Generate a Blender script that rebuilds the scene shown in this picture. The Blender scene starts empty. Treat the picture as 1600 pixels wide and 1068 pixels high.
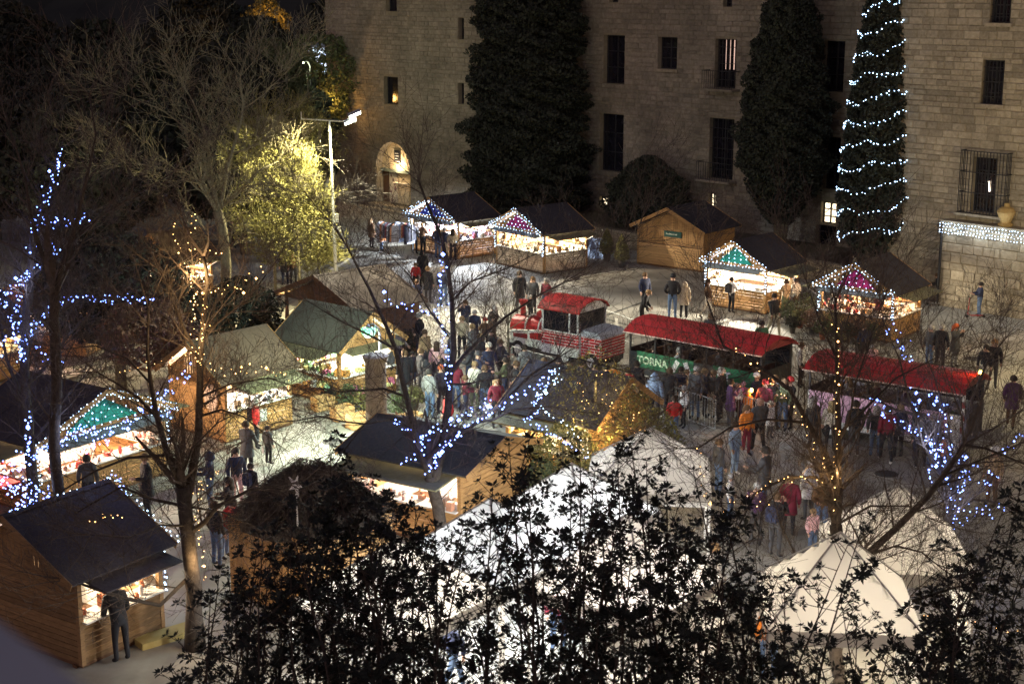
import bpy, math, random
import numpy as np
from mathutils import Vector, Matrix

rnd = random.Random(7)
R = math.radians
scene = bpy.context.scene
COL = scene.collection

# ------------------------------------------------------------------ camera, sky, sun, exposure
FPX = 2354.0
PITCH = R(13.24)
CAMZ = 14.0
cam_d = bpy.data.cameras.new('camera')
cam_d.sensor_width = 36.0
cam_d.lens = FPX / 1600 * 36.0
cam_d.clip_start = 0.05
cam_d.clip_end = 2000
cam_d.dof.use_dof = True
cam_d.dof.focus_distance = 52
cam_d.dof.aperture_fstop = 3.5
cam = bpy.data.objects.new('camera', cam_d)
COL.objects.link(cam)
cam.location = (0, 0, CAMZ)
cam.rotation_euler = (R(90) - PITCH, 0, 0)
scene.camera = cam

SUN_EL, SUN_AZ = R(38), R(205)
world = bpy.data.worlds.new("World")
scene.world = world
world.use_nodes = True
wn = world.node_tree.nodes
sky = wn.new('ShaderNodeTexSky')
sky.sky_type = 'NISHITA'
sky.sun_disc = False
sky.sun_elevation = R(-3.0)
sky.sun_rotation = SUN_AZ
tint = wn.new('ShaderNodeMix'); tint.data_type = 'RGBA'; tint.blend_type = 'MULTIPLY'
tint.inputs[0].default_value = 1.0; tint.inputs[7].default_value = (1.0, 0.78, 0.98, 1)
world.node_tree.links.new(sky.outputs[0], tint.inputs[6])
world.node_tree.links.new(tint.outputs[2], wn['Background'].inputs[0])
wn['Background'].inputs[1].default_value = 1.0

sun_d = bpy.data.lights.new('sun', 'SUN')
sun_d.energy = 0.082
sun_d.angle = R(25)
sun_d.color = (1.0, 0.82, 0.55)
sun = bpy.data.objects.new('sun', sun_d)
COL.objects.link(sun)
sun.location = (0, -20, 60)
_sd = Vector((math.sin(SUN_AZ) * math.cos(SUN_EL), math.cos(SUN_AZ) * math.cos(SUN_EL), math.sin(SUN_EL)))
sun.rotation_euler = _sd.to_track_quat('Z', 'Y').to_euler()

scene.view_settings.view_transform = 'Standard'
scene.view_settings.look = 'None'
scene.view_settings.exposure = 1.15
scene.view_settings.gamma = 1.0
scene.view_settings.use_curve_mapping = False
scene.cycles.use_denoising = True
scene.cycles.max_bounces = 5
scene.cycles.diffuse_bounces = 2
scene.cycles.transparent_max_bounces = 8
scene.cycles.use_light_tree = True
scene.cycles.sample_clamp_indirect = 1.5
scene.cycles.sample_clamp_direct = 12.0


# ------------------------------------------------------------------ measuring helpers (photo pixel -> point of the place)
def ray(px, py):
    x = (px - 800) / FPX
    y = -(py - 534) / FPX
    return (x, math.cos(PITCH) + y * math.sin(PITCH), -math.sin(PITCH) + y * math.cos(PITCH))


def G(px, py, z=0.0):
    d = ray(px, py)
    t = (CAMZ - z) / -d[2]
    return Vector((d[0] * t, d[1] * t, z))


def W(px, py, Y):
    d = ray(px, py)
    t = Y / d[1]
    return Vector((d[0] * t, Y, CAMZ + d[2] * t))


# ------------------------------------------------------------------ mesh helpers
class MB:
    def __init__(s):
        s.v = []; s.f = []; s.m = []

    def add(s, vs, fs, mi=0):
        o = len(s.v)
        s.v.extend(vs)
        s.f.extend([tuple(i + o for i in f) for f in fs])
        s.m.extend([mi] * len(fs))

    def box(s, x0, x1, y0, y1, z0, z1, mi=0, M=None):
        vs = [(x0, y0, z0), (x1, y0, z0), (x1, y1, z0), (x0, y1, z0), (x0, y0, z1), (x1, y0, z1), (x1, y1, z1), (x0, y1, z1)]
        if M is not None:
            vs = [tuple(M @ Vector(p)) for p in vs]
        s.add(vs, [(0, 3, 2, 1), (4, 5, 6, 7), (0, 1, 5, 4), (1, 2, 6, 5), (2, 3, 7, 6), (3, 0, 4, 7)], mi)

    def prism(s, pts, d, mi=0):
        """closed polygon pts (3D, planar) extruded by vector d"""
        n = len(pts)
        a = [tuple(p) for p in pts]
        b = [tuple(Vector(p) + Vector(d)) for p in pts]
        fs = [tuple(range(n)), tuple(range(2 * n - 1, n - 1, -1))]
        fs += [(i, i + n, (i + 1) % n + n, (i + 1) % n) for i in range(n)]
        s.add(a + b, fs, mi)

    def tube(s, pts, rs, n=6, mi=0, cap=True):
        pts = [Vector(p) for p in pts]
        rings = []
        o = len(s.v)
        for i, p in enumerate(pts):
            if i == 0: t = pts[1] - p
            elif i == len(pts) - 1: t = p - pts[i - 1]
            else: t = pts[i + 1] - pts[i - 1]
            if t.length < 1e-9: t = Vector((0, 0, 1))
            t.normalize()
            a = t.orthogonal().normalized() if i == 0 else (prev - prev.dot(t) * t)
            if a.length < 1e-6: a = t.orthogonal()
            a.normalize()
            prev = a
            b = t.cross(a)
            r = rs[i] if hasattr(rs, '__len__') else rs
            for k in range(n):
                an = 2 * math.pi * k / n
                s.v.append(tuple(p + (a * math.cos(an) + b * math.sin(an)) * r))
        for i in range(len(pts) - 1):
            for k in range(n):
                k2 = (k + 1) % n
                s.f.append((o + i * n + k, o + i * n + k2, o + (i + 1) * n + k2, o + (i + 1) * n + k)); s.m.append(mi)
        if cap:
            s.f.append(tuple(o + k for k in range(n - 1, -1, -1))); s.m.append(mi)
            e = o + (len(pts) - 1) * n
            s.f.append(tuple(e + k for k in range(n))); s.m.append(mi)

    def lathe(s, prof, n=12, mi=0, c=(0, 0, 0)):
        """prof list of (r,z)"""
        o = len(s.v)
        for r, z in prof:
            for k in range(n):
                a = 2 * math.pi * k / n
                s.v.append((c[0] + r * math.cos(a), c[1] + r * math.sin(a), c[2] + z))
        for i in range(len(prof) - 1):
            for k in range(n):
                k2 = (k + 1) % n
                s.f.append((o + i * n + k, o + i * n + k2, o + (i + 1) * n + k2, o + (i + 1) * n + k)); s.m.append(mi)
        s.f.append(tuple(o + k for k in range(n - 1, -1, -1))); s.m.append(mi)
        e = o + (len(prof) - 1) * n
        s.f.append(tuple(e + k for k in range(n))); s.m.append(mi)

    def octa(s, c, r, mi=0):
        x, y, z = c
        s.add([(x + r, y, z), (x, y + r, z), (x - r, y, z), (x, y - r, z), (x, y, z + r), (x, y, z - r)],
              [(0, 1, 4), (1, 2, 4), (2, 3, 4), (3, 0, 4), (1, 0, 5), (2, 1, 5), (3, 2, 5), (0, 3, 5)], mi)

    def mesh(s, name, mats, smooth=False):
        me = bpy.data.meshes.new(name)
        me.from_pydata(s.v, [], s.f)
        for m in (mats if isinstance(mats, (list, tuple)) else [mats]):
            me.materials.append(m)
        if len(me.polygons):
            me.polygons.foreach_set('material_index', np.array(s.m, dtype=np.int32))
            if smooth:
                me.polygons.foreach_set('use_smooth', np.ones(len(s.f), dtype=bool))
        me.update()
        return me

    def build(s, name, mats, parent=None, smooth=False, kind=None):
        o = bpy.data.objects.new(name, s.mesh(name, mats, smooth))
        COL.objects.link(o)
        if parent is not None: o.parent = parent
        if kind: o['kind'] = kind
        return o


def np_mesh(name, V, F, mats, MI=None, parent=None, smooth=False, kind=None):
    """V (n,3); F (m,k) all same size"""
    me = bpy.data.meshes.new(name)
    V = np.asarray(V, dtype=np.float32).reshape(-1, 3); F = np.asarray(F, dtype=np.int32)
    m, k = F.shape
    me.vertices.add(len(V)); me.vertices.foreach_set('co', V.ravel())
    me.loops.add(m * k); me.loops.foreach_set('vertex_index', F.ravel())
    me.polygons.add(m)
    me.polygons.foreach_set('loop_start', np.arange(0, m * k, k, dtype=np.int32))
    me.polygons.foreach_set('loop_total', np.full(m, k, dtype=np.int32))
    for mt in (mats if isinstance(mats, (list, tuple)) else [mats]): me.materials.append(mt)
    if MI is not None: me.polygons.foreach_set('material_index', np.asarray(MI, dtype=np.int32))
    me.polygons.foreach_set('use_smooth', np.full(m, smooth, dtype=bool))
    me.update(); me.validate()
    o = bpy.data.objects.new(name, me)
    COL.objects.link(o)
    if parent is not None: o.parent = parent
    if kind: o['kind'] = kind
    return o


def tag(o, label, cat, group=None, kind=None):
    o['label'] = label
    o['category'] = cat
    if group: o['group'] = group
    if kind: o['kind'] = kind
    return o


def empty(name, loc=(0, 0, 0), rz=0.0):
    o = bpy.data.objects.new(name, None)
    o.empty_display_size = 0.2
    COL.objects.link(o)
    o.location = loc
    o.rotation_euler = (0, 0, rz)
    return o


def struct(o):
    o['kind'] = 'structure'
    return o


# ------------------------------------------------------------------ materials
def nmat(name):
    m = bpy.data.materials.new(name)
    m.use_nodes = True
    return m, m.node_tree.nodes, m.node_tree.links, m.node_tree.nodes['Principled BSDF']


def noisy(name, c1, c2, scale=3.0, rough=0.85, bump=0.0, stretch=(1, 1, 1), island=0.0, spec=0.3, metal=0.0, detail=5.0, patch=0.0, coords='Object'):
    m, n, l, b = nmat(name)
    tc = n.new('ShaderNodeTexCoord'); mp = n.new('ShaderNodeMapping')
    mp.inputs['Scale'].default_value = stretch
    l.new(tc.outputs[coords], mp.inputs['Vector'])
    no = n.new('ShaderNodeTexNoise'); no.inputs['Scale'].default_value = scale; no.inputs['Detail'].default_value = detail
    no.inputs['Roughness'].default_value = 0.65
    l.new(mp.outputs[0], no.inputs['Vector'])
    cr = n.new('ShaderNodeMapRange'); cr.inputs[1].default_value = 0.3; cr.inputs[2].default_value = 0.7
    l.new(no.outputs['Fac'], cr.inputs[0])
    mx = n.new('ShaderNodeMix'); mx.data_type = 'RGBA'
    mx.inputs[6].default_value = (*c1, 1); mx.inputs[7].default_value = (*c2, 1)
    l.new(cr.outputs[0], mx.inputs[0])
    out = mx.outputs[2]
    if island > 0:
        ge = n.new('ShaderNodeNewGeometry'); oi = n.new('ShaderNodeObjectInfo')
        ad = n.new('ShaderNodeMath'); ad.operation = 'ADD'
        l.new(ge.outputs['Random Per Island'], ad.inputs[0]); l.new(oi.outputs['Random'], ad.inputs[1])
        fr = n.new('ShaderNodeMath'); fr.operation = 'FRACT'; l.new(ad.outputs[0], fr.inputs[0])
        mr = n.new('ShaderNodeMapRange'); mr.inputs[3].default_value = 1 - island; mr.inputs[4].default_value = 1 + island
        l.new(fr.outputs[0], mr.inputs[0])
        m2 = n.new('ShaderNodeVectorMath'); m2.operation = 'SCALE'
        l.new(out, m2.inputs[0]); l.new(mr.outputs[0], m2.inputs['Scale'])
        out = m2.outputs[0]
    if patch > 0:
        n2 = n.new('ShaderNodeTexNoise'); n2.inputs['Scale'].default_value = 0.35; n2.inputs['Detail'].default_value = 4
        l.new(tc.outputs[coords], n2.inputs['Vector'])
        mr = n.new('ShaderNodeMapRange'); mr.inputs[1].default_value = 0.35; mr.inputs[2].default_value = 0.65
        mr.inputs[3].default_value = 1 - patch; mr.inputs[4].default_value = 1 + patch * 0.6
        l.new(n2.outputs['Fac'], mr.inputs[0])
        m2 = n.new('ShaderNodeVectorMath'); m2.operation = 'SCALE'
        l.new(out, m2.inputs[0]); l.new(mr.outputs[0], m2.inputs['Scale'])
        out = m2.outputs[0]
    l.new(out, b.inputs['Base Color'])
    b.inputs['Roughness'].default_value = rough
    b.inputs['Metallic'].default_value = metal
    b.inputs['Specular IOR Level'].default_value = spec
    if bump > 0:
        bp = n.new('ShaderNodeBump'); bp.inputs['Strength'].default_value = bump; bp.inputs['Distance'].default_value = 0.02
        l.new(no.outputs['Fac'], bp.inputs['Height']); l.new(bp.outputs[0], b.inputs['Normal'])
    return m


def emis(name, c, s, sample=False):
    m, n, l, b = nmat(name)
    b.inputs['Base Color'].default_value = (0.6, 0.6, 0.6, 1)
    b.inputs['Emission Color'].default_value = (*c, 1)
    b.inputs['Emission Strength'].default_value = s
    m.cycles.emission_sampling = 'FRONT' if sample else 'NONE'
    return m


_flat = {}
def flat(c, rough=0.8, var=0.25):
    k = tuple(round(x, 3) for x in c) + (rough,)
    if k not in _flat:
        _flat[k] = noisy('cloth_paint_%d' % len(_flat), tuple(x * (1 - var) for x in c), tuple(min(1, x * (1 + var)) for x in c), 9.0, rough)
    return _flat[k]


M_ground = noisy('plaza_concrete', (0.25, 0.235, 0.20), (0.35, 0.33, 0.28), 1.3, 0.72, 0.3, patch=0.38, spec=0.35, detail=12)
M_stone = noisy('weathered_stone', (0.24, 0.20, 0.135), (0.40, 0.34, 0.245), 6.0, 0.95, 0.5, island=0.22, patch=0.2)
M_mortar = noisy('mortar', (0.19, 0.16, 0.11), (0.26, 0.22, 0.15), 5.0, 0.95, 0.3, patch=0.2)
M_stone_tower = noisy('tower_stone', (0.17, 0.145, 0.11), (0.29, 0.25, 0.19), 5.0, 0.95, 0.5, island=0.16, patch=0.25)
M_wood = noisy('larch_boards', (0.31, 0.165, 0.06), (0.50, 0.29, 0.115), 5.0, 0.6, 0.2, stretch=(1, 1, 6), island=0.16)
M_wood_pale = noisy('pale_shutter_boards', (0.46, 0.27, 0.11), (0.62, 0.38, 0.17), 5.0, 0.6, 0.2, stretch=(1, 1, 8), island=0.12)
M_wood_dark = noisy('dark_stained_wood', (0.10, 0.05, 0.025), (0.19, 0.10, 0.05), 5.0, 0.7, 0.2, stretch=(1, 1, 6), island=0.2)
M_roof = noisy('dark_roof_felt', (0.030, 0.027, 0.035), (0.06, 0.052, 0.06), 14.0, 0.85, 0.4, patch=0.3)
M_roof_brown = noisy('brown_roof_felt', (0.09, 0.06, 0.04), (0.14, 0.095, 0.06), 14.0, 0.85, 0.4, patch=0.25)
M_roof_green = noisy('green_grey_roof_felt', (0.075, 0.075, 0.058), (0.12, 0.12, 0.09), 14.0, 0.85, 0.4, patch=0.25)
M_awning = noisy('olive_awning_panel', (0.17, 0.16, 0.085), (0.25, 0.23, 0.125), 4.0, 0.8, 0.2, patch=0.3)
M_awning_grey = noisy('grey_awning_panel', (0.15, 0.16, 0.15), (0.24, 0.25, 0.235), 4.0, 0.8, 0.2, stretch=(8, 1, 1))
M_white_in = noisy('white_lining', (0.66, 0.63, 0.57), (0.8, 0.78, 0.72), 4.0, 0.8)
M_metal = noisy('galvanised_steel', (0.38, 0.39, 0.38), (0.52, 0.53, 0.51), 8.0, 0.45, metal=0.6)
M_dark = noisy('dark_iron', (0.012, 0.012, 0.014), (0.03, 0.028, 0.03), 8.0, 0.6)
M_glass_dark = noisy('dark_glass', (0.008, 0.008, 0.012), (0.02, 0.018, 0.025), 2.0, 0.12, spec=0.5)
M_bark = noisy('bark', (0.030, 0.023, 0.018), (0.075, 0.058, 0.045), 10.0, 0.9, 0.5)
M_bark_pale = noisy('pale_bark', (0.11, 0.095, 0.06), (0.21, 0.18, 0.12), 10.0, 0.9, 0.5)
M_twig = noisy('twig_bark', (0.05, 0.038, 0.03), (0.12, 0.09, 0.07), 10.0, 0.9)
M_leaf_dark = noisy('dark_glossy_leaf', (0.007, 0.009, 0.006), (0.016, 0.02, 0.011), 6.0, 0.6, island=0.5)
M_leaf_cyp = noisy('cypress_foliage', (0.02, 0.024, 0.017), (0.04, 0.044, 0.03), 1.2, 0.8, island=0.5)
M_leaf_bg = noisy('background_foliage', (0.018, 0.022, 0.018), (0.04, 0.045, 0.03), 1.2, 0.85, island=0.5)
M_leaf_green = noisy('light_green_foliage', (0.05, 0.07, 0.03), (0.11, 0.13, 0.055), 1.2, 0.7, island=0.4)
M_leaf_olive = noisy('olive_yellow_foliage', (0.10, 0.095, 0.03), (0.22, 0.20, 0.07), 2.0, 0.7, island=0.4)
M_leaf_red = noisy('reddish_dry_foliage', (0.12, 0.06, 0.04), (0.22, 0.13, 0.09), 2.0, 0.8, island=0.4)
M_red = noisy('red_gloss_paint', (0.36, 0.014, 0.015), (0.50, 0.028, 0.026), 5.0, 0.38, spec=0.5)
M_red_dark = noisy('dark_red_paint', (0.22, 0.012, 0.018), (0.32, 0.022, 0.028), 2.0, 0.4, spec=0.5)
M_white_paint = noisy('white_paint', (0.68, 0.66, 0.60), (0.8, 0.78, 0.72), 2.0, 0.4, spec=0.5)
M_green_banner = noisy('green_banner', (0.015, 0.12, 0.05), (0.03, 0.19, 0.08), 2.0, 0.6)
M_pink_banner = noisy('pink_banner', (0.62, 0.36, 0.48), (0.75, 0.46, 0.58), 3.0, 0.6)
M_tyre = noisy('tyre_rubber', (0.012, 0.012, 0.012), (0.03, 0.03, 0.03), 8.0, 0.85)
M_skin = noisy('skin', (0.46, 0.27, 0.19), (0.56, 0.35, 0.25), 8.0, 0.6)
M_bulb_cold = emis('cold_white_bulb', (0.42, 0.66, 1.0), 5.5)
M_bulb_blue = emis('blue_white_bulb', (0.13, 0.23, 1.0), 7.5)
M_bulb_warm = emis('warm_white_bulb', (1.0, 0.50, 0.14), 5.0)
M_tube = emis('stall_lamp_tube', (1.0, 0.9, 0.75), 30.0)
M_flood = emis('floodlight_lens', (0.95, 1.0, 0.85), 60.0)
M_green_lamp = emis('greenish_globe', (0.22, 1.0, 0.5), 1.4)
M_amber = emis('amber_glow', (1.0, 0.42, 0.08), 12.0)
M_yellow = emis('yellow_glow', (1.0, 0.75, 0.1), 16.0)
M_win_lit = emis('lit_window_glass', (1.0, 0.80, 0.52), 1.3)


def canvas_mat():
    m, n, l, b = nmat('white_tent_canvas')
    b.inputs['Base Color'].default_value = (0.8, 0.79, 0.76, 1)
    b.inputs['Roughness'].default_value = 0.8
    no = n.new('ShaderNodeTexNoise'); no.inputs['Scale'].default_value = 1.5
    tc = n.new('ShaderNodeTexCoord'); l.new(tc.outputs['Object'], no.inputs['Vector'])
    bp = n.new('ShaderNodeBump'); bp.inputs['Strength'].default_value = 0.4; bp.inputs['Distance'].default_value = 0.05
    l.new(no.outputs['Fac'], bp.inputs['Height']); l.new(bp.outputs[0], b.inputs['Normal'])
    tr = n.new('ShaderNodeBsdfTranslucent'); tr.inputs[0].default_value = (0.85, 0.82, 0.76, 1)
    mx = n.new('ShaderNodeMixShader'); mx.inputs[0].default_value = 0.5
    l.new(b.outputs[0], mx.inputs[1]); l.new(tr.outputs[0], mx.inputs[2])
    l.new(mx.outputs[0], n['Material Output'].inputs['Surface'])
    return m


M_canvas = canvas_mat()


def brick_pattern_mat():
    # painted (flat print) white courses on the red panels of the road train engine
    m, n, l, b = nmat('red_white_brick_print')
    tc = n.new('ShaderNodeTexCoord'); mp = n.new('ShaderNodeMapping')
    mp.inputs['Rotation'].default_value = (R(90), 0, 0)
    br = n.new('ShaderNodeTexBrick')
    br.inputs['Color1'].default_value = (0.52, 0.018, 0.02, 1); br.inputs['Color2'].default_value = (0.40, 0.015, 0.02, 1)
    br.inputs['Mortar'].default_value = (0.75, 0.7, 0.64, 1)
    br.inputs['Scale'].default_value = 1.0; br.inputs['Mortar Size'].default_value = 0.012
    br.inputs['Brick Width'].default_value = 0.55; br.inputs['Row Height'].default_value = 0.115
    l.new(tc.outputs['Object'], mp.inputs[0]); l.new(mp.outputs[0], br.inputs['Vector'])
    l.new(br.outputs[0], b.inputs['Base Color']); b.inputs['Roughness'].default_value = 0.4
    return m


M_brick = brick_pattern_mat()


def point(name, loc, power, color, parent=None, radius=0.12, cutoff=None):
    d = bpy.data.lights.new(name, 'POINT')
    d.energy = power; d.color = color; d.shadow_soft_size = radius
    o = bpy.data.objects.new(name, d)
    COL.objects.link(o); o.location = loc
    if parent is not None: o.parent = parent
    return o


def spot(name, loc, target, power, color, deg=110, blend=.5, parent=None, radius=.15):
    d = bpy.data.lights.new(name, 'SPOT')
    d.energy = power; d.color = color; d.shadow_soft_size = radius; d.spot_size = R(deg); d.spot_blend = blend
    o = bpy.data.objects.new(name, d)
    COL.objects.link(o); o.location = loc
    o.rotation_euler = (Vector(target) - Vector(loc)).to_track_quat('-Z', 'Y').to_euler()
    if parent is not None: o.parent = parent
    return o


# ------------------------------------------------------------------ ground
gb = MB()
gb.add([(-400, -60, 0), (400, -60, 0), (400, 900, 0), (-400, 900, 0)], [(0, 1, 2, 3)])
hb = MB()
for i in range(24):
    xa, xb = -160 + i * 8, -152 + i * 8
    ha, hb_ = [34 + 5 * math.sin(x * .05) + 3 * math.sin(x * .13) for x in (xa, xb)]
    hb.add([(xa, 190, 0), (xb, 190, 0), (xb, 300, hb_), (xa, 300, ha)], [(0, 1, 2, 3)])
struct(hb.build('hill', noisy('dark_hillside', (.012, .014, .010), (.03, .032, .02), .08, .95, detail=9)))
struct(gb.build('ground', M_ground))

def ground_strip(name, label, a, b, w, h, mat, z0=.004):
    A, B = G(*a), G(*b); d = (B - A); L = d.length
    m = MB(); m.box(0, L, -w / 2, w / 2, 0.0 if h > .02 else z0, z0 + h)
    o = m.build(name, mat); o.location = A; o.rotation_euler = (0, 0, math.atan2(d.y, d.x)); struct(o)
    return o
M_kerb = noisy('kerb_stone', (.26, .24, .20), (.36, .34, .28), 5, .85, .3)
M_drain = noisy('drain_iron', (.03, .03, .03), (.06, .06, .055), 9, .6)
ground_strip('kerb', '', (40, 612), (345, 530), .22, .12, M_kerb)
ground_strip('kerb', '', (345, 530), (560, 395), .22, .12, M_kerb)
ground_strip('drain_channel', '', (905, 486), (1300, 600), .16, .002, M_drain)
ground_strip('drain_channel', '', (480, 660), (1010, 470), .14, .002, M_drain)
ground_strip('step', '', (215, 1010), (300, 985), .5, .14, noisy('ochre_step', (.42, .32, .10), (.5, .4, .16), 4, .8))
for (px, py) in ((920, 460), (1385, 740), (520, 690), (1520, 560)):
    m = MB(); m.lathe([(.34, .004), (.34, .010), (.30, .013)], 20); o = m.build('manhole_cover', M_drain); o.location = G(px, py); struct(o)

# ------------------------------------------------------------------ monastery walls along one line at the back of the square
FA = G(600, 325); FB = G(1478, 473)
FU = (FB - FA).normalized()                       # along the facade, to the right and nearer
FV = Vector((-FU.y, FU.x, 0))                     # into the building
FROT = math.atan2(FU.y, FU.x)


def FS(px, py, back=0.0):
    """photo pixel -> (s, z) on the facade plane set back by `back` metres"""
    d = Vector(ray(px, py)); o = Vector((0, 0, CAMZ)) - (FA + FV * back)
    t = -o.dot(FV) / d.dot(FV)
    p = o + d * t
    return p.dot(FU), p.z


def wall_cells(s0, s1, z0, z1, openings):
    ss = sorted({s0, s1, *[max(s0, min(s1, v)) for o in openings for v in (o[0], o[1])]})
    zz = sorted({z0, z1, *[max(z0, min(z1, v)) for o in openings for v in (o[2], o[3])]})
    for j in range(len(zz) - 1):
        run = None
        for i in range(len(ss) - 1):
            cs, cz = (ss[i] + ss[i + 1]) / 2, (zz[j] + zz[j + 1]) / 2
            hole = any(o[0] < cs < o[1] and o[2] < cz < o[3] for o in openings)
            if hole:
                if run: yield run; run = None
            else:
                run = (run[0], ss[i + 1], zz[j], zz[j + 1]) if run else (ss[i], ss[i + 1], zz[j], zz[j + 1])
        if run: yield run


def stones(s0, s1, z0, z1, openings, h=0.3, wmin=0.4, wmax=0.8, seed=1):
    r = random.Random(seed)
    z = z0
    while z < z1 - 0.05:
        hh = min(h * r.uniform(0.65, 1.35), z1 - z)
        s = s0 - r.uniform(0, wmax)
        while s < s1:
            w = r.uniform(wmin, wmax)
            a, b = max(s, s0), min(s + w, s1)
            s += w
            segs = [(a, b)]
            for o in openings:
                if z + hh > o[2] + .02 and z < o[3] - .02:
                    ns = []
                    for (p, q) in segs:
                        if q <= o[0] or p >= o[1]: ns.append((p, q))
                        else:
                            if p < o[0]: ns.append((p, o[0]))
                            if q > o[1]: ns.append((o[1], q))
                    segs = ns
            for (p, q) in segs:
                if q - p > 0.12: yield (p, q, z, z + hh)
        z += hh


def stone_box(mb, p, q, a, b, r):
    g = 0.010
    pr = 0.028 + r.uniform(-0.014, 0.024)
    p += g; q -= g; a += g; b -= g
    j = lambda k=0.012: r.uniform(-k, k)
    ch = 0.022
    vs = [(p, 0, a), (q, 0, a), (q, 0, b), (p, 0, b),
          (p + ch + abs(j()), -pr + j(.006), a + ch + abs(j())), (q - ch - abs(j()), -pr + j(.006), a + ch + abs(j())),
          (q - ch - abs(j()), -pr + j(.006), b - ch - abs(j())), (p + ch + abs(j()), -pr + j(.006), b - ch - abs(j()))]
    mb.add(vs, [(4, 5, 6, 7), (0, 1, 5, 4), (1, 2, 6, 5), (2, 3, 7, 6), (3, 0, 4, 7)])


def build_wall(name, label, cat, s0, s1, z0, z1, openings, back=0.0, h=0.3, wmin=.4, wmax=.8, n_parts=0, seed=1, mats=(None, None), thick=0.6, part_test=None):
    root = empty(name, FA + FV * back + Vector((0, 0, 0)), FROT)
    tag(root, label, cat)
    mb = MB()
    for (a, b, c, d) in wall_cells(s0, s1, z0, z1, openings):
        mb.box(a, b, 0, thick, c, d)
    mb.build('wall', mats[1], root)
    st = list(stones(s0, s1, z0, z1, openings, h, wmin, wmax, seed))
    r = random.Random(seed + 5)
    parts = []
    if n_parts:
        parts = [q for q in st if part_test is None or part_test(q)]
        parts.sort(key=lambda q: -q[0])
        parts = parts[:n_parts]
        ps = set(parts)
        st = [q for q in st if q not in ps]
    for q in parts:
        m1 = MB(); stone_box(m1, *q, r)
        m1.build('stone_block', mats[0], root)
    if st:
        m2 = MB()
        for q in st: stone_box(m2, *q, r)
        m2.build('stone_courses', mats[0], root, kind='stuff')
    return root


def opening(px0, px1, py0, py1, back=0.0):
    pts = [FS(a, b, back) for a in (px0, px1) for b in (py0, py1)]
    s0 = (pts[0][0] + pts[1][0]) / 2; s1 = (pts[2][0] + pts[3][0]) / 2
    zt = (pts[0][1] + pts[2][1]) / 2; zb = (pts[1][1] + pts[3][1]) / 2
    return (s0, s1, zb, zt)


def window(root, o, lit=False, bars=0, grid=(2, 3), rec=0.3, frame=M_dark, sill=False):
    s0, s1, z0, z1 = o
    w = MB()
    f = 0.07
    w.box(s0, s1, rec, rec + .06, z0, z0 + f); w.box(s0, s1, rec, rec + .06, z1 - f, z1)
    w.box(s0, s0 + f, rec, rec + .06, z0 + f, z1 - f); w.box(s1 - f, s1, rec, rec + .06, z0 + f, z1 - f)
    for i in range(1, grid[0]):
        x = s0 + (s1 - s0) * i / grid[0]; w.box(x - .04, x + .04, rec + .003, rec + .057, z0 + f, z1 - f)
    for i in range(1, grid[1]):
        z = z0 + (z1 - z0) * i / grid[1]; w.box(s0 + f, s1 - f, rec + .006, rec + .054, z - .025, z + .025)
    win = w.build('window', frame, root)
    p = MB(); p.box(s0 + .01, s1 - .01, rec + .062, rec + .08, z0 + .01, z1 - .01)
    p.build('pane', M_win_lit if lit else M_glass_dark, win)
    if bars:
        b = MB()
        for i in range(bars):
            x = s0 + (s1 - s0) * (i + .5) / bars
            b.tube([(x, .1, z0), (x, .1, z1)], .02, 4)
        for i in range(3):
            z = z0 + (z1 - z0) * (i + .5) / 3
            b.tube([(s0, .1, z), (s1, .1, z)], .02, 4)
        b.build('window_bars', M_dark, win)
    if sill:
        q = MB(); q.box(s0 - .15, s1 + .15, -.14, .1, z0 - .16, z0 - .01)
        q.build('sill', M_stone, win)
    return win


SM = FS(1478, 473)[0]
s_t0 = FS(516, 300)[0]; s_t1 = FS(768, 300)[0]
# --- square tower with the arched visitor entrance
o_door = opening(589, 641, 222, 322)
o_door = (o_door[0], o_door[1], 0.35, o_door[3])
o_t = [opening(600, 622, 120, 163), opening(716, 725, 130, 163), opening(716, 725, 28, 62), opening(603, 620, -10, 18)]
tower = build_wall('stone_tower', 'tall square stone tower with lit arched doorway, left of the cypresses', 'tower', s_t0, s_t1, 0, 19, [o_door] + o_t, 0,
                   .24, .3, .65, seed=3, mats=(M_stone_tower, M_mortar))
for o in o_t: window(tower, o, grid=(1, 1), sill=False)
# end wall of the tower
tb = MB(); tb.box(s_t0, s_t0 + .6, .6, 11, 0, 19); tb.build('side_wall', M_stone_tower, tower)
# arch spandrels: stone fill that turns the square head of the opening into a round one
dx0, dx1, dz0, dz1 = o_door
cw = (dx1 - dx0) / 2; cx = (dx0 + dx1) / 2; zs = dz1 - cw
for sg in (-1, 1):
    sp = MB()
    arc = [(cx + sg * cw * math.cos(a), zs + cw * math.sin(a)) for a in [math.pi / 2 * k / 8 for k in range(9)]]
    pts = [(x, 0.0, z) for x, z in arc] + [(cx + sg * cw, 0.0, dz1)]
    sp.prism(pts, (0, .45, 0)); sp.build('arch_spandrel', M_stone_tower, tower)
arch = MB()
for k in range(15):
    a0 = math.pi * k / 15 + .015; a1 = math.pi * (k + 1) / 15 - .015
    r0, r1 = cw * 1.0, cw * 1.22
    arch.prism([(cx + r0 * math.cos(a0), -.06, zs + r0 * math.sin(a0)), (cx + r1 * math.cos(a0), -.06, zs + r1 * math.sin(a0)),
                (cx + r1 * math.cos(a1), -.06, zs + r1 * math.sin(a1)), (cx + r0 * math.cos(a1), -.06, zs + r0 * math.sin(a1))], (0, .055, 0))
arch.build('voussoirs', M_stone_tower, tower, kind='stuff')
M_plaster = noisy('cream_plaster', (0.55, 0.42, 0.25), (0.66, 0.52, 0.33), 2.0, 0.9)
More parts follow.
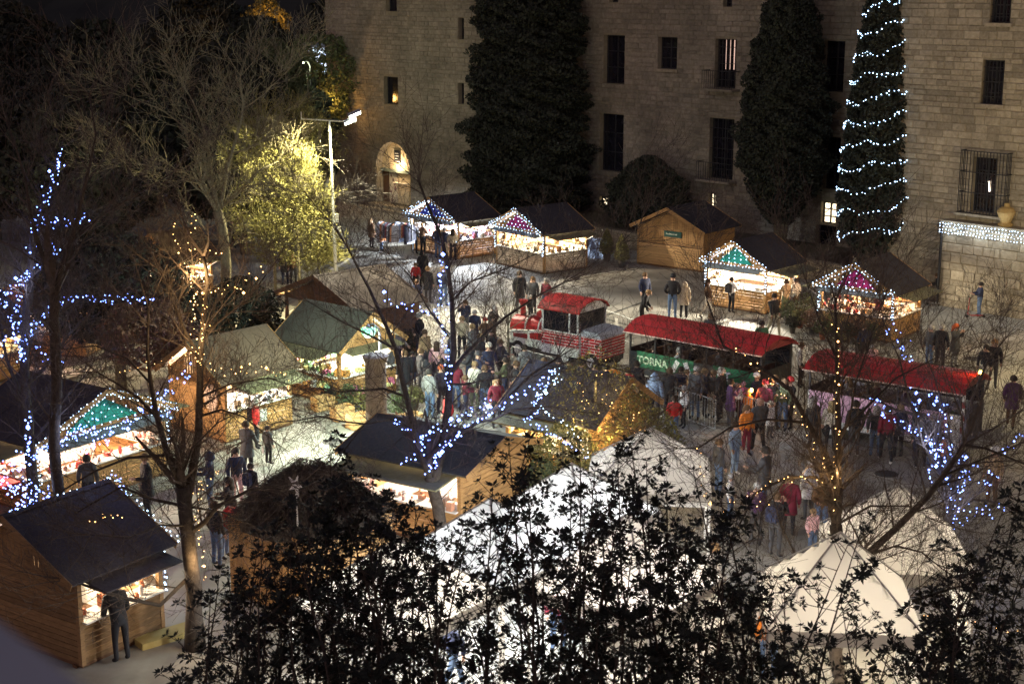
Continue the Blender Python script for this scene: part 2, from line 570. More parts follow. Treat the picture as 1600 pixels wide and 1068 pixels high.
M_board = noisy('cream_poster_board', (0.6, 0.5, 0.36), (0.7, 0.6, 0.45), 2.0, 0.8)
ty = MB(); ty.box(dx0 + .02, dx1 - .02, .46, .5, zs - .1, dz1 + .0); ty.build('tympanum', M_plaster, tower)
sq = MB(); sq.box(cx - .38, cx + .22, .40, .455, zs + .35, zs + 1.15, 0); sqo = sq.build('entrance_sign', M_dark, tower)
ln = MB()
for k in range(4): ln.box(cx - .33 + .0, cx - .33 + (.5, .3, .42, .36)[k], .392, .398, zs + .42 + k * .17, zs + .46 + k * .17)
ln.build('sign_lettering', flat((.6, .58, .55)), sqo)
li = MB(); li.box(dx0, dx1, .3, .62, zs - .28, zs - .1); li.build('lintel', noisy('green_grey_lintel', (.16, .19, .15), (.24, .27, .21), 3), tower)
H0 = zs - .3
for (a, b, m, nm) in [(dx0 + .02, dx0 + .62, M_wood_dark, 'door_leaf'), (dx0 + .66, dx0 + 1.45, M_board, 'poster_panel'), (dx0 + 1.5, dx1 - .62, M_plaster, 'inner_wall'), (dx1 - .58, dx1 - .02, noisy('green_poster', (.16, .26, .19), (.25, .36, .27), 3), 'poster_panel')]:
    q = MB(); q.box(a, b, .5, .55, dz0, H0); po = q.build(nm, m, tower)
    if nm == 'poster_panel':
        rr = random.Random(4)
        bl = MB()
        for k in range(7):
            x = rr.uniform(a + .12, b - .12); z = dz0 + (H0 - dz0) * (k + .6) / 7.5; w_ = rr.uniform(.07, .13)
            bl.lathe([(w_, 0), (w_ * .8, .02)], 7, c=(0, 0, 0))
            # turn the disc upright
            n_ = 14
            for i in range(len(bl.v) - n_, len(bl.v)):
                vx, vy, vz = bl.v[i]; bl.v[i] = (x + vx, .495 - vz, z + vy * 1.4)
        bl.build('poster_print', flat((.22, .12, .11)), po)
q = MB(); q.box(dx0 + 1.6, dx1 - .55, -.05, .3, dz0 + 1.35, dz0 + 1.42); q.build('counter_shelf', M_board, tower)
point('doorway_light', (cx + .2, .1, zs + .2), 70, (1, .75, .45), tower, .15)
st_ = MB(); st_.box(dx0 - .5, dx1 + .5, -1.3, .45, 0.003, .17); st_.box(dx0 - .25, dx1 + .25, -.75, .448, .172, .345)
st_.build('door_step', M_stone, tower)

# --- main range, set back behind a low wall and a raised terrace
BK = 5.0
sm0 = FS(735, 300, BK)[0]; sm1 = FS(1345, 300, BK)[0]
o_m = [opening(943, 976, 55, 131, BK), opening(1028, 1058, 58, 108, BK), opening(1117, 1150, 61, 138, BK), opening(1286, 1319, 64, 144, BK),
       opening(937, 974, 178, 268, BK), opening(1108, 1146, 185, 280, BK), opening(1287, 1312, 214, 296, BK),
       opening(937, 949, 307, 322, BK), opening(1107, 1118, 302, 327, BK), opening(1283, 1306, 316, 350, BK),
       opening(1274, 1306, 352, 388, BK), opening(952, 966, -8, 4, BK), opening(1130, 1144, -8, 11, BK)]
main = build_wall('monastery_range', 'long plain stone monastery range with tall dark windows behind the cypresses', 'building', sm0, sm1, .5, 19, o_m, BK,
                  .25, .3, .8, seed=11, mats=(M_stone_tower, M_mortar))
for i, o in enumerate(o_m):
    lit = i in (7, 8, 9)
    window(main, o, lit=lit, bars=5 if i in (2, 5) else 0, grid=(2, 3) if i not in (7,) else (1, 2), rec=.32 if not lit else .2, sill=i in (1,))
# balconies under two of the tall windows
for i in (2, 5):
    s0, s1, z0, z1 = o_m[i]
    b = MB(); b.box(s0 - .35, s1 + .35, -.75, -.002, z0 - .14, z0 - .02); bo = b.build('balcony', M_stone_tower, main)
    rl = MB()
    for k in range(15):
        x = s0 - .3 + (s1 - s0 + .6) * k / 14
        rl.tube([(x, -.7, z0 - .02), (x, -.7, z0 + .95)], .014, 4)
    rl.tube([(s0 - .32, -.7, z0 + .95), (s1 + .32, -.7, z0 + .95)], .025, 4)
    for x in (s0 - .32, s1 + .32): rl.tube([(x, -.7, z0 + .95), (x, 0, z0 + .95)], .025, 4)
    rl.build('railing', M_dark, bo)
# thin warm slit of light behind the upper barred window
s0, s1, z0, z1 = o_m[2]
q = MB()
for x in (.42, .62, .8): q.box(s0 + (s1 - s0) * x - .03, s0 + (s1 - s0) * x + .03, .2, .22, z0 + (z1 - z0) * .38, z1 - .05)
q.build('curtain_gap', emis('dim_pink_light', (1, .6, .45), .35), main)
# terrace ground and low wall
tg = MB(); tg.box(sm0, sm1, .5, BK - .002, 0.002, .85)
t_o = tg.build('terrace', noisy('terrace_soil', (.07, .06, .04), (.12, .10, .07), 2.0, .95), None); t_o.location = FA; t_o.rotation_euler = (0, 0, FROT); struct(t_o)
lw0 = FS(770, 340)[0]; lw1 = FS(1345, 430)[0]
build_wall('low_stone_wall', 'low stone retaining wall running behind the front row of huts', 'wall', lw0, lw1, 0, .95, [], 0, .3, .4, .7, seed=21,
           mats=(M_stone, M_mortar), thick=.45)
# --- right wing with barred windows
sw0 = FS(1338, 300)[0]; sw1 = FS(1700, 400)[0] + 14
o_w = [opening(1534, 1568, 94, 163), opening(1548, 1580, -20, 36), opening(1518, 1556, 246, 332)]
o_w += [(sw1 - 12, sw1 - 10.8, 5.2, 7.6), (sw1 - 12, sw1 - 10.8, 9.4, 11.4), (sw1 - 6, sw1 - 4.8, 5.2, 7.6)]
wing = build_wall('monastery_wing', 'pale stone monastery wing with barred windows at the right edge', 'building', sw0, sw1, 0, 18, o_w, 0,
                  .28, .35, .8, n_parts=290, seed=31, mats=(M_stone, M_mortar), part_test=lambda q: q[0] > FS(1440, 300)[0] and q[1] < FS(1612, 300)[0] and 4.5 < q[2] < 14)
for i, o in enumerate(o_w): window(wing, o, grid=(2, 4), bars=6 if i < 2 else 0, sill=True)
wb = MB(); wb.box(sw0, sw0 + .6, .6, 5.2, 0, 18); wb.build('side_wall', M_stone, wing)
# big projecting window cage
a0, a1, az0, az1 = opening(1508, 1580, 236, 333)
cg = MB()
for k in range(15):
    x = a0 + (a1 - a0) * k / 14; cg.tube([(x, -.5, az0), (x, -.5, az1)], .018, 4)
for z in (az0, az0 + (az1 - az0) * .33, az0 + (az1 - az0) * .66, az1):
    cg.tube([(a0, -.5, z), (a1, -.5, z)], .026, 4)
    for x in (a0, a1): cg.tube([(x, -.5, z), (x, 0, z)], .022, 4)
for k in range(1, 4):
    for x in (a0, a1): cg.tube([(x, -.5 * k / 4, az0), (x, -.5 * k / 4, az1)], .016, 4)
cgo = cg.build('window_cage', M_dark, wing)
q = MB(); q.box(a0 - .1, a1 + .1, -.6, -.045, az0 - .14, az0 - .03); q.build('cage_ledge', M_stone, wing)
# small reflection of a lamp in the caged window, added as a small glowing rod
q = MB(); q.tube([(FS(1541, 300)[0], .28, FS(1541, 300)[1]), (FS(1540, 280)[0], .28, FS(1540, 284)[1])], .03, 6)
q.build('lamp_reflection', emis('lamp_reflection_glow', (1, .8, .6), 4), wing)
# --- terrace wall in front of the wing, big blocks
tw0 = SM; tw1 = FS(1700, 480)[0] + 13.5
zt = 3.75
twall = build_wall('terrace_wall', 'high terrace wall of big rough stone blocks under the long band of lights', 'wall', tw0, tw1, 0, zt, [], -.7,
                   .36, .42, .85, n_parts=290, seed=41, mats=(M_stone, M_mortar), thick=.66, part_test=lambda q: q[1] < FS(1640, 480)[0])
q = MB(); q.box(tw0 - .05, tw1, -.1, .75, zt + .002, zt + .14)
cap = q.build('coping', M_stone, twall)
q = MB(); q.tube([(tw0 + .04, -.12, .1), (tw0 + .04, -.12, zt - .3)], .06, 6); q.build('downpipe', M_dark, twall)
# urn for a bracket-like stone at the edge, yellow lamplight put into its colour
ps, pz = FS(1578, 340)
pr = empty('stone_finial', FA - FV * .35 + FU * ps, FROT); tag(pr, 'stone finial, yellow lamplight in its colour, on the terrace wall at the right edge', 'finial')
q = MB(); q.lathe([(.30, 0), (.34, .08), (.22, .16), (.34, .45), (.40, .62), (.30, .78), (.14, .86), (.10, 1.0)], 14, c=(0, 0, zt + .145))
q.build('urn', noisy('yellow_lit_stone', (.36, .24, .09), (.46, .32, .13), 5, .9, .4), pr)

# ------------------------------------------------------------------ market huts
EAVE, APEX = 2.15, 3.1
GOODS_COL = [(.6, .08, .06), (.65, .6, .5), (.5, .33, .12), (.12, .3, .12), (.7, .68, .62), (.2, .12, .06), (.55, .25, .3), (.15, .2, .4), (.75, .6, .2), (.42, .1, .18)]


def boards(mb, p0, p1, z0, z1, vertical, t=0.03, bw=0.13, r=rnd, mi=0, nrm=None):
    """boards filling the rectangle from p0 to p1 (2D, local), z0..z1"""
    d = Vector((p1[0] - p0[0], p1[1] - p0[1], 0)); L = d.length; d.normalize()
    n = Vector((d.y, -d.x, 0))
    M = Matrix(((d.x, n.x, 0, p0[0]), (d.y, n.y, 0, p0[1]), (0, 0, 1, 0), (0, 0, 0, 1)))
    out = []
    g = .006
    if vertical:
        k = max(1, round(L / bw))
        for i in range(k):
            out.append((L * i / k + g, L * (i + 1) / k - g, z0, z1))
    else:
        k = max(1, round((z1 - z0) / bw))
        for i in range(k):
            out.append((0, L, z0 + (z1 - z0) * i / k + g, z0 + (z1 - z0) * (i + 1) / k - g))
    for (a, b, c, e) in out:
        o = r.uniform(-.005, .005)
        mb.box(a, b, -t / 2 + o, t / 2 + o, c, e, mi, M)
    return out, M


def gable_boards(mb, w, y, z0, z1, bw=.13, t=.03, r=rnd):
    k = round(w / bw)
    for i in range(k):
        xa = -w / 2 + w * i / k + .005; xb = -w / 2 + w * (i + 1) / k - .005
        ha = z0 + (z1 - z0) * (1 - abs(xa) / (w / 2)); hb = z0 + (z1 - z0) * (1 - abs(xb) / (w / 2))
        o = y + r.uniform(-.005, .005)
        mb.prism([(xa, o, z0), (xb, o, z0), (xb, o, hb), (xa, o, ha)], (0, t, 0))


def string_net(name, label, w, d, rot, loc, mat, group, rake=True, net=True, posts=True, sides=(), r=None, dens=1.0, size=.025):
    """fairy lights over a hut's front gable"""
    r = r or random.Random(int(abs(loc[0] * 100)))
    ro = empty(name, loc, rot)
    wi = MB(); bu = MB()
    y = -d / 2 - .34
    hw = w / 2 + .22
    top = APEX + .06; ev = EAVE - .02

    def line(a, b, n, off=0.0):
        a = Vector(a); b = Vector(b)
        wi.tube([a, b], .006, 3)
        for i in range(n):
            p = a + (b - a) * ((i + .5) / n) + Vector((r.uniform(-.02, .02), r.uniform(-.02, .02), r.uniform(-.03, .03) + off))
            bu.octa(p, size * r.uniform(.8, 1.25))
    N = int(12 * dens)
    if rake:
        for sg in (-1, 1):
            for dz, dy in ((0, 0), (-.14, -.03)):
                line((sg * hw, y + dy, ev + dz), (0, y + dy, top + dz), N)
    if net:
        for k in range(1, 5):
            z = ev + (top - ev) * k / 5.5 - .12
            x = hw * (1 - (z - ev) / (top - ev)) - .12
            line((-x, y - .02, z), (x, y - .02, z), max(3, int(x * 7)))
        line((-hw, y - .05, ev - .05), (hw, y - .05, ev - .05), int(N * 1.6))
    if posts:
        for sg in (-1, 1):
            for k in range(2):
                line((sg * (w / 2) + .05 * k, -d / 2 - .10, .9), (sg * (w / 2) + .05 * k, -d / 2 - .10, ev - .05), 9)
    for (a, b, n) in sides: line(a, b, n)
    wi.build('wire', M_dark, ro, kind='stuff'); bu.build('bulbs', mat, ro, kind='stuff')
    tag(ro, label, 'string lights', group)
    return ro


def goods(label, loc, rot, spots, seed, palette, n=60, size=(.05, .14), group='goods laid out on the stalls'):
    """spots: list of (x0,x1,y0,y1,z) shelves in hut space"""
    r = random.Random(seed)
    mb = MB()
    mats = [flat(c) for c in palette]
    for i in range(n):
        x0, x1, y0, y1, z = spots[r.randrange(len(spots))]
        x = r.uniform(x0, x1); y = r.uniform(y0, y1)
        s = r.uniform(*size); h = r.uniform(.6, 1.8) * s
        mi = r.randrange(len(mats))
        if r.random() < .5:
            mb.box(x - s / 2, x + s / 2, y - s / 2, y + s / 2, z, z + h, mi)
        else:
            mb.lathe([(s * .4, 0), (s * .5, h * .5), (s * .25, h * .9), (s * .28, h)], 6, mi, (x, y, z))
    o = mb.build('stall_goods', mats)
    o.location = loc; o.rotation_euler = (0, 0, rot)
    tag(o, label, 'goods', group, 'stuff')
    return o


HUTS = {}


def hut(key, c, w, d, rot, label, front='closed', back='closed', left='closed', right='closed', roof=M_roof, wood=M_wood, sign=None,
        lamp=0, lampcol=(1, .86, .66), single=False, awn=M_awning, awn_front=M_awning_grey, rise=1.0, counter_h=1.0, awn_len=.95, lintel_boards=True, apron=None, APEX=APEX):
    """front/back are gable sides (local -y/+y); open sides get a counter, a raised hatch and posts"""
    loc = Vector((c[0], c[1], 0))
    root = empty('market_hut', loc, rot)
    tag(root, label, 'market hut', 'wooden market huts on the square')
    r = random.Random(sum(map(ord, key)))
    hw, hd = w / 2, d / 2
    T = EAVE - .14
    post = .11
    fr = MB()
    for sx in (-1, 1):
        for sy in (-1, 1):
            m = MB(); x, y = sx * (hw - post / 2), sy * (hd - post / 2)
            m.box(x - post / 2, x + post / 2, y - post / 2, y + post / 2, .06, EAVE - .03)
            m.build('post', wood, root)
    b = MB(); b.box(-hw + .01, hw - .01, -hd + .01, hd - .01, 0.02, .09); b.build('floor', M_wood_dark, root)
    sides = {'front': ((-hw + post, -hd + .03), (hw - post, -hd + .03)), 'right': ((hw - .03, -hd + post), (hw - .03, hd - post)),
             'back': ((hw - post, hd - .03), (-hw + post, hd - .03)), 'left': ((-hw + .03, hd - post), (-hw + .03, -hd + post))}
    kinds = dict(front=front, back=back, left=left, right=right)
    spots = []
    for nm, (p0, p1) in sides.items():
        k = kinds[nm]
        if k == 'none': continue
        D = Vector((p1[0] - p0[0], p1[1] - p0[1], 0)); L = D.length; D.normalize(); N = Vector((D.y, -D.x, 0))
        M = Matrix(((D.x, N.x, 0, p0[0]), (D.y, N.y, 0, p0[1]), (0, 0, 1, 0), (0, 0, 0, 1)))   # local y = outward

        def place(mb_box):
            pass
        if k == 'closed':
            if single:
                m = MB(); lst, MM = boards(m, p0, p1, .08, T, False, r=r)
                for (a, b_, c_, e) in lst:
                    q = MB(); o = r.uniform(-.005, .005)
                    q.box(a, b_, -.015 + o, .015 + o, c_, e, 0, MM); q.build('plank', wood, root)
            else:
                m = MB(); boards(m, p0, p1, .08, T, False, r=r); m.build('plank_wall', wood, root, kind='stuff')
        elif k == 'shutter':       # vertical boards above, paler horizontal shutter below
            m = MB(); boards(m, p0, p1, 1.22, T, True, r=r); m.build('upper_boards', wood, root, kind='stuff')
            m = MB(); boards(m, p0, p1, .10, 1.17, False, t=.05, r=r); m.build('shutter_boards', M_wood_pale, root, kind='stuff')
            m = MB(); m.box(0, L, .0, .05, 1.172, 1.218, 0, M); m.build('rail', M_wood_dark, root)
        elif k in ('open', 'bare'):
            if single:
                m = MB(); lst, MM = boards(m, p0, p1, .08, counter_h - .02, False, r=r)
                for (a, b_, c_, e) in lst:
                    q = MB(); q.box(a, b_, -.015, .015, c_, e, 0, MM); q.build('plank', wood, root)
            else:
                m = MB(); boards(m, p0, p1, .08, counter_h - .02, False, r=r); m.build('counter_front', wood if not apron else apron, root, kind='stuff')
            m = MB(); m.box(-.03, L + .03, -.45, .16, counter_h, counter_h + .04, 0, M); m.build('counter', M_white_in if lamp > 60 else wood, root)
            m = MB(); m.box(0, L, -.03, .03, T - .10, T, 0, M); m.build('header_beam', wood, root)
            # raised hatch
            if k == 'open':
                A = Matrix.Translation((0, .03, EAVE - .19)) @ Matrix.Rotation(R(-8 if nm in ('left', 'right') else -10), 4, 'X')
                am = MB()
                ln_ = awn_len if nm in ('left', 'right') else awn_len * .55
                am.box(0, L, 0, ln_, 0, .035, 0, M @ A)
                for e in (0.05, L / 2, L - .05): am.box(e - .02, e + .02, .05, ln_ - .05, -.03, -.002, 0, M @ A)
                am.build('raised_hatch', awn if nm in ('left', 'right') else awn_front, root)
                if nm in ('left', 'right'):
                    for e in (0.12, L - .12):
                        st = MB()
                        pA = M @ Vector((e, .05, 1.45)); pB = M @ A @ Vector((e, ln_ * .8, -.035))
                        st.tube([pA, pB], .014, 4)
                        st.build('hatch_strut', M_metal, root)
            # shelf region in hut space
            q0 = M @ Vector((.12, -.40, 0)); q1 = M @ Vector((L - .12, .1, 0))
            spots.append((min(q0.x, q1.x), max(q0.x, q1.x), min(q0.y, q1.y), max(q0.y, q1.y), counter_h + .042))
        elif k == 'frame':
            m = MB(); m.box(0, L, -.03, .03, T - .10, T, 0, M); m.build('header_beam', wood, root)
            m = MB(); m.box(L * .35, L * .72, -.5, -.2, .09, .62, 0, M); m.build('bench', M_wood, root)
    # inner white lining behind the goods
    if lamp:
        li = MB()
        if back == 'closed': li.box(-hw + .13, hw - .13, hd - .10, hd - .07, .1, T)
        if left == 'closed': li.box(-hw + .07, -hw + .10, -hd + .13, hd - .13, .1, T)
        if right == 'closed': li.box(hw - .10, hw - .07, -hd + .13, hd - .13, .1, T)
        if front == 'closed': li.box(-hw + .13, hw - .13, -hd + .07, -hd + .10, .1, T)
        if li.v: li.build('lining', M_white_in, root)
        # shelves on the back
        sh = MB()
        for z in (.95, 1.3, 1.62):
            if back == 'closed': sh.box(-hw + .2, hw - .2, hd - .42, hd - .11, z, z + .025); spots.append((-hw + .25, hw - .25, hd - .38, hd - .15, z + .026))
            if left == 'closed': sh.box(-hw + .101, -hw + .4, -hd + .25, hd - .45, z, z + .025); spots.append((-hw + .15, -hw + .36, -hd + .3, hd - .5, z + .026))
        if sh.v: sh.build('shelf', M_wood_pale, root)
        tb_ = MB(); tb_.tube([(-hw * .6, 0, EAVE - .08), (hw * .6, 0, EAVE - .08)], .03, 6); tb_.build('lamp_tube', M_tube, root)
        for xx in ((-.5, .5) if w > 3.4 else (0,)):
            point('stall_lamp', (xx * hw, -.15, 1.88), 2.2 * lamp / (2 if w > 3.4 else 1), lampcol, root, .10)
    # gables
    for y, nm in ((-hd - .005, 'front'), (hd - .025, 'back')):
        m = MB()
        if nm == 'front' and sign is not None:
            gable_boards(m, w, y, EAVE - .13, APEX - .12, r=r)
        else:
            gable_boards(m, w, y, EAVE - .13, APEX - .12, r=r)
        m.build('gable_boards', wood, root, kind='stuff')
    if sign is not None:
        s = MB(); hx = w * .27; zc = EAVE - .02; zt2 = APEX - .24
        yy = -hd - .08
        s.prism([(-hx, yy, zc), (hx, yy, zc), (hx * .62, yy, zc + .30), (0, yy, zt2), (-hx * .62, yy, zc + .30)], (0, .04, 0))
        s.build('gable_sign', sign, root)
    # roof: two slopes with a fascia, overhanging
    oh = .26
    ang = math.atan2(APEX - EAVE, hw)
    ln2 = (hw + oh) / math.cos(ang)
    for sg in (-1, 1):
        m = MB()
        # slope frame: start at ridge
        ux = Vector((sg * math.cos(ang), 0, -math.sin(ang))); nz = Vector((sg * math.sin(ang), 0, math.cos(ang)))
        Rg = Vector((0, 0, APEX))
        def P(a, y, h): return tuple(Rg + ux * a + nz * h + Vector((0, y, 0)))
        y0, y1 = -hd - .34, hd + .22
        m.add([P(0, y0, 0), P(ln2, y0, 0), P(ln2, y1, 0), P(0, y1, 0), P(0, y0, .05), P(ln2, y0, .05), P(ln2, y1, .05), P(0, y1, .05)],
              [(0, 3, 2, 1), (4, 5, 6, 7), (0, 1, 5, 4), (1, 2, 6, 5), (2, 3, 7, 6), (3, 0, 4, 7)] if sg > 0 else
              [(0, 1, 2, 3), (7, 6, 5, 4), (4, 5, 1, 0), (5, 6, 2, 1), (6, 7, 3, 2), (7, 4, 0, 3)])
        ro = m.build('roof_slope', roof, root)
        for yy in (y0 - .022, y1 + .002):
            f = MB()
            f.add([P(-.0, yy, -.10), P(ln2, yy, -.10), P(ln2, yy + .02, -.10), P(0, yy + .02, -.10), P(0, yy, .07), P(ln2, yy, .07), P(ln2, yy + .02, .07), P(0, yy + .02, .07)],
                  [(0, 3, 2, 1), (4, 5, 6, 7), (0, 1, 5, 4), (1, 2, 6, 5), (2, 3, 7, 6), (3, 0, 4, 7)])
            f.build('bargeboard', wood, ro)
        # seams of the roofing felt
        for k in range(1, 3):
            e = MB()
            yk = y0 + (y1 - y0) * k / 3
            e.add([P(0, yk - .05, .051), P(ln2, yk - .05, .051), P(ln2, yk + .05, .051), P(0, yk + .05, .051), P(0, yk - .05, .062), P(ln2, yk - .05, .062), P(ln2, yk + .05, .062), P(0, yk + .05, .062)],
                  [(0, 3, 2, 1), (4, 5, 6, 7), (0, 1, 5, 4), (1, 2, 6, 5), (2, 3, 7, 6), (3, 0, 4, 7)])
            e.build('felt_seam', roof, ro)
    cp = MB()
    cp.prism([(-.12, -hd - .34, APEX + .022), (0, -hd - .34, APEX + .075), (.12, -hd - .34, APEX + .022)], (0, d + .56, 0))
    cp.build('ridge_cap', roof, root)
    # skids
    sk = MB()
    for x in (-hw + .2, hw - .2): sk.box(x - .06, x + .06, -hd - .05, hd + .05, 0, .058)
    sk.build('skid', M_wood_dark, root)
    HUTS[key] = (loc, rot, w, d, spots)
    return root


def frontmid(FLx, FLy, FRx, FRy, d):
    """hut centre and rotation from the two front ground corners"""
    u = Vector((FRx - FLx, FRy - FLy, 0)); w = u.length; u.normalize()
    v = Vector((-u.y, u.x, 0))
    c = Vector(((FLx + FRx) / 2, (FLy + FRy) / 2, 0)) + v * d / 2
    return (c.x, c.y), w, math.atan2(u.y, u.x)


M_sign_blue = noisy('blue_sign', (.03, .04, .30), (.06, .08, .42), 2)
M_sign_mag = noisy('magenta_sign', (.5, .02, .15), (.62, .04, .22), 2)
M_sign_teal = noisy('teal_sign', (.02, .30, .22), (.05, .42, .32), 2)

c, w, rt = frontmid(-5.55, 81.5, -2.84, 78.38, 2.6)
hut('clothes', c, w, 2.6, rt, 'wooden hut with blue gable sign and clothes rails, in front of the tower door', front='open', left='open', right='open', sign=M_sign_blue, lamp=1100, lampcol=(.82, .9, 1))
string_net('gable_lights', 'cold white fairy lights over the gable with the blue sign', w, 2.6, rt, (c[0], c[1], 0), M_bulb_cold, 'light nets on the hut gables')
goods('pink and white clothes and bags piled in the hut with the blue sign', (c[0], c[1], 0), rt, HUTS['clothes'][4], 1, [(.8, .75, .72), (.75, .2, .3), (.8, .5, .55), (.2, .2, .3)], 90, (.1, .26))

c, w, rt = frontmid(-.83, 77.24, 1.6, 74.19, 2.9)
hut('bread', c, w, 2.9, rt, 'wooden hut with magenta gable sign and a glass counter on two sides', front='open', right='open', sign=M_sign_mag, lamp=430, lampcol=(1, .86, .62), apron=noisy('printed_counter_panel', (.30, .22, .15), (.62, .5, .36), 3.5, .6))
string_net('gable_lights', 'cold white fairy lights over the gable of the glass counter hut with magenta sign', w, 2.9, rt, (c[0], c[1], 0), M_bulb_cold, 'light nets on the hut gables')
goods('loaves and cheeses along the lit counter of the hut with the magenta sign', (c[0], c[1], 0), rt, HUTS['bread'][4], 2, [(.62, .42, .2), (.75, .62, .4), (.8, .75, .66), (.4, .2, .1)], 110, (.08, .2))

c, w, rt = frontmid(6.49, 77.24, 9.61, 74.71, 3.0)
closed_hut = hut('closed', c, w, 3.0, rt, 'closed wooden hut with shuttered front and small dark green sign', front='shutter')
q = MB(); q.box(-.42 + .1, .42 + .3, -1.56, -1.52, 1.62, 1.93); so = q.build('sign_board', noisy('dark_green_sign', (.02, .07, .06), (.03, .10, .085), 3), closed_hut)
q = MB(); rr = random.Random(2); x = -.2
while x < .45:
    hgt = rr.uniform(.04, .085); q.box(x, x + .03, -1.566, -1.5605, 1.745, 1.745 + hgt); x += .045
q.build('sign_lettering', flat((.55, .6, .5)), so)

c, w, rt = frontmid(8.75, 66.75, 11.1, 64.66, 2.7)
hut('green', c, w, 2.7, rt, 'wooden hut with teal gable sign and glaring white counter, right of the closed hut', front='open', right='open', left='closed', sign=M_sign_teal, lamp=700, lampcol=(1, .9, .72), awn_len=1.15)
string_net('gable_lights', 'cold white fairy lights over the gable with the teal sign, right of the closed hut', w, 2.7, rt, (c[0], c[1], 0), M_bulb_cold, 'light nets on the hut gables')
goods('small pale wares in the glaring hut with the teal sign', (c[0], c[1], 0), rt, HUTS['green'][4], 3, [(.8, .75, .7), (.75, .7, .6), (.7, .5, .35)], 70, (.05, .13))

c, w, rt = frontmid(12.75, 61.2, 15.3, 59.2, 2.8)
hut('red', c, w, 2.8, rt, 'wooden hut with crimson gable sign half hidden by plants, rightmost of the row', front='open', right='open', left='open', sign=M_sign_mag, lamp=170, lampcol=(1, .66, .42))
string_net('gable_lights', 'cold white fairy lights over the gable with the crimson sign, rightmost hut', w, 2.8, rt, (c[0], c[1], 0), M_bulb_cold, 'light nets on the hut gables', dens=1.1)
goods('straw and red ornaments hung in the rightmost hut of the row', (c[0], c[1], 0), rt, HUTS['red'][4] + [(-1.1, 1.1, -1.4, -1.3, z) for z in (1.3, 1.55, 1.75)], 4, [(.62, .4, .2), (.5, .08, .08), (.8, .7, .5), (.25, .1, .1), (.8, .78, .7)], 150, (.07, .2))

c, w, rt = frontmid(-9.15, 59.4, -5.75, 55.8, 2.9)
hut('openhut', c, w, 2.9, rt, 'open fronted hut with large brown roof beside the tall lamp post', front='frame', right='closed', left='open', roof=M_roof_brown, wood=M_wood_dark, awn=M_wood)

def gabled_right(cx, cy, w, d, rotdeg): return (cx, cy), w, d, R(rotdeg)

# gable centre (right hand end), ridge running back-left
def from_gable(gx, gy, w, d, rotdeg):
    rt = R(rotdeg); v = Vector((-math.sin(rt), math.cos(rt), 0))
    return (gx + v.x * d / 2, gy + v.y * d / 2), w, d, rt

c, w, d, rt = from_gable(-5.0, 50.75, 2.7, 3.0, 49)
hut('plants', c, w, d, rt, 'hut with green roof selling bright plants, left of the green globe lamp', front='open', left='open', roof=M_roof_green, lamp=560, lampcol=(1, .93, .72), awn_len=1.1, awn_front=M_awning)
goods('flowers and coloured plants crowding the hut under the green roof', (c[0], c[1], 0), rt, HUTS['plants'][4] + [(-1.6, -1.4, -1.2, 1.2, .6), (-1, 1, -1.9, -1.6, .4)], 5, [(.12, .3, .1), (.75, .7, .3), (.7, .2, .35), (.8, .8, .75), (.2, .35, .2), (.7, .35, .1)], 170, (.08, .24))

c, w, rt = frontmid(-11.15, 47.35, -9.0, 45.5, 2.75)
hutH = hut('crepes', c, w, 2.75, rt, 'wooden hut with white counter and round hanging sign, behind the trunk with warm lights', right='open', roof=M_roof_brown, lamp=800, lampcol=(1, .93, .80), awn_len=1.2)
goods('white wrapped goods on the counter of the hut behind the warm lit trunk', (c[0], c[1], 0), rt, HUTS['crepes'][4], 6, [(.8, .78, .72), (.6, .5, .4), (.3, .35, .4), (.75, .6, .4)], 90, (.06, .16))
q = MB(); q.lathe([(.36, 0), (.36, .05)], 14)
for i, v_ in enumerate(q.v): q.v[i] = (v_[0] * .9 + .85, -2.75 / 2 - .06 - v_[2], v_[1] * 1.25 + 1.42)
q.build('oval_sign', flat((.62, .45, .33)), hutH)
q = MB(); q.box(w / 2 + .012, w / 2 + .03, .0, .28, .42, .82); q.build('paper_notice', flat((.72, .7, .64)), hutH)

c, w, d, rt = from_gable(-11.5, 40.6, 4.6, 3.2, 55)
hutI = hut('left', c, w, d, rt, 'large hut with teal gable sign and red cloth side, among blue lights at left', front='open', left='open', right='open', sign=M_sign_teal, roof=M_roof, lamp=360, lampcol=(1, .72, .52), awn_len=1.1)
q = MB(); q.box(-w / 2 - 1.2, -w / 2 - .3, -1.3, 1.1, 1.0, 1.06); q.box(-w / 2 - 1.21, -w / 2 - 1.19, -1.3, 1.1, .3, 1.0)
q.build('red_cloth_table', flat((.65, .05, .05)), hutI)
string_net('gable_lights', 'white fairy lights over the gable of the large hut at the left', w, d, rt, (c[0], c[1], 0), M_bulb_cold, 'light nets on the hut gables', dens=2.2, size=.02)
goods('red and cream gifts on the counter of the large hut at left', (c[0], c[1], 0), rt, HUTS['left'][4], 7, [(.8, .7, .6), (.7, .1, .08), (.75, .5, .4), (.5, .3, .2)], 180, (.06, .18))

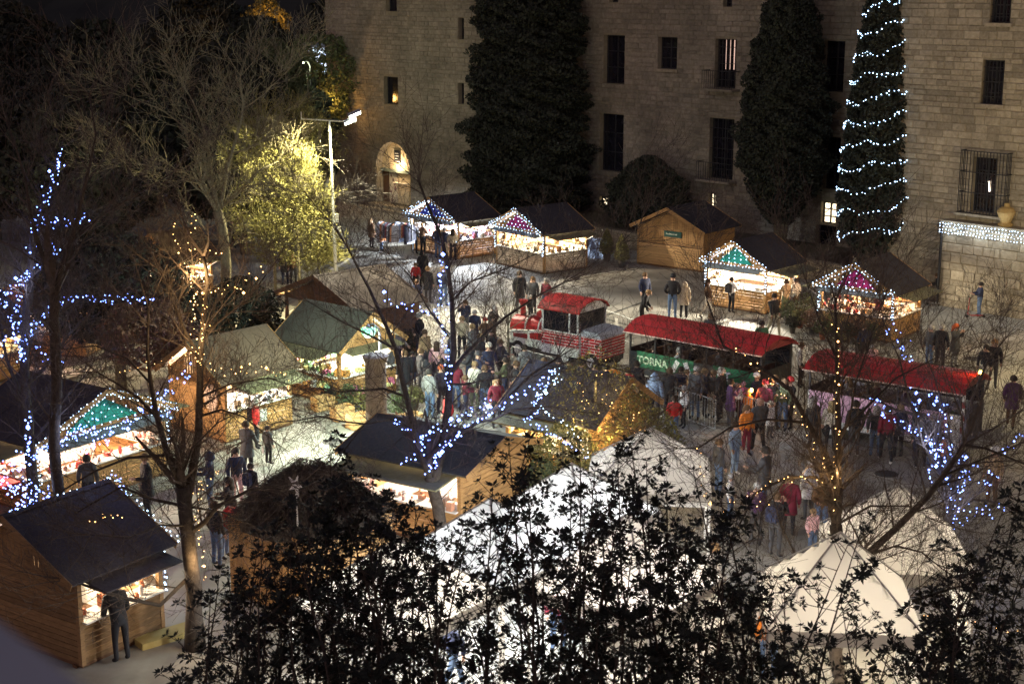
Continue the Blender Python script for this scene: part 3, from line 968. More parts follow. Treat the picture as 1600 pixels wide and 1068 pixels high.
rt = R(-34); u = Vector((math.cos(rt), math.sin(rt), 0)); v = Vector((-u.y, u.x, 0))
w, d = 3.7, 2.35
c = Vector((-9.06, 29.37, 0)) - u * w / 2 + v * d / 2
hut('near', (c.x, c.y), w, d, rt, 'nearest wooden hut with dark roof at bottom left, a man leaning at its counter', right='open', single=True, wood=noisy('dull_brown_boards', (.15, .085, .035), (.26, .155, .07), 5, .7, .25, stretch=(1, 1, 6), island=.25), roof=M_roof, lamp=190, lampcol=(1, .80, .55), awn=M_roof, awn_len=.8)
goods('papers and small wares on the counter of the nearest hut', (c.x, c.y, 0), rt, HUTS['near'][4], 8, [(.8, .76, .7), (.6, .2, .1), (.7, .6, .5)], 45, (.06, .18))
string_net('rake_lights', 'white and warm lights along the ridge and far gable of the nearest hut', w, d, rt + math.pi, (c.x, c.y, 0), M_bulb_cold, 'light strings on the near huts', net=False, posts=True, size=.022,
           sides=[((0, d / 2 + .2, APEX + .06), (0, -d / 2 - .3, APEX + .06), 16)])

c, w, d, rt = from_gable(-.45, 37.6, 3.2, 3.6, 58)
hut('orange', c, w, d, rt, 'wooden hut with orange planks and pink lit counter, behind the blue lit trunk', left='open', front='closed', single=True, roof=noisy('worn_grey_felt', (.045, .043, .036), (.08, .076, .06), 14, .85, .4, patch=.3), lamp=420, lampcol=(1, .78, .62), awn_len=.95, APEX=2.62)
goods('hoops and pink wares in the hut behind the blue lit trunk', (c[0], c[1], 0), rt, HUTS['orange'][4], 9, [(.8, .7, .66), (.5, .25, .15), (.7, .45, .4)], 70, (.06, .18))

c, w, d, rt = from_gable(3.15, 41.9, 3.1, 3.0, 54)
hut('yellow', c, w, d, rt, 'yellow lit wooden hut wrapped in bushes, left of the railings by the train', left='open', roof=M_roof, lamp=260, lampcol=(1, .72, .34), awn_len=.9)
goods('baubles and greenery on the yellow lit hut wrapped in bushes', (c[0], c[1], 0), rt, HUTS['yellow'][4], 10, [(.8, .65, .3), (.3, .35, .1), (.7, .5, .3)], 70, (.06, .18))

# brushwood kiosk in front of the square
def brush_kiosk():
    c = (-4.75, 33.6); rt = R(-40)
    root = empty('brushwood_kiosk', (*c, 0), rt)
    tag(root, 'kiosk with a dark brushwood roof and lit boards, in front of the orange planked hut', 'kiosk')
    r = random.Random(5)
    hw = 1.35
    for nm, p0, p1 in (('front', (-hw, -hw), (hw, -hw)), ('right', (hw, -hw), (hw, hw)), ('back', (hw, hw), (-hw, hw)), ('left', (-hw, hw), (-hw, -hw))):
        m = MB(); boards(m, p0, p1, .05, 1.95, True, r=r); m.build('plank_wall', M_wood, root, kind='stuff')
    m = MB(); m.lathe([(1.75, 1.85), (1.2, 2.4), (.45, 3.0), (.05, 3.15)], 10); m.build('roof', M_bark, root)
    V = []; F = []
    for i in range(11000):
        a = r.uniform(0, 6.283); t = r.random() ** .7
        rad = 1.85 * t + .1; z = 3.22 - (rad / 1.85) ** 1.2 * 1.4 + r.uniform(-.03, .16)
        p = Vector((rad * math.cos(a), rad * math.sin(a), z))
        dr = Vector((math.cos(a + r.uniform(-.9, .9)), math.sin(a + r.uniform(-.9, .9)), r.uniform(-1.0, .25))).normalized() * r.uniform(.15, .45)
        n_ = dr.orthogonal().normalized() * .006
        b = len(V); V += [p - n_, p + n_, p + dr]; F.append((b, b + 1, b + 2))
    np_mesh('brushwood', [tuple(x) for x in V], F, M_bark, parent=root, kind='stuff')
    # white painted star on a stick, on the roof
    s = MB()
    s.tube([(.9, -1.2, 2.2), (1.0, -1.3, 3.0)], .02, 5)
    for k in range(5):
        a = k * 2 * math.pi / 5
        s.prism([(1.0, -1.32, 3.2), (1.0 + .09 * math.cos(a - .6), -1.32, 3.2 + .09 * math.sin(a - .6)), (1.0 + .26 * math.cos(a), -1.32, 3.2 + .26 * math.sin(a)), (1.0 + .09 * math.cos(a + .6), -1.32, 3.2 + .09 * math.sin(a + .6))], (0, .03, 0))
    s.build('star_ornament', M_white_paint, root)
brush_kiosk()

# two more stalls behind the trees at left
c = G(292, 470)
hut('white_far', (c.x - .6, c.y + 1.0), 2.4, 2.2, R(-40), 'small bright stall behind the trunk with warm lights, far left', front='open', right='open', roof=M_roof_brown, lamp=200, lampcol=(1, .72, .5))
c = G(100, 560)
hut('pink_far', (c.x - 1.0, c.y + 1.6), 4.2, 2.4, R(-10), 'reddish lit stall behind the trunks of the blue lit tree, far left', front='open', right='open', roof=M_roof_brown, lamp=200, lampcol=(1, .55, .38))
c = G(-25, 600)
hut('gold_far', (c.x - 0.9, c.y + 1.2), 3.4, 2.4, R(-30), 'golden lit stall cut off by the left edge of the picture', front='open', right='open', roof=M_roof_brown, lamp=200, lampcol=(1, .7, .3))

# clothes rails beside the first hut
for i, (px, py, n) in enumerate([(606, 397, 10), (632, 398, 12)]):
    p = G(px, py)
    ro = empty('clothes_rail', p, HUTS['clothes'][1])
    tag(ro, ['clothes rail with dark scarves at the far left of the hut with the blue sign', 'clothes rail with orange and pale shirts beside the blue signed hut'][i], 'clothes rail', 'clothes rails of the first hut')
    m = MB()
    for x in (-.75, .75): m.tube([(x, 0, 0), (x, 0, 1.75)], .015, 5); m.tube([(x, -.25, .02), (x, .25, .02)], .015, 5)
    m.tube([(-.75, 0, 1.75), (.75, 0, 1.75)], .015, 5); m.build('rail_frame', M_metal, ro)
    r = random.Random(i)
    for k in range(n):
        x = -.68 + 1.36 * k / (n - 1); s = r.uniform(.03, .045); L = r.uniform(.7, 1.15)
        cc = [(.12, .14, .2), (.5, .5, .5), (.7, .3, .12), (.55, .6, .7), (.3, .08, .1), (.06, .06, .08)][r.randrange(6)]
        g_ = MB(); g_.prism([(x, -.03, 1.72), (x, -.22, 1.6), (x, -.26, 1.72 - L), (x, .26, 1.72 - L), (x, .22, 1.6), (x, .03, 1.72)], (s, 0, 0))
        g_.build('garment', flat(cc), ro)

# long band of lights on the terrace wall
def wall_lights():
    ro = empty('wall_lights', FA - FV * .7, FROT)
    tag(ro, 'long band of cold white lights in four rows along the top of the terrace wall', 'string lights')
    wi = MB(); bu = MB(); r = random.Random(3)
    for k in range(4):
        z = zt + .02 - k * .14
        wi.tube([(tw0 - .06, -.13, z), (tw1, -.13, z)], .006, 3)
        s = tw0 - .05
        while s < tw1:
            bu.octa((s, -.15, z + r.uniform(-.03, .03)), .024 * r.uniform(.7, 1.3)); s += .155 * r.uniform(.8, 1.2)
    wi.build('wire', M_dark, ro, kind='stuff'); bu.build('bulbs', M_bulb_cold, ro, kind='stuff')
    for s in np.linspace(tw0 + .6, tw0 + 4.2, 4):
        point('light_band_glow', (float(s), -.5, zt - .2), 9, (.75, .87, 1), ro, .25)
wall_lights()

# ------------------------------------------------------------------ white marquees
def tent(c, w, rot, label, zE=2.35, zP=3.35, lamp=0, col=(1, .95, .88), walls=('back',)):
    ro = empty('market_tent', (*c, 0), rot)
    tag(ro, label, 'tent', 'white pop-up tents at the front')
    h = w / 2
    for sx in (-1, 1):
        for sy in (-1, 1):
            m = MB(); x, y = sx * (h - .03), sy * (h - .03)
            m.box(x - .025, x + .025, y - .025, y + .025, 0, zE); m.build('pole', M_white_paint, ro)
    # canopy: slightly sagging pyramid
    V = []; F = []; n = 12
    for i in range(n + 1):
        for j in range(n + 1):
            x = -1 + 2 * i / n; y = -1 + 2 * j / n
            m_ = max(abs(x), abs(y)); t = 1 - m_
            dg = min(abs(x), abs(y)) / max(m_, 1e-6)
            z = zE + (zP - zE) * t - .03 * math.sin(math.pi * m_) * (1 - dg)
            V.append((x * h, y * h, z))
    for i in range(n):
        for j in range(n):
            a = i * (n + 1) + j
            F.append((a, a + n + 1, a + n + 2, a + 1))
    np_mesh('canopy', V, F, M_canvas, parent=ro, smooth=False)
    for sx in (-1, 1):
        for sy in (-1, 1):
            e = MB(); e.tube([(sx * h, sy * h, zE + .012), (0, 0, zP + .012)], .018, 5); e.build('canopy_seam', flat((.5, .49, .46)), ro)
            e = MB(); e.tube([(sx * (h - .06), sy * (h - .06), zE - .12), (0, 0, zP - .16)], .022, 5); e.build('frame_rib', M_metal, ro)
    v = MB()
    for (p, q) in (((-h, -h), (h, -h)), ((h, -h), (h, h)), ((h, h), (-h, h)), ((-h, h), (-h, -h))):
        d = Vector((q[0] - p[0], q[1] - p[1], 0)); nn = Vector((d.y, -d.x, 0)).normalized() * .012
        v.prism([(p[0] + nn.x, p[1] + nn.y, zE - .28), (q[0] + nn.x, q[1] + nn.y, zE - .28), (q[0] + nn.x, q[1] + nn.y, zE), (p[0] + nn.x, p[1] + nn.y, zE)], tuple(nn * .2))
    v.build('valance', M_canvas, ro)
    s = MB(); hh = h - .03
    for nm in walls:
        if nm == 'back': s.box(-hh + .03, hh - .03, hh - .005, hh + .003, .02, zE - .03)
        if nm == 'left': s.box(-hh - .003, -hh + .005, -hh + .03, hh - .03, .02, zE - .03)
        if nm == 'right': s.box(hh - .005, hh + .003, -hh + .03, hh - .03, .02, zE - .03)
        if nm == 'front': s.box(-hh + .03, hh - .03, -hh - .003, -hh + .005, .02, zE - .03)
    if s.v: s.build('side_wall', M_canvas, ro)
    if lamp:
        m = MB(); m.lathe([(.02, 0), (.08, .04), (.08, .12), (.02, .16)], 8, c=(0, 0, zE - .25)); m.build('lamp', M_tube, ro)
        point('tent_lamp', (0, 0, zE - .35), lamp, col, ro, .12)
    return ro

TR = R(-37)
tu = Vector((math.cos(TR), math.sin(TR), 0)); tv = Vector((-tu.y, tu.x, 0))
base = Vector((3.15, 34.85, 0))
labs = ['white tent with plain canopy and white corner post, farthest of the bright row at front', 'second white tent from the far end of the bright row, lit cold white from inside',
        'third white tent of the row, glowing bluish white behind the dark leaves', 'nearest white tent of the row, half hidden by dark leaves at the bottom edge']
for i in range(4):
    p = base - tv * 3.0 * i if i else Vector((3.37, 35.3, 0))
    tent((p.x, p.y), 2.96, TR if i else R(-6), labs[i], zP=3.55, lamp=(50, 330, 360, 230)[i], col=((1, .93, .84), (.86, .93, 1), (.8, .9, 1), (1, .93, .8))[i], walls=('right',) if i in (1,) else ())
base2 = Vector((8.15, 30.3, 0))
labs2 = ['large white tent glowing cream at lower right, its peak crossed by a bare limb', 'cream lit white tent in front of the other at lower right', 'white tent at the lower edge between the two bright rows']
for i in range(3):
    p = (Vector((8.2, 30.4, 0)), Vector((6.35, 27.5, 0)), base2 - tv * 4.9 - tu * 3.6)[i]
    tent((p.x, p.y), 2.9, R(-6) if i < 2 else TR, labs2[i], zE=2.3, zP=3.75, lamp=(120, 140, 240)[i], col=((1, .84, .62), (1, .86, .66), (1, .9, .8))[i], walls=('right',))

# ------------------------------------------------------------------ lamp posts
def tall_lamp():
    p = G(527, 484)
    ro = empty('lamp_post', p, R(0)); tag(ro, 'tall grey lamp post with two floodlights on its cross arm, left of the plaza', 'lamp post')
    m = MB(); m.tube([(0, 0, 0), (0, 0, .25), (0, 0, .27), (-.06, 0, 4.2), (-.12, 0, 8.35)], [.14, .14, .085, .075, .05], 10); m.build('pole', M_metal, ro)
    m = MB(); m.tube([(-1.35, 0, 8.45), (.75, 0, 8.33)], .035, 6); m.tube([(-1.33, 0, 8.42), (-1.33, 0, 8.75)], .03, 6); m.build('cross_arm', M_metal, ro)
    for i, (x, z, tl) in enumerate([(.75, 8.36, 0), (.95, 8.66, 1)]):
        h = MB()
        A = Matrix.Translation((x, 0, z)) @ Matrix.Rotation(R(-22), 4, 'Y') @ Matrix.Rotation(R(20), 4, 'X')
        h.box(-.26, .30, -.16, .16, -.03, .07, 0, A); ho = h.build('floodlight', M_metal, ro)
        q = MB(); q.box(-.22, .30, -.17, .14, -.045, -.032, 0, A); q.box(-.2, .28, -.172, -.162, -.02, .05, 0, A); q.build('lens', M_flood, ho)
    m = MB(); m.tube([(.75, 0, 8.3), (.8, 0, 8.7), (1.0, 0, 8.72)], .02, 5); m.build('bracket', M_metal, ro)
    m = MB(); m.box(.09, .28, -.12, .1, 3.4, 3.75); m.build('junction_box', M_metal, ro)
    m = MB(); m.box(.0, .18, -.1, .1, 3.95, 4.3); m.build('loudspeaker', M_metal, ro)
    spot('floodlight_lamp', (1.0, -.35, 8.25), (8, -9, 0), 6500, (1.0, .92, .70), 115, .55, ro, .14)
    spot('floodlight_lamp', (.2, -.45, 8.15), (-7, -1.5, -1.0), 6500, (1.0, .90, .50), 128, .5, ro, .14)
tall_lamp()


def column_lamp():
    p = G(590, 728)
    ro = empty('stone_column', p, 0); tag(ro, 'round stone column on stepped base, in the middle of the lower market', 'column')
    for k, (r_, z0, z1) in enumerate([(1.05, 0, .16), (.85, .162, .32), (.62, .322, .5)]):
        m = MB(); m.lathe([(r_, z0), (r_, z1 - .02), (r_ - .03, z1)], 20); m.build('base_step', M_stone, ro)
    m = MB(); m.lathe([(.42, .5), (.36, .62), (.33, .7), (.31, 3.2), (.36, 3.3), (.40, 3.42), (.3, 3.46)], 16); m.build('shaft', M_stone, ro, smooth=False)
    m = MB()
    r = random.Random(8)
    V = []; F = []
    for i in range(900):
        a = r.uniform(0, 6.283); q = Vector((.62 * math.cos(a), .62 * math.sin(a), .5)) + Vector((r.uniform(-.1, .1), r.uniform(-.1, .1), 0))
        dr = Vector((math.cos(a) * r.uniform(-.2, 1), math.sin(a) * r.uniform(-.2, 1), r.uniform(.1, 1))).normalized() * r.uniform(.1, .32)
        n_ = dr.orthogonal().normalized() * .012
        b = len(V); V += [q - n_, q + n_, q + dr]; F.append((b, b + 1, b + 2))
    g_ = np_mesh('column_plants', [tuple(x) for x in V], F, M_leaf_olive, kind='stuff'); g_.location = p
    tag(g_, 'dry brown grasses around the foot of the stone column', 'plants', kind='stuff')
    # globe lamp beside it
    p2 = G(597, 700)
    l = empty('globe_lamp', p2, 0); tag(l, 'street lamp with green glowing globe on a curved arm, by the green roof', 'street lamp')
    m = MB(); m.tube([(0, 0, 0), (0, 0, 3.55), (-.05, 0, 3.85), (-.22, 0, 3.98), (-.34, 0, 3.93)], [.06, .045, .03, .028, .028], 8); m.build('curved_post', M_metal, l)
    m = MB(); m.lathe([(.02, .12), (.07, .08), (.09, 0), (.08, -.01)], 14, c=(-.34, 0, 3.86)); m.build('cap', M_metal, l)
    m = MB(); m.lathe([(.03, -.30), (.16, -.26), (.235, -.12), (.235, .0), (.14, .02)], 14, c=(-.34, 0, 3.84)); m.build('globe', M_green_lamp, l, smooth=True)
    point('globe_light', (-.34, -.05, 3.40), 1100, (.78, 1, .74), l, .12)
column_lamp()


def plain_lamp(p, label, power, color, h=6.0):
    l = empty('street_lamp', p, 0); tag(l, label, 'street lamp')
    m = MB(); m.tube([(0, 0, 0), (0, 0, h), (-.15, 0, h + .25), (-.5, 0, h + .3)], [.07, .05, .035, .03], 8); m.build('post', M_dark, l)
    m = MB(); m.lathe([(.02, .14), (.2, .06), (.2, 0)], 10, c=(-.5, 0, h + .22)); m.build('shade', M_dark, l)
    m = MB(); m.lathe([(.03, -.12), (.14, -.05), (.14, 0)], 10, c=(-.5, 0, h + .20)); m.build('globe', emis('street_globe', color, 20), l)
    point('street_light', (-.5, 0, h - .05), power, color, l, .15)
plain_lamp(G(1730, 600), 'street lamp lighting the terrace wall, beyond the right edge', 850, (1, .80, .42))
plain_lamp(Vector((17.5, 26, 0)), 'street lamp near the large tent, beyond the right edge', 450, (1, .84, .55))
plain_lamp(G(-330, 560), 'street lamp behind the trees beyond the left edge', 500, (1, .66, .3))

plain_lamp(Vector((-11.6, 88, 0)), 'distant street lamp lighting the green tree, left of the tower', 260, (.9, 1, .62), 9.6)

# ------------------------------------------------------------------ small road train
TRAIN = []


def text_mesh(body, size, mat, parent, loc, rot, name='lettering', extrude=.004, bold=0.0, sx=1.0):
    cu = bpy.data.curves.new(name, 'FONT'); cu.body = body; cu.size = size; cu.extrude = extrude; cu.offset = bold
    t = bpy.data.objects.new(name, cu); COL.objects.link(t)
    bpy.context.view_layer.update()
    dg = bpy.context.evaluated_depsgraph_get()
    me = bpy.data.meshes.new_from_object(t.evaluated_get(dg))
    bpy.data.objects.remove(t)
    me.materials.clear(); me.materials.append(mat)
    o = bpy.data.objects.new(name, me); COL.objects.link(o)
    o.parent = parent; o.location = loc; o.rotation_euler = rot; o.scale = (sx, 1, 1)
    return o


def wheel(parent, x, y, r=.3, w=.18):
    m = MB(); m.lathe([(r * .6, -w / 2), (r, -w / 2), (r, w / 2), (r * .6, w / 2)], 16)
    m.v = [(v_[0] + x, v_[2] + y, v_[1] + r) for v_ in m.v]
    wh = m.build('wheel', M_tyre, parent)
    m = MB(); m.lathe([(r * .58, -w * .55), (r * .2, -w * .62), (r * .2, w * .62), (r * .58, w * .55)], 12)
    m.v = [(v_[0] + x, v_[2] + y, v_[1] + r) for v_ in m.v]
    m.build('rim', M_white_paint, wh)


def carriage(c, L, Wd, rot, label, banner_mat, banner):
    ro = empty('train_carriage', (*c, 0), rot); tag(ro, label, 'train carriage', 'carriages of the road train')
    hl, hw = L / 2, Wd / 2
    Zf, Zs, Zr = .40, 1.48, 2.28
    m = MB(); m.box(-hl, hl, -hw, hw, .35, Zf); m.build('chassis', M_dark, ro)
    for x in (-hl + .8, hl - .8):
        for y in (-hw + .1, hw - .1): wheel(ro, x, y)
    for sy in (-1, 1):
        m = MB(); m.box(-hl, hl, sy * hw - .02, sy * hw + .02, Zf + .002, Zs); m.build('side_panel', M_dark if banner == 'TORNA' else M_white_paint, ro)
    for sx in (-1, 1):
        m = MB(); m.box(sx * hl - .02, sx * hl + .02, -hw + .021, hw - .021, Zf + .002, Zs + .1); m.build('end_panel', M_dark, ro)
    n = 6
    for i in range(n):
        x = -hl + .04 + (L - .08) * i / (n - 1)
        for sy in (-1, 1):
            m = MB(); m.box(x - .03, x + .03, sy * hw - .028, sy * hw + .028, Zs + .002, Zr); m.build('pillar', M_dark, ro)
    for i in range(n - 1):
        xa = -hl + .07 + (L - .08) * i / (n - 1); xb = -hl + .01 + (L - .08) * (i + 1) / (n - 1)
        m = MB(); m.box(xa, xb, hw - .01, hw + .01, Zs + .002, Zr); m.build('far_window', M_glass_dark, ro)
    for sx in (-1, 1):
        m = MB(); m.prism([(sx * hl - .01, -hw - .1, Zr - .04), (sx * hl - .01, hw + .1, Zr - .04), (sx * hl - .01, hw * .8, Zr + .10), (sx * hl - .01, 0, Zr + .22), (sx * hl - .01, -hw * .8, Zr + .10)], (.02, 0, 0)); m.build('end_gable', M_red_dark, ro)
    # benches
    for i in range(n - 1):
        x = -hl + .15 + (L - .08) * (i + .35) / (n - 1)
        m = MB(); m.box(x, x + .38, -hw + .1, hw - .1, .74, .82); m.box(x, x + .06, -hw + .1, hw - .1, .822, 1.5); m.build('bench', M_wood_dark, ro)
    # roof: faceted barrel in red with a long crease
    prof = [(-hw - .24, Zr - .08), (-hw * .86, Zr + .14), (-hw * .50, Zr + .27), (0, Zr + .30), (hw * .50, Zr + .27), (hw * .86, Zr + .14), (hw + .24, Zr - .08)]
    m = MB()
    a = [(-hl - .12, y, z) for y, z in prof]; b = [(hl + .12, y, z) for y, z in prof]
    a2 = [(-hl - .10, y * .96, z - .05) for y, z in prof]; b2 = [(hl + .10, y * .96, z - .05) for y, z in prof]
    k = len(prof); m.v = a + b + a2 + b2
    for i in range(k - 1):
        m.f.append((i, k + i, k + i + 1, i + 1)); m.m.append(0)
        m.f.append((2 * k + i, 2 * k + i + 1, 3 * k + i + 1, 3 * k + i)); m.m.append(0)
        m.f.append((i, i + 1, 2 * k + i + 1, 2 * k + i)); m.m.append(0)
        m.f.append((k + i + 1, k + i, 3 * k + i, 3 * k + i + 1)); m.m.append(0)
    m.f += [(0, 2 * k, 3 * k, k), (k - 1, 2 * k - 1, 4 * k - 1, 3 * k - 1)]; m.m += [0, 0]
    rf = m.build('roof', M_red, ro)
    for sy in (-1, 1):
        m = MB(); m.box(-hl - .13, hl + .13, sy * (hw + .24) - .015, sy * (hw + .24) + .015, Zr - .12, Zr - .085); m.build('roof_trim', flat((.75, .55, .45), .4), rf)
    m = MB(); m.box(-hl - .1, hl + .1, -hw * .86 - .02, -hw * .86 + .02, Zr + .142, Zr + .16); m.build('roof_rib', M_red_dark, rf)
    # banner on the near side
    y = -hw - .03
    if banner == 'TORNA':
        segs = [(-hl + .35, -hl + 1.75), (-hl + 1.78, -hl + 2.75), (hl - 1.9, hl - .2)]
        for (x0, x1) in segs:
            m = MB(); m.box(x0, x1, y - .006, y + .006, .94, 1.52); bo = m.build('banner', banner_mat, ro)
        pale = flat((.62, .74, .5))
        text_mesh('TORNA', .37, pale, ro, (-hl + .38, y - .012, 1.10), (R(90), 0, 0), bold=.012, sx=1.0)
        text_mesh('NIT', .40, flat((.7, .72, .66)), ro, (hl - 1.85, y - .012, 1.08), (R(90), 0, 0), bold=.012)
        wmk = MB()
        for (x, an) in ((-hl + 2.0, R(28)), (-hl + 2.5, R(-24))):
            A = Matrix.Translation((x, y - .012, 1.22)) @ Matrix.Rotation(an, 4, 'Y')
            wmk.box(-.09, .09, -.005, .005, -.22, .22, 0, A)
        wmk.build('white_blades', M_white_paint, ro)
    else:
        for (x0, x1) in ((-hl + .05, -hl + .9), (-hl + .93, -hl + 2.9), (-hl + 2.94, hl - .4)):
            m = MB(); m.box(x0, x1, y - .006, y + .006, .62, 1.50); m.build('banner', banner_mat, ro)
        text_mesh('NA', .46, M_dark, ro, (-hl + 1.6, y - .012, .92), (R(90), 0, 0), bold=.012)
        rr = random.Random(3); pr_ = MB()
        for k in range(16):
            x = rr.uniform(-hl + 3.0, hl - .6); z = rr.uniform(.85, 1.3); s = rr.uniform(.05, .15)
            pr_.prism([(x, y - .013, z), (x + s, y - .013, z + s * .3), (x + s * .8, y - .013, z + s), (x - s * .2, y - .013, z + s * .7)], (0, .004, 0))
        pr_.build('banner_print', flat((.55, .25, .36)), ro, kind='stuff')
    return ro


def loco(c, rot):
    ro = empty('train_engine', (*c, 0), rot); tag(ro, 'red and white steam style road train engine with brick pattern', 'train engine')
    # local x: +x = rear; cab between x -.95..0.95 ; hood x -3.1..-.95 ; tender .95..2.0
    m = MB(); m.box(-3.0, 2.0, -.75, .75, .3, .5); m.build('chassis', M_dark, ro)
    for x in (-2.3, .2, 1.5):
        for y in (-.78, .78): wheel(ro, x, y, .34)
    # cab
    for sy in (-1, 1):
        m = MB(); m.box(-.95, .95, sy * .95 - .02, sy * .95 + .02, .78, 1.32); m.build('cab_side', M_brick, ro)
        m = MB(); m.box(-.95, .95, sy * .95 - .025, sy * .95 + .025, .45, .778); m.build('cab_skirt', M_white_paint, ro)
        m = MB(); m.box(-.95, .95, sy * .95 - .03, sy * .95 + .03, 1.322, 1.38); m.build('sill_rail', M_white_paint, ro)
        for x in (-.9, .48, .9):
            m = MB(); m.box(x - .04, x + .04, sy * .95 - .028, sy * .95 + .028, 1.382, 2.2); m.build('cab_pillar', M_white_paint, ro)
        m = MB(); m.box(-.95, .95, sy * .95 - .027, sy * .95 + .027, 2.2, 2.3); m.build('cab_header', M_white_paint, ro)
        m = MB(); m.box(-.85, .44, sy * .95 - .008, sy * .95 + .008, 1.382, 2.198); m.build('side_glass', M_glass_dark, ro)
        m = MB(); m.box(.52, .86, sy * .95 - .008, sy * .95 + .008, 1.382, 2.198); m.build('side_glass', M_glass_dark, ro)
    for x, nm in ((-.95, 'front_wall'), (.95, 'rear_wall')):
        m = MB(); m.box(x - .02, x + .02, -.93, .93, .5, 1.42); w_ = m.build(nm, M_white_paint, ro)
        m = MB(); m.box(x - .006, x + .006, -.8, .8, 1.42, 2.28); m.build('window_glass', M_glass_dark, w_)
        m = MB(); m.prism([(x - .03, -.93, 2.2), (x - .03, .93, 2.2), (x - .03, .5, 2.5), (x - .03, 0, 2.58), (x - .03, -.5, 2.5)], (.06, 0, 0)); m.build('gable', M_white_paint, w_)
    prof = [(-1.08, 2.22), (-.86, 2.42), (-.5, 2.56), (0, 2.62), (.5, 2.56), (.86, 2.42), (1.08, 2.22)]
    m = MB(); k = len(prof)
    m.v = [(-1.1, y, z) for y, z in prof] + [(1.05, y, z) for y, z in prof] + [(-1.1, y, z - .05) for y, z in prof] + [(1.05, y, z - .05) for y, z in prof]
    for i in range(k - 1):
        for f in ((i, k + i, k + i + 1, i + 1), (2 * k + i, 2 * k + i + 1, 3 * k + i + 1, 3 * k + i), (i, i + 1, 2 * k + i + 1, 2 * k + i), (k + i + 1, k + i, 3 * k + i, 3 * k + i + 1)):
            m.f.append(f); m.m.append(0)
    m.f += [(0, 2 * k, 3 * k, k), (k - 1, 2 * k - 1, 4 * k - 1, 3 * k - 1)]; m.m += [0, 0]
    m.build('cab_roof', M_red, ro)
    # hood: side tanks with brick print, rounded boiler on top
    for sy in (-1, 1):
        m = MB(); m.prism([(-.95, sy * .88, .5), (-2.9, sy * .62, .5), (-2.9, sy * .62, 1.0), (-.95, sy * .88, 1.25)], (0, -sy * .2, 0)); m.build('tank_side', M_white_paint, ro)
        m = MB(); m.prism([(-1.0, sy * .892, .86), (-1.7, sy * .80, .84), (-1.7, sy * .80, 1.06), (-1.0, sy * .892, 1.16)], (0, sy * .02, 0)); m.build('red_panel', M_red, ro)
        m = MB(); m.prism([(-1.85, sy * .785, .80), (-2.7, sy * .67, .78), (-2.7, sy * .67, .92), (-1.85, sy * .785, 1.0)], (0, sy * .02, 0)); m.build('red_panel', M_red_dark, ro)
        m = MB(); m.prism([(-.9, sy * .97, .62), (-3.0, sy * .72, .52), (-3.0, sy * .72, .64), (-.9, sy * .97, .80)], (0, -sy * .06, 0)); m.build('white_band', M_white_paint, ro)
    m = MB(); m.tube([(-.93, 0, 1.15), (-3.05, 0, 1.05)], [.52, .47], 16); m.build('boiler', M_red, ro)
    for x in (-1.5, -2.2): 
        m = MB(); m.tube([(x - .03, 0, 1.12), (x + .03, 0, 1.12)], .535, 16); m.build('boiler_band', M_white_paint, ro)
    m = MB(); m.tube([(-3.05, 0, 1.05), (-3.12, 0, 1.05)], [.40, .3], 16); m.build('smokebox_door', M_red_dark, ro)
    m = MB(); m.lathe([(.15, 0), (.12, .1), (.12, .5), (.2, .62), (.2, .7), (.13, .7)], 12, c=(-2.7, 0, 1.45)); m.build('chimney', M_red, ro)
    m = MB(); m.lathe([(.14, 0), (.14, .16), (.06, .24)], 10, c=(-1.8, 0, 1.58)); m.build('steam_dome', M_red, ro)
    # tender
    m = MB(); m.box(.98, 2.0, -.82, .82, .5, 1.3); m.build('tender', M_brick, ro)
    m = MB(); m.prism([(.98, -.86, 1.302), (2.03, -.86, 1.302), (1.85, -.86, 1.5), (.98, -.86, 1.55)], (0, 1.72, 0)); m.build('tender_cover', flat((.42, .43, .46), .5), ro)
    m = MB(); m.prism([(-3.0, -.7, .2), (-3.35, -.3, .15), (-3.35, .3, .15), (-3.0, .7, .2)], (0, 0, .3)); m.build('cowcatcher', M_red, ro)
    for y in (-.35, .35):
        m = MB(); m.lathe([(.09, 0), (.11, .08), (.03, .1)], 10)
        m.v = [(-3.0 - v_[2], v_[0] + y, v_[1] + .78) for v_ in m.v]; m.build('headlight', M_white_paint, ro)
    return ro


lc = loco((2.37, 56.2), R(-39)); lc.scale = (.92, .92, .98)
carriage((6.85, 50.9), 5.45, 1.9, R(-41), 'train carriage with red roof and green TORNA banner, in front of the shining counter', M_green_banner, 'TORNA')
car2 = carriage((12.05, 45.8), 5.0, 1.9, R(-37), 'rearmost train carriage with red roof and pink banner behind the queue', M_pink_banner, 'NA')
# striped corner pole and yellow beacon at the rear of the last carriage
m = MB(); 
for k in range(10): m.tube([(2.58, -1.0, .35 + k * .2), (2.58, -1.0, .35 + k * .2 + .197)], .055, 6, k % 2)
m.build('striped_pole', [M_white_paint, M_red_dark], car2)
m = MB(); m.lathe([(.05, 0), (.06, .06), (.03, .10)], 8, c=(2.6, .2, 2.56)); m.build('beacon', M_yellow, car2)
point('beacon_glow', (2.6, -.1, 2.85), 9, (1, .45, .08), car2, .06)


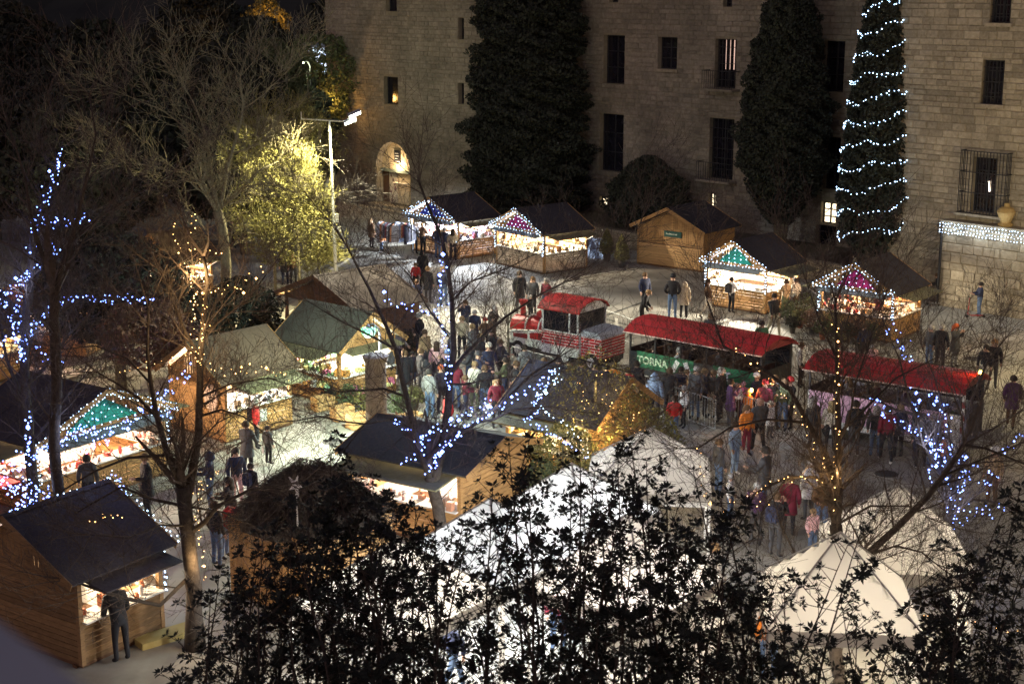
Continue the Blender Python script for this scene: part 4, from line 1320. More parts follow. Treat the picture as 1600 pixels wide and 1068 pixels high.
# ------------------------------------------------------------------ crowd barriers
def make_barrier():
    ro = empty('crowd_barrier')
    fr = MB(); L = 2.3
    for a, b in (((0, 0, .12), (L, 0, .12)), ((0, 0, 1.08), (L, 0, 1.08)), ((0, 0, .12), (0, 0, 1.08)), ((L, 0, .12), (L, 0, 1.08))): fr.tube([a, b], .02, 6)
    fr.build('frame', M_metal, ro)
    for k in range(17):
        x = L * (k + 1) / 18; m = MB(); m.tube([(x, 0, .12), (x, 0, 1.08)], .009, 4); m.build('bar', M_metal, ro)
    for x in (.35, L - .35):
        m = MB(); m.tube([(x, -.28, .01), (x, -.26, .03), (x, 0, .14), (x, .26, .03), (x, .28, .01)], .015, 4); m.build('foot', M_metal, ro)
    return ro


def copy_tree(o, parent=None):
    c = o.copy(); COL.objects.link(c)
    if parent is not None: c.parent = parent
    for ch in list(o.children): copy_tree(ch, c)
    return c


bar0 = make_barrier(); used = False
bars = [((943, 523), (1000, 545), 'crowd barrier with a white notice behind the gap after the engine'),
        ((1218, 576), (1262, 600), 'crowd barrier standing between the two carriages'),
        ((990, 628), (1042, 648), 'crowd barrier left of the queue in front of the green banner'),
        ((1044, 650), (1096, 668), 'crowd barrier in front of the white windmill blades of the carriage'),
        ((1118, 655), (1172, 672), 'crowd barrier behind the small children in the queue'),
        ((800, 585), (850, 600), 'crowd barrier by the people next to the engine wheels')]
for i, (a, b, lab) in enumerate(bars):
    o = bar0 if i == 0 else copy_tree(bar0)
    A = G(*a); B = G(*b)
    o.location = A; o.rotation_euler = (0, 0, math.atan2(B.y - A.y, B.x - A.x))
    tag(o, lab, 'barrier', 'crowd barriers round the road train')
m = MB(); m.box(.95, 1.2, -.04, -.03, .62, .92); m.build('notice', M_white_paint, bar0)

# ------------------------------------------------------------------ trees: bare
def seg_tubes(segs, n):
    """segs: list of (p0,p1,r0,r1) -> arrays"""
    if not segs: return None
    P0 = np.array([s[0] for s in segs]); P1 = np.array([s[1] for s in segs])
    r0 = np.array([s[2] for s in segs])[:, None]; r1 = np.array([s[3] for s in segs])[:, None]
    D = P1 - P0; D /= np.maximum(np.linalg.norm(D, axis=1, keepdims=True), 1e-6)
    up = np.where(np.abs(D[:, 2:3]) > .9, np.array([[1., 0, 0]]), np.array([[0, 0, 1.]]))
    A = np.cross(D, up); A /= np.linalg.norm(A, axis=1, keepdims=True); B = np.cross(D, A)
    V = []
    for P, r in ((P0, r0), (P1, r1)):
        for k in range(n):
            a = 2 * math.pi * k / n
            V.append(P + (A * math.cos(a) + B * math.sin(a)) * r)
    V = np.stack(V, 1).reshape(-1, 3)
    m = len(segs); base = np.arange(m)[:, None] * 2 * n
    F = np.concatenate([np.concatenate([base + k, base + (k + 1) % n, base + n + (k + 1) % n, base + n + k], 1)[:, None, :] for k in range(n)], 1).reshape(-1, 4)
    return V, F


def grow(segs, p, d, L, r, depth, R_, droop=0.0, spread=.7, up=.15, kids=3, tips=None):
    """one shoot with side shoots"""
    n = 3 if depth > 0 else 2
    q = Vector(p); dd = Vector(d)
    for i in range(n):
        nd = (dd + Vector((R_.gauss(0, .16), R_.gauss(0, .16), R_.gauss(0, .14) + up * .3 - droop))).normalized()
        q2 = q + nd * (L / n)
        ra = r * (1 - .75 * i / n); rb = r * (1 - .75 * (i + 1) / n)
        segs.append((tuple(q), tuple(q2), ra, rb))
        if depth > 0:
            for _ in range(kids if i else max(1, kids - 1)):
                if R_.random() < .85:
                    t = R_.random(); b = q.lerp(q2, t)
                    sd = Vector((R_.gauss(0, 1), R_.gauss(0, 1), R_.gauss(0, .7)))
                    sd = (sd - sd.dot(nd) * nd).normalized()
                    cd = (nd * (1 - spread * .5) + sd * spread + Vector((0, 0, up))).normalized()
                    grow(segs, b, cd, L * R_.uniform(.38, .62), max(rb * .55, .003), depth - 1, R_, droop, spread, up, kids, tips)
        q = q2; dd = nd
    if tips is not None: tips.append(tuple(q))


def bare_tree(base_px, Y, limbs, label, seed, twig_len=1.5, depth=2, kids=2, bark=M_bark, twig=M_twig, every=.55, up=.2, rmin=.0038, trunk_first=True, dspread=1.0, twig_rate=1.0, cat='tree'):
    """limbs: list of (points[(px,py,dY)], r0, r1); the first is the trunk, from the ground"""
    R_ = random.Random(seed)
    polys = []
    for li_, (pts, r0, r1) in enumerate(limbs):
        r0 *= .68; r1 *= .8
        pp = [W(a[0], a[1], Y + (a[2] if len(a) > 2 else 0) * dspread) for a in pts]
        polys.append((pp, r0, r1))
    b0 = polys[0][0][0]
    foot = Vector((b0.x, b0.y, 0)) if base_px is None else Vector((G(*base_px).x, G(*base_px).y, 0))
    ro = empty('bare_tree', foot, 0); tag(ro, label, cat, 'bare trees among the stalls')
    segs = []
    for k, (pp, r0, r1) in enumerate(polys):
        if k == 0: pp = ([foot] if (pp[0] - foot).length > .25 else []) + pp
        # refine with slight irregularity
        q = [pp[0]]
        for a, b in zip(pp[:-1], pp[1:]):
            n = max(1, int((b - a).length / .5))
            for i in range(1, n + 1):
                t = i / n; j = .035 if i < n else 0
                q.append(a.lerp(b, t) + Vector((R_.gauss(0, j), R_.gauss(0, j), R_.gauss(0, j))))
        n = len(q)
        rs = [r0 + (r1 - r0) * i / (n - 1) for i in range(n)]
        if k == 0: rs[0] = r0 * 1.35
        m = MB(); m.tube([p - foot for p in q], rs, 8 if k == 0 else 6)
        m.build('trunk' if k == 0 else 'limb', bark, ro, smooth=True)
        # side shoots
        acc = 0
        for i in range(n - 1):
            a, b = q[i], q[i + 1]
            L = (b - a).length; frac = i / n
            if k == 0 and frac < .45: continue
            acc += L * twig_rate
            while acc > every:
                acc -= every
                d = (b - a).normalized()
                sd = Vector((R_.gauss(0, 1), R_.gauss(0, 1), R_.gauss(0, .6))); sd = (sd - sd.dot(d) * d).normalized()
                dd = (d * .55 + sd * .8 + Vector((0, 0, up))).normalized()
                grow(segs, tuple(a.lerp(b, R_.random()) - foot), dd, twig_len * R_.uniform(.55, 1.2), min(.022, max(rs[i] * .35, .009)), depth, R_, up=up, kids=kids)
        d = (q[-1] - q[-2]).normalized()
        for _ in range(3):
            grow(segs, tuple(q[-1] - foot), (d + Vector((R_.gauss(0, .3), R_.gauss(0, .3), R_.gauss(0, .3)))).normalized(), twig_len, max(r1 * .7, .01), depth, R_, up=up, kids=kids)
    segs = [(a, b, max(c, rmin), max(e, rmin * .75)) for a, b, c, e in segs]
    V, F = seg_tubes(segs, 3)
    np_mesh('twigs', V, F, twig, parent=ro, kind='stuff')
    return ro, foot


def light_string(name, label, group, lines, Y, mat, seed, step=.13, jitter=.06, size=.026, flash=.05, category='string lights', glow=None, glow_col=(.5, .6, 1)):
    """lines: polylines [(px,py,dY)] at distance Y, wound round the limbs"""
    R_ = random.Random(seed)
    wi = MB(); bu = MB(); first = None
    pw = []
    for pts in lines:
        pw.append([W(a[0], a[1], Y + (a[2] if len(a) > 2 else 0)) for a in pts])
    o0 = pw[0][0]
    for pp in pw:
        path = []
        for a, b in zip(pp[:-1], pp[1:]):
            L = (b - a).length; n = max(1, int(L / step))
            for i in range(n):
                p = a.lerp(b, (i + R_.random() * .6) / n)
                p = p + Vector((R_.gauss(0, jitter), R_.gauss(0, jitter), R_.gauss(0, jitter)))
                path.append(p - o0)
                s = size * R_.uniform(.7, 1.2)
                if R_.random() < flash: s *= R_.uniform(1.8, 2.6)
                bu.octa(p - o0, s)
        if len(path) > 1: wi.tube(path, .004, 3)
    ro = empty(name, o0)
    tag(ro, label, category, group)
    wi.build('wire', M_dark, ro, kind='stuff'); bu.build('bulbs', mat, ro, kind='stuff')
    if glow:
        for (px, py, dy, pwr) in glow:
            p = W(px, py, Y + dy) - o0
            point('glow', p, pwr, glow_col, ro, .1)
    return ro


GT = 'light strings wound in the bare trees'
# centre tree, forked, with blue lights
YC = G(688, 862).y
bare_tree((688, 862), YC, [
    ([(690, 830), (684, 790), (672, 745)], .24, .19),
    ([(672, 745), (655, 700, -.1), (640, 640, -.2), (628, 590, -.3), (618, 545, -.2), (590, 480, 0), (560, 420, .2), (545, 390)], .15, .03),
    ([(676, 760), (690, 700, .1), (700, 640, .2), (703, 580, .2), (708, 520, .1), (706, 470, .2), (700, 420, .3), (690, 370, .3), (668, 320, .2), (655, 285)], .19, .035),
    ([(703, 585, .2), (725, 555, 0), (760, 520, -.3), (790, 495, -.5), (840, 462, -.7), (885, 440, -.8)], .09, .02),
    ([(660, 720), (700, 690, -.3), (745, 660, -.6), (790, 625, -.8), (830, 585, -.7), (870, 560, -.6)], .10, .03),
    ([(745, 660, -.6), (800, 640, -.9), (860, 635, -1.2), (925, 645, -1.2)], .05, .02),
    ([(636, 620, -.2), (600, 607, .2), (560, 610, .5), (500, 606, .8)], .06, .02),
    ([(648, 670, -.1), (610, 655, -.5), (570, 662, -.8), (540, 700, -1)], .05, .02),
    ([(700, 600, .2), (725, 600, .4), (780, 590, .8), (850, 585, 1)], .05, .015),
    ([(618, 545, -.2), (580, 525, -.5), (530, 500, -.6), (480, 470, -.5)], .06, .015),
    ([(860, 575, -.5), (900, 560, -.9), (960, 575, -1.3), (1010, 590, -1.6), (1060, 582, -1.9)], .035, .012),
    ([(570, 662, -.8), (500, 650, -1.3), (430, 660, -1.8), (380, 690, -2.2)], .04, .012),
    ([(545, 390, 0), (520, 350, .3), (500, 330, .6)], .02, .01),
    ([(840, 462, -.7), (900, 430, -1), (960, 390, -1.2), (1000, 350, -1.3)], .03, .01),
    ([(706, 470, .2), (735, 440, .5), (790, 420, .7), (830, 400, .7)], .045, .012),
    ([(700, 525, .1), (668, 480, -.3), (640, 430, -.4), (610, 400, -.4)], .05, .012),
], 'bare forked tree with blue lights, in the middle in front of the orange hut', 101, twig_len=1.75, every=.27, depth=2, kids=3)
light_string('tree_lights', 'blue white lights wound up the bare forked tree in the middle', GT,
             [[(693, 400, .1), (688, 440), (692, 480), (694, 520), (700, 560), (698, 610, .1)], [(600, 463), (625, 478), (650, 482), (672, 490), (690, 492)],
              [(668, 740, -.3), (690, 700, -.4), (730, 668, -.7), (770, 640, -.9), (800, 622, -.9), (840, 600, -.9), (870, 578, -.8)],
              [(650, 690, -.3), (690, 668, -.4), (740, 640, -.7), (770, 625, -.8)], [(628, 725, -.2), (650, 712), (668, 690)], [(612, 658), (640, 668), (668, 690)],
              [(676, 730, .1), (686, 708), (690, 700)], [(868, 580), (850, 605), (835, 630), (840, 650), (820, 655)], [(820, 655), (850, 670), (880, 690), (910, 712)]],
             YC - .2, M_bulb_blue, 5, step=.065, jitter=.055, size=.022, flash=.07, glow=[(690, 480, .9, 25), (760, 640, -.8, 14), (690, 440, 9, 500)])  # last glow entry is an added fill light behind the tree, no bulbs there

# left tree with warm lights
YL = G(305, 1012).y
bare_tree((305, 1012), YL, [
    ([(303, 950), (298, 880), (292, 820), (285, 760)], .27, .19),
    ([(288, 800), (300, 740, .2), (310, 680, .3), (312, 620, .3), (313, 560, .3), (318, 500, .2), (325, 440, .1), (318, 400)], .17, .05),
    ([(285, 765), (262, 710, -.2), (245, 650, -.3), (236, 600, -.3), (230, 550, -.3), (232, 480, -.2)], .13, .03),
    ([(245, 650, -.3), (215, 620, -.5), (185, 600, -.7), (150, 580, -.8)], .06, .02),
    ([(300, 830), (340, 790, -.4), (390, 765, -.8), (450, 755, -1.2)], .10, .03),
    ([(296, 900), (250, 945, -.5), (200, 935, -.8), (150, 920, -1.1), (110, 905, -1.2)], .08, .03),
    ([(313, 560, .3), (290, 520, .4), (270, 470, .5), (250, 420, .5)], .08, .02),
    ([(316, 525, .3), (345, 500, .5), (385, 470, .8), (415, 430, 1)], .06, .02),
    ([(290, 790), (240, 780, .3), (190, 760, .5), (120, 800, .6)], .06, .02),
    ([(312, 650, .3), (345, 640, .3), (380, 650, .4), (430, 690, .5)], .05, .015),
    ([(262, 710, -.2), (200, 715, -.6), (150, 735, -.9), (90, 770, -1)], .06, .02),
    ([(312, 620, .3), (360, 600, .1), (420, 590, -.2), (480, 610, -.4)], .045, .012),
    ([(236, 600, -.3), (200, 560, -.2), (150, 540, 0), (100, 545, .2)], .04, .012),
    ([(292, 820), (250, 820, -.9), (200, 840, -1.4), (140, 835, -1.8)], .045, .012),
    ([(290, 790), (350, 800, .4), (420, 830, .8), (450, 870, 1)], .04, .012),
    ([(285, 740), (300, 700, -.8), (340, 660, -1.2), (380, 640, -1.4)], .04, .015),
], 'bare tree wound with warm lights, between the nearest hut and the crepe hut', 102, twig_len=1.5, every=.29, depth=2, kids=3)
light_string('tree_lights', 'warm white lights wound up the bare tree left of the green roofed hut', GT,
             [[(272, 345), (273, 362), (277, 378), (283, 393)], [(298, 328), (300, 348), (298, 372), (300, 392)], [(283, 393), (292, 410), (298, 440), (300, 480), (306, 520), (310, 565)],
              [(300, 392), (325, 396), (350, 396)], [(300, 480), (312, 440), (310, 400)], [(326, 456), (345, 452), (372, 446), (390, 434), (414, 424)], [(372, 446), (380, 462)],
              [(185, 585), (215, 572), (245, 566), (285, 553), (300, 552), (325, 570), (350, 580), (385, 580), (425, 578), (462, 594)], [(310, 565), (318, 520), (320, 480), (318, 440)],
              [(310, 730), (312, 780), (310, 840), (316, 880), (322, 905)], [(68, 860, .4), (90, 842, .4), (110, 830, .4), (130, 815, .4), (170, 808, .4), (195, 806, .4)],
              [(300, 780), (330, 745), (348, 730)]],
             YL + .1, M_bulb_warm, 6, step=.085, jitter=.045, size=.013, flash=.05, glow=[(305, 430, -.3, 40), (310, 540, -.3, 20), (312, 880, -.4, 14)], glow_col=(1, .66, .3))

# far left tree(s) with blue lights
YB = 35.0
bare_tree(None, YB, [
    ([(45, 700), (40, 620), (38, 560), (40, 500), (48, 440)], .26, .12),
    ([(48, 440), (55, 380), (62, 330), (80, 280), (95, 232)], .09, .02),
    ([(40, 500), (15, 470, .3), (-10, 440, .5)], .1, .03),
    ([(42, 480), (60, 425, .2), (80, 395, .3), (88, 360, .3)], .08, .02),
    ([(58, 345), (90, 348, .3), (120, 345, .4), (145, 330, .5)], .04, .012),
    ([(38, 580), (55, 510, .2), (80, 475, .3), (140, 465, .4), (235, 467, .6)], .07, .015),
    ([(42, 600), (80, 560, -.4), (110, 520, -.6), (140, 490, -.7), (170, 440, -.7)], .08, .02),
    ([(40, 640), (10, 560, .4), (0, 500, .5)], .1, .03),
    ([(45, 690), (90, 640, -.5), (130, 590, -.8)], .07, .02),
], 'tall bare tree with strings of blue lights at the left edge', 103, twig_len=1.6, every=.27, depth=2, kids=3)
bare_tree(None, YB - 2.5, [
    ([(85, 660), (88, 580), (84, 500), (86, 460)], .22, .15),
    ([(86, 460), (110, 380), (130, 300), (150, 210), (140, 150)], .12, .02),
    ([(86, 460), (60, 380), (40, 280), (10, 190)], .1, .02),
    ([(110, 380), (170, 330), (220, 300), (270, 270)], .05, .015),
], 'dark bare tree just right of the blue lit tree at the left', 104, twig_len=1.9, every=.35, kids=3)
light_string('tree_lights', 'strings of blue lights spread through the tree at the left edge', GT,
             [[(95, 232), (93, 250), (96, 262), (86, 268), (79, 290), (74, 308), (68, 320), (62, 331), (57, 342), (55, 352), (53, 372), (50, 390), (47, 415)],
              [(55, 346), (72, 352), (90, 345), (108, 346), (125, 342), (138, 335)], [(86, 378), (84, 395), (72, 408), (60, 418), (45, 425), (32, 437), (20, 450), (6, 460), (-10, 468)],
              [(45, 425), (38, 440), (30, 450)], [(30, 458), (26, 475), (30, 500), (24, 525)], [(0, 468), (14, 482), (22, 500), (22, 520), (35, 545), (32, 565)],
              [(60, 500), (75, 482), (100, 470), (130, 465), (160, 470), (190, 466), (215, 472), (236, 466)], [(62, 500), (52, 515), (42, 527), (34, 545), (40, 560)],
              [(-5, 560), (0, 540), (10, 525)], [(75, 560), (95, 565), (105, 562)], [(56, 540), (62, 548), (70, 556)]],
             YB - .2, M_bulb_blue, 8, step=.045, jitter=.06, size=.020, flash=.07, glow=[(30, 450, -.6, 12), (60, 520, -.6, 10)])
light_string('tree_lights', 'dense blue white lights along the dark slope of the large hut at left', GT,
             [[(-5, 735), (30, 715), (60, 700), (90, 685), (120, 670), (150, 655)], [(0, 745), (40, 722), (80, 700), (120, 680), (155, 665)], [(5, 760), (30, 775), (60, 770), (40, 790), (15, 800)],
              [(10, 770), (40, 760), (55, 785), (20, 790)], [(0, 750), (25, 765), (50, 750), (75, 775), (85, 760)], [(120, 668), (150, 690), (190, 665), (230, 640), (262, 610), (297, 575)],
              [(180, 735), (205, 790), (225, 815), (245, 850)], [(100, 718), (140, 700), (170, 690)], [(42, 645), (44, 660), (40, 678), (45, 690), (44, 705)], [(240, 640), (260, 650), (275, 640)]],
             33.0, M_bulb_blue, 9, step=.05, jitter=.06, size=.022, flash=.07, glow=[(40, 760, -.4, 22), (130, 680, -.5, 16)])

# right hand tree with warm lights
YR = 29.0
bare_tree((1312, 1075), YR, [
    ([(1312, 1060), (1310, 980), (1308, 900), (1306, 820)], .22, .17),
    ([(1306, 820), (1308, 740, .1), (1310, 680, .1), (1309, 600, .1), (1307, 540), (1305, 470, -.1)], .15, .03),
    ([(1306, 760, .1), (1288, 705, .3), (1262, 660, .5), (1235, 610, .7), (1190, 575, .9), (1130, 540, 1.1), (1105, 470, 1.2)], .11, .02),
    ([(1312, 910), (1350, 870, -.5), (1400, 825, -.8), (1450, 775, -1.0), (1490, 720, -1.2), (1505, 695, -1.2)], .14, .05),
    ([(1505, 695, -1.2), (1540, 700, -1.4), (1590, 720, -1.5), (1640, 740, -1.5)], .05, .02),
    ([(1450, 775, -1), (1480, 740, -.8), (1540, 715, -.6), (1600, 690, -.4)], .05, .02),
    ([(1306, 790), (1275, 745, -.3), (1230, 745, -.6), (1180, 770, -.8), (1150, 830, -1)], .06, .02),
    ([(1312, 1000), (1370, 965, -.4), (1420, 940, -.8), (1500, 915, -1.2)], .09, .03),
    ([(1350, 870, -.5), (1400, 852, -.9), (1440, 862, -1.3), (1475, 890, -1.7)], .04, .012),
    ([(1308, 680, .1), (1350, 640, .3), (1400, 590, .5), (1460, 560, .6)], .05, .015),
    ([(1262, 660, .5), (1200, 655, .3), (1140, 668, .1), (1090, 700, 0), (1060, 700, 0)], .05, .012),
    ([(1306, 700), (1330, 640, -.5), (1350, 560, -.7), (1370, 500, -.8)], .05, .012),
    ([(1190, 575, .9), (1150, 590, 1.2), (1090, 600, 1.4), (1040, 640, 1.6)], .03, .01),
    ([(1306, 820), (1360, 790, .5), (1420, 790, .9), (1480, 820, 1.2)], .04, .012),
    ([(1230, 745, -.6), (1190, 800, -.9), (1180, 870, -1.1)], .03, .01),
    ([(1308, 560), (1280, 500, .2), (1260, 440, .2)], .04, .012),
    ([(1300, 950), (1250, 880, .4), (1220, 820, .6), (1200, 750, .8)], .06, .015),
], 'bare tree with warm lights crossing the lower right of the picture, before the cream tent', 105, twig_len=1.75, every=.27, depth=2, kids=3)
light_string('tree_lights', 'warm white lights wound up the bare tree before the cream tent', GT,
             [[(1306, 500), (1308, 560), (1304, 620), (1310, 680), (1304, 740), (1310, 800)], [(1148, 535, .9), (1180, 568, .8), (1210, 600, .7), (1240, 632, .6), (1262, 675, .4), (1280, 715, .2), (1300, 750)],
              [(1130, 795, -.8), (1165, 775, -.8), (1200, 755, -.7), (1230, 746, -.6), (1262, 750, -.4), (1290, 755, -.2)], [(1205, 790, -.7), (1170, 790, -.7)],
              [(1090, 700), (1096, 730), (1100, 765), (1110, 800)], [(1440, 965), (1480, 960), (1560, 985), (1610, 990)], [(1310, 840), (1312, 900)]],
             YR - .25, M_bulb_warm, 11, step=.12, jitter=.04, size=.013, flash=.06, glow=[(1260, 750, -.6, 8), (1306, 740, -.5, 8)], glow_col=(1, .66, .3))
# far right tree with blue lights
YQ = G(1490, 905).y
bare_tree((1490, 905), YQ, [
    ([(1488, 870), (1485, 830), (1480, 800)], .2, .15),
    ([(1480, 800), (1470, 740, .1), (1462, 690, .2), (1440, 650, .3), (1400, 640, .4), (1360, 620, .5)], .1, .02),
    ([(1482, 800), (1500, 740), (1505, 680), (1520, 620), (1545, 560), (1570, 530)], .1, .02),
    ([(1470, 740, .1), (1440, 690, -.3), (1420, 620, -.4), (1405, 560, -.5), (1380, 500, -.5)], .07, .015),
    ([(1484, 800), (1520, 780, .4), (1560, 785, .6), (1600, 800, .7)], .06, .02),
    ([(1462, 690, .2), (1475, 640), (1460, 590), (1440, 540)], .04, .012),
    ([(1505, 680), (1550, 670, .3), (1600, 640, .5)], .04, .012),
], 'bare tree full of blue lights at the right edge, beside the rear carriage', 106, twig_len=1.4, every=.27, depth=2, kids=3)
light_string('tree_lights', 'blue white lights tangled through the bare tree at the right edge', GT,
             [[(1362, 620), (1378, 635), (1392, 655), (1412, 668), (1440, 678), (1470, 690), (1490, 715)], [(1392, 500), (1400, 520), (1412, 545), (1420, 572)], [(1455, 612), (1466, 622), (1463, 636), (1478, 642), (1476, 660), (1488, 672)],
              [(1425, 610), (1432, 640), (1437, 655)], [(1440, 678), (1455, 690), (1462, 705), (1455, 740), (1470, 760)], [(1470, 688), (1485, 705), (1500, 715), (1510, 695)], [(1500, 715), (1505, 745), (1495, 770), (1500, 800)],
              [(1480, 780), (1485, 808), (1500, 820), (1520, 800), (1545, 792), (1572, 795)], [(1535, 770), (1545, 745), (1560, 730)], [(1500, 740), (1530, 730)], [(1570, 710), (1590, 690), (1602, 680)],
              [(1450, 700), (1480, 730), (1470, 750), (1500, 760)]],
             YQ - .1, M_bulb_blue, 12, step=.055, jitter=.085, size=.020, flash=.07, glow=[(1455, 690, -.4, 25), (1495, 790, -.4, 16)])
# big bare tree at left back lit by the lamp
YT = 61.0
bare_tree(None, YT, [
    ([(352, 395), (348, 360), (340, 330)], .32, .26),
    ([(340, 330), (330, 280), (325, 230), (315, 190), (302, 160), (288, 135)], .16, .03),
    ([(342, 330), (352, 280), (362, 240), (372, 205), (380, 160), (376, 120)], .16, .03),
    ([(345, 325), (370, 300, .2), (400, 270, .3), (435, 252, 2)], .12, .03),
    ([(350, 320), (385, 292), (420, 285), (460, 300), (500, 310)], .07, .02),
    ([(362, 240), (400, 225), (425, 212, 1.5)], .08, .02),
    ([(325, 230), (290, 200), (250, 170), (200, 150)], .06, .02),
    ([(380, 170), (410, 150), (440, 120)], .05, .015),
    ([(330, 300), (290, 270), (240, 260), (180, 250)], .06, .015),
], 'big bare tree lit yellow by the tall lamp post, at the back left', 107, twig_len=2.4, every=.45, depth=2, kids=3, bark=M_bark_pale, twig=M_bark_pale, rmin=.009)
# young bare tree before the rightmost stall, and one by the engine
bare_tree((1318, 590), G(1318, 590).y, [
    ([(1316, 560), (1315, 520)], .07, .05), ([(1315, 520), (1330, 480), (1350, 440)], .035, .012), ([(1315, 525), (1295, 480), (1285, 440)], .035, .012), ([(1315, 530), (1350, 500), (1385, 470)], .03, .012), ([(1315, 540), (1290, 520), (1262, 500)], .03, .012)],
    'small bare tree in front of the stall with the crimson sign', 108, twig_len=1.0, every=.3, depth=2, kids=2, rmin=.006)
bare_tree((795, 590), G(795, 590).y, [
    ([(795, 560), (794, 510)], .07, .05), ([(794, 510), (785, 460), (775, 410)], .035, .012), ([(794, 510), (805, 460), (812, 420)], .035, .012), ([(794, 515), (830, 490), (860, 478)], .03, .012)],
    'slender bare sapling with a pale trunk in front of the engine', 109, twig_len=1.0, every=.3, depth=2, kids=2, bark=M_bark_pale, rmin=.006)

# ------------------------------------------------------------------ foliage
def leaf_cards(P, size, rng, aspect=.5, upbias=0.0):
    """P (n,3) centres -> kite shaped leaves with random facing"""
    n = len(P)
    D = rng.normal(size=(n, 3)); D[:, 2] += upbias; D /= np.linalg.norm(D, axis=1, keepdims=True)
    T = rng.normal(size=(n, 3)); T -= (T * D).sum(1, keepdims=True) * D; T /= np.linalg.norm(T, axis=1, keepdims=True)
    s = (size * rng.uniform(.6, 1.4, n))[:, None]
    a = P - D * s * .5; b = P + T * s * aspect * .5; c = P + D * s * .5; d = P - T * s * aspect * .5
    V = np.stack([a, b, c, d], 1).reshape(-1, 3)
    F = np.arange(n * 4).reshape(n, 4)
    return V, F


def lump(a, z, k, seed):
    return (math.sin(a * 3 + z * 1.7 + seed) + math.sin(a * 5 - z * 2.9 + seed * 2.1) + math.sin(a * 2 + z * 4.3 + seed * .7)) / 3 * k


def crown_points(prof, n, seed, k=.16, shell=.45, rng=None):
    """prof: [(z, r)]"""
    zs = np.array([p[0] for p in prof]); rs = np.array([p[1] for p in prof])
    zz = rng.uniform(zs[0], zs[-1], n * 2)
    rr = np.interp(zz, zs, rs)
    keep = rng.random(n * 2) < (rr / rs.max())
    zz = zz[keep]; rr = rr[keep]
    aa = rng.uniform(0, 2 * np.pi, len(zz))
    lumpv = (np.sin(aa * 3 + zz * 1.7 + seed) + np.sin(aa * 5 - zz * 2.9 + seed * 2.1) + np.sin(aa * 2 + zz * 4.3 + seed * .7) + np.sin(aa * 9 + zz * 7 + seed)) / 4
    u = 1 - shell * rng.random(len(zz)) ** 1.5
    R_ = rr * (1 + k * lumpv) * u
    # leave holes between clumps
    hole = (np.sin(aa * 7 + zz * 3.1 + seed) * np.sin(zz * 5.3 + aa * 2 + seed) > .55) & (u > .8)
    P = np.stack([R_ * np.cos(aa), R_ * np.sin(aa), zz], 1)[~hole]
    return P


def cypress(base, prof, n, label, seed, mat=None, size=.2, trunks=1, trunk_h=1.5, name='cypress_tree', trunk_r=.3, cat='tree', group='cypress trees along the monastery', core=True, k=.16, bark=M_bark):
    rng = np.random.default_rng(seed)
    ro = empty(name, base, 0); tag(ro, label, cat, group)
    P = crown_points(prof, n, seed, k=k, rng=rng)
    V, F = leaf_cards(P, size, rng, .55, .5)
    np_mesh('crown', V, F, mat or M_leaf_cyp, parent=ro, kind='stuff')
    r = random.Random(seed)
    for i in range(trunks):
        a = 6.283 * i / max(trunks, 1); sp = .0 if trunks == 1 else .25
        m = MB(); tz = trunk_h if trunks > 1 else prof[-1][0] * .75
        top = (sp * 4.2 * math.cos(a), sp * 4.2 * math.sin(a), tz)
        m.tube([(sp * .5 * math.cos(a), sp * .5 * math.sin(a), 0), (sp * 1.4 * math.cos(a), sp * 1.4 * math.sin(a), tz * .4), top], [trunk_r * (1 if trunks == 1 else .4), trunk_r * (.8 if trunks == 1 else .32), .04], 7)
        m.build('trunk', bark, ro, smooth=True)
    return ro


b1 = FA + FU * (FS(845, 330, 3.0)[0]) + FV * 1.9
b1.z = 0
cypress(b1, [(.2, 2.6), (1.5, 3.4), (4, 3.5), (7, 3.3), (10, 3.1), (13, 2.9), (16, 2.2), (18, .8)], 90000, 'broad dark conifer against the monastery wall, right of the stone tower', 1, size=.23, trunk_r=.35, k=.34)
b2 = FA + FU * (FS(1222, 388, 2.5)[0]) + FV * 2.3; b2.z = .85
cypress(b2, [(1.3, .5), (2.6, 1.5), (4.5, 2.3), (7, 2.25), (9, 1.9), (11, 1.5), (13.5, 1.0), (16, .4)], 60000, 'tall dark cypress with a fan of pale stems at its foot, between the dark windows', 2, size=.18, k=.28, trunks=9, trunk_h=3.4, bark=M_bark_pale)
b3 = FA + FU * (FS(1379, 385, .8)[0]) - FV * .2; b3.z = 0
prof3 = [(1.0, .25), (2.0, .9), (2.9, 1.5), (4.2, 1.62), (7, 1.5), (10, 1.22), (12.5, .95), (14.5, .6), (16, .15)]
cypress(b3, prof3, 26000, 'slim dark cypress wound round with rings of cold white lights', 3, size=.2, trunk_r=.16, k=.10)
# rings of lights: a long helix round the slim cypress
def helix():
    ro = empty('spiral_lights', b3, 0); tag(ro, 'cold white lights wound in rings round the slim cypress', 'string lights')
    zs = [p[0] for p in prof3]; rs = [p[1] for p in prof3]
    R_ = random.Random(4); wi = []; bu = MB()
    z = 2.35; a = 0
    while z < 15.5:
        r_ = float(np.interp(z, zs, rs)) * 1.04 + .04
        p = Vector((r_ * math.cos(a), r_ * math.sin(a), z + .13 * math.sin(a * 3.3) + .06 * math.sin(a * 7.1) + .16 * math.cos(a)))
        wi.append(p); bu.octa(p + Vector((R_.gauss(0, .02), R_.gauss(0, .02), R_.gauss(0, .035))), .024 * R_.uniform(.75, 1.5))
        if R_.random() < .15: bu.octa(p + Vector((0, 0, -.12)), .02)
        da = .17 * R_.uniform(.5, 1.6) / r_; a += da; z += da / 6.283 * 1.02
    m = MB(); m.tube(wi, .006, 3); m.build('wire', M_dark, ro, kind='stuff'); bu.build('bulbs', M_bulb_cold, ro, kind='stuff')
helix()
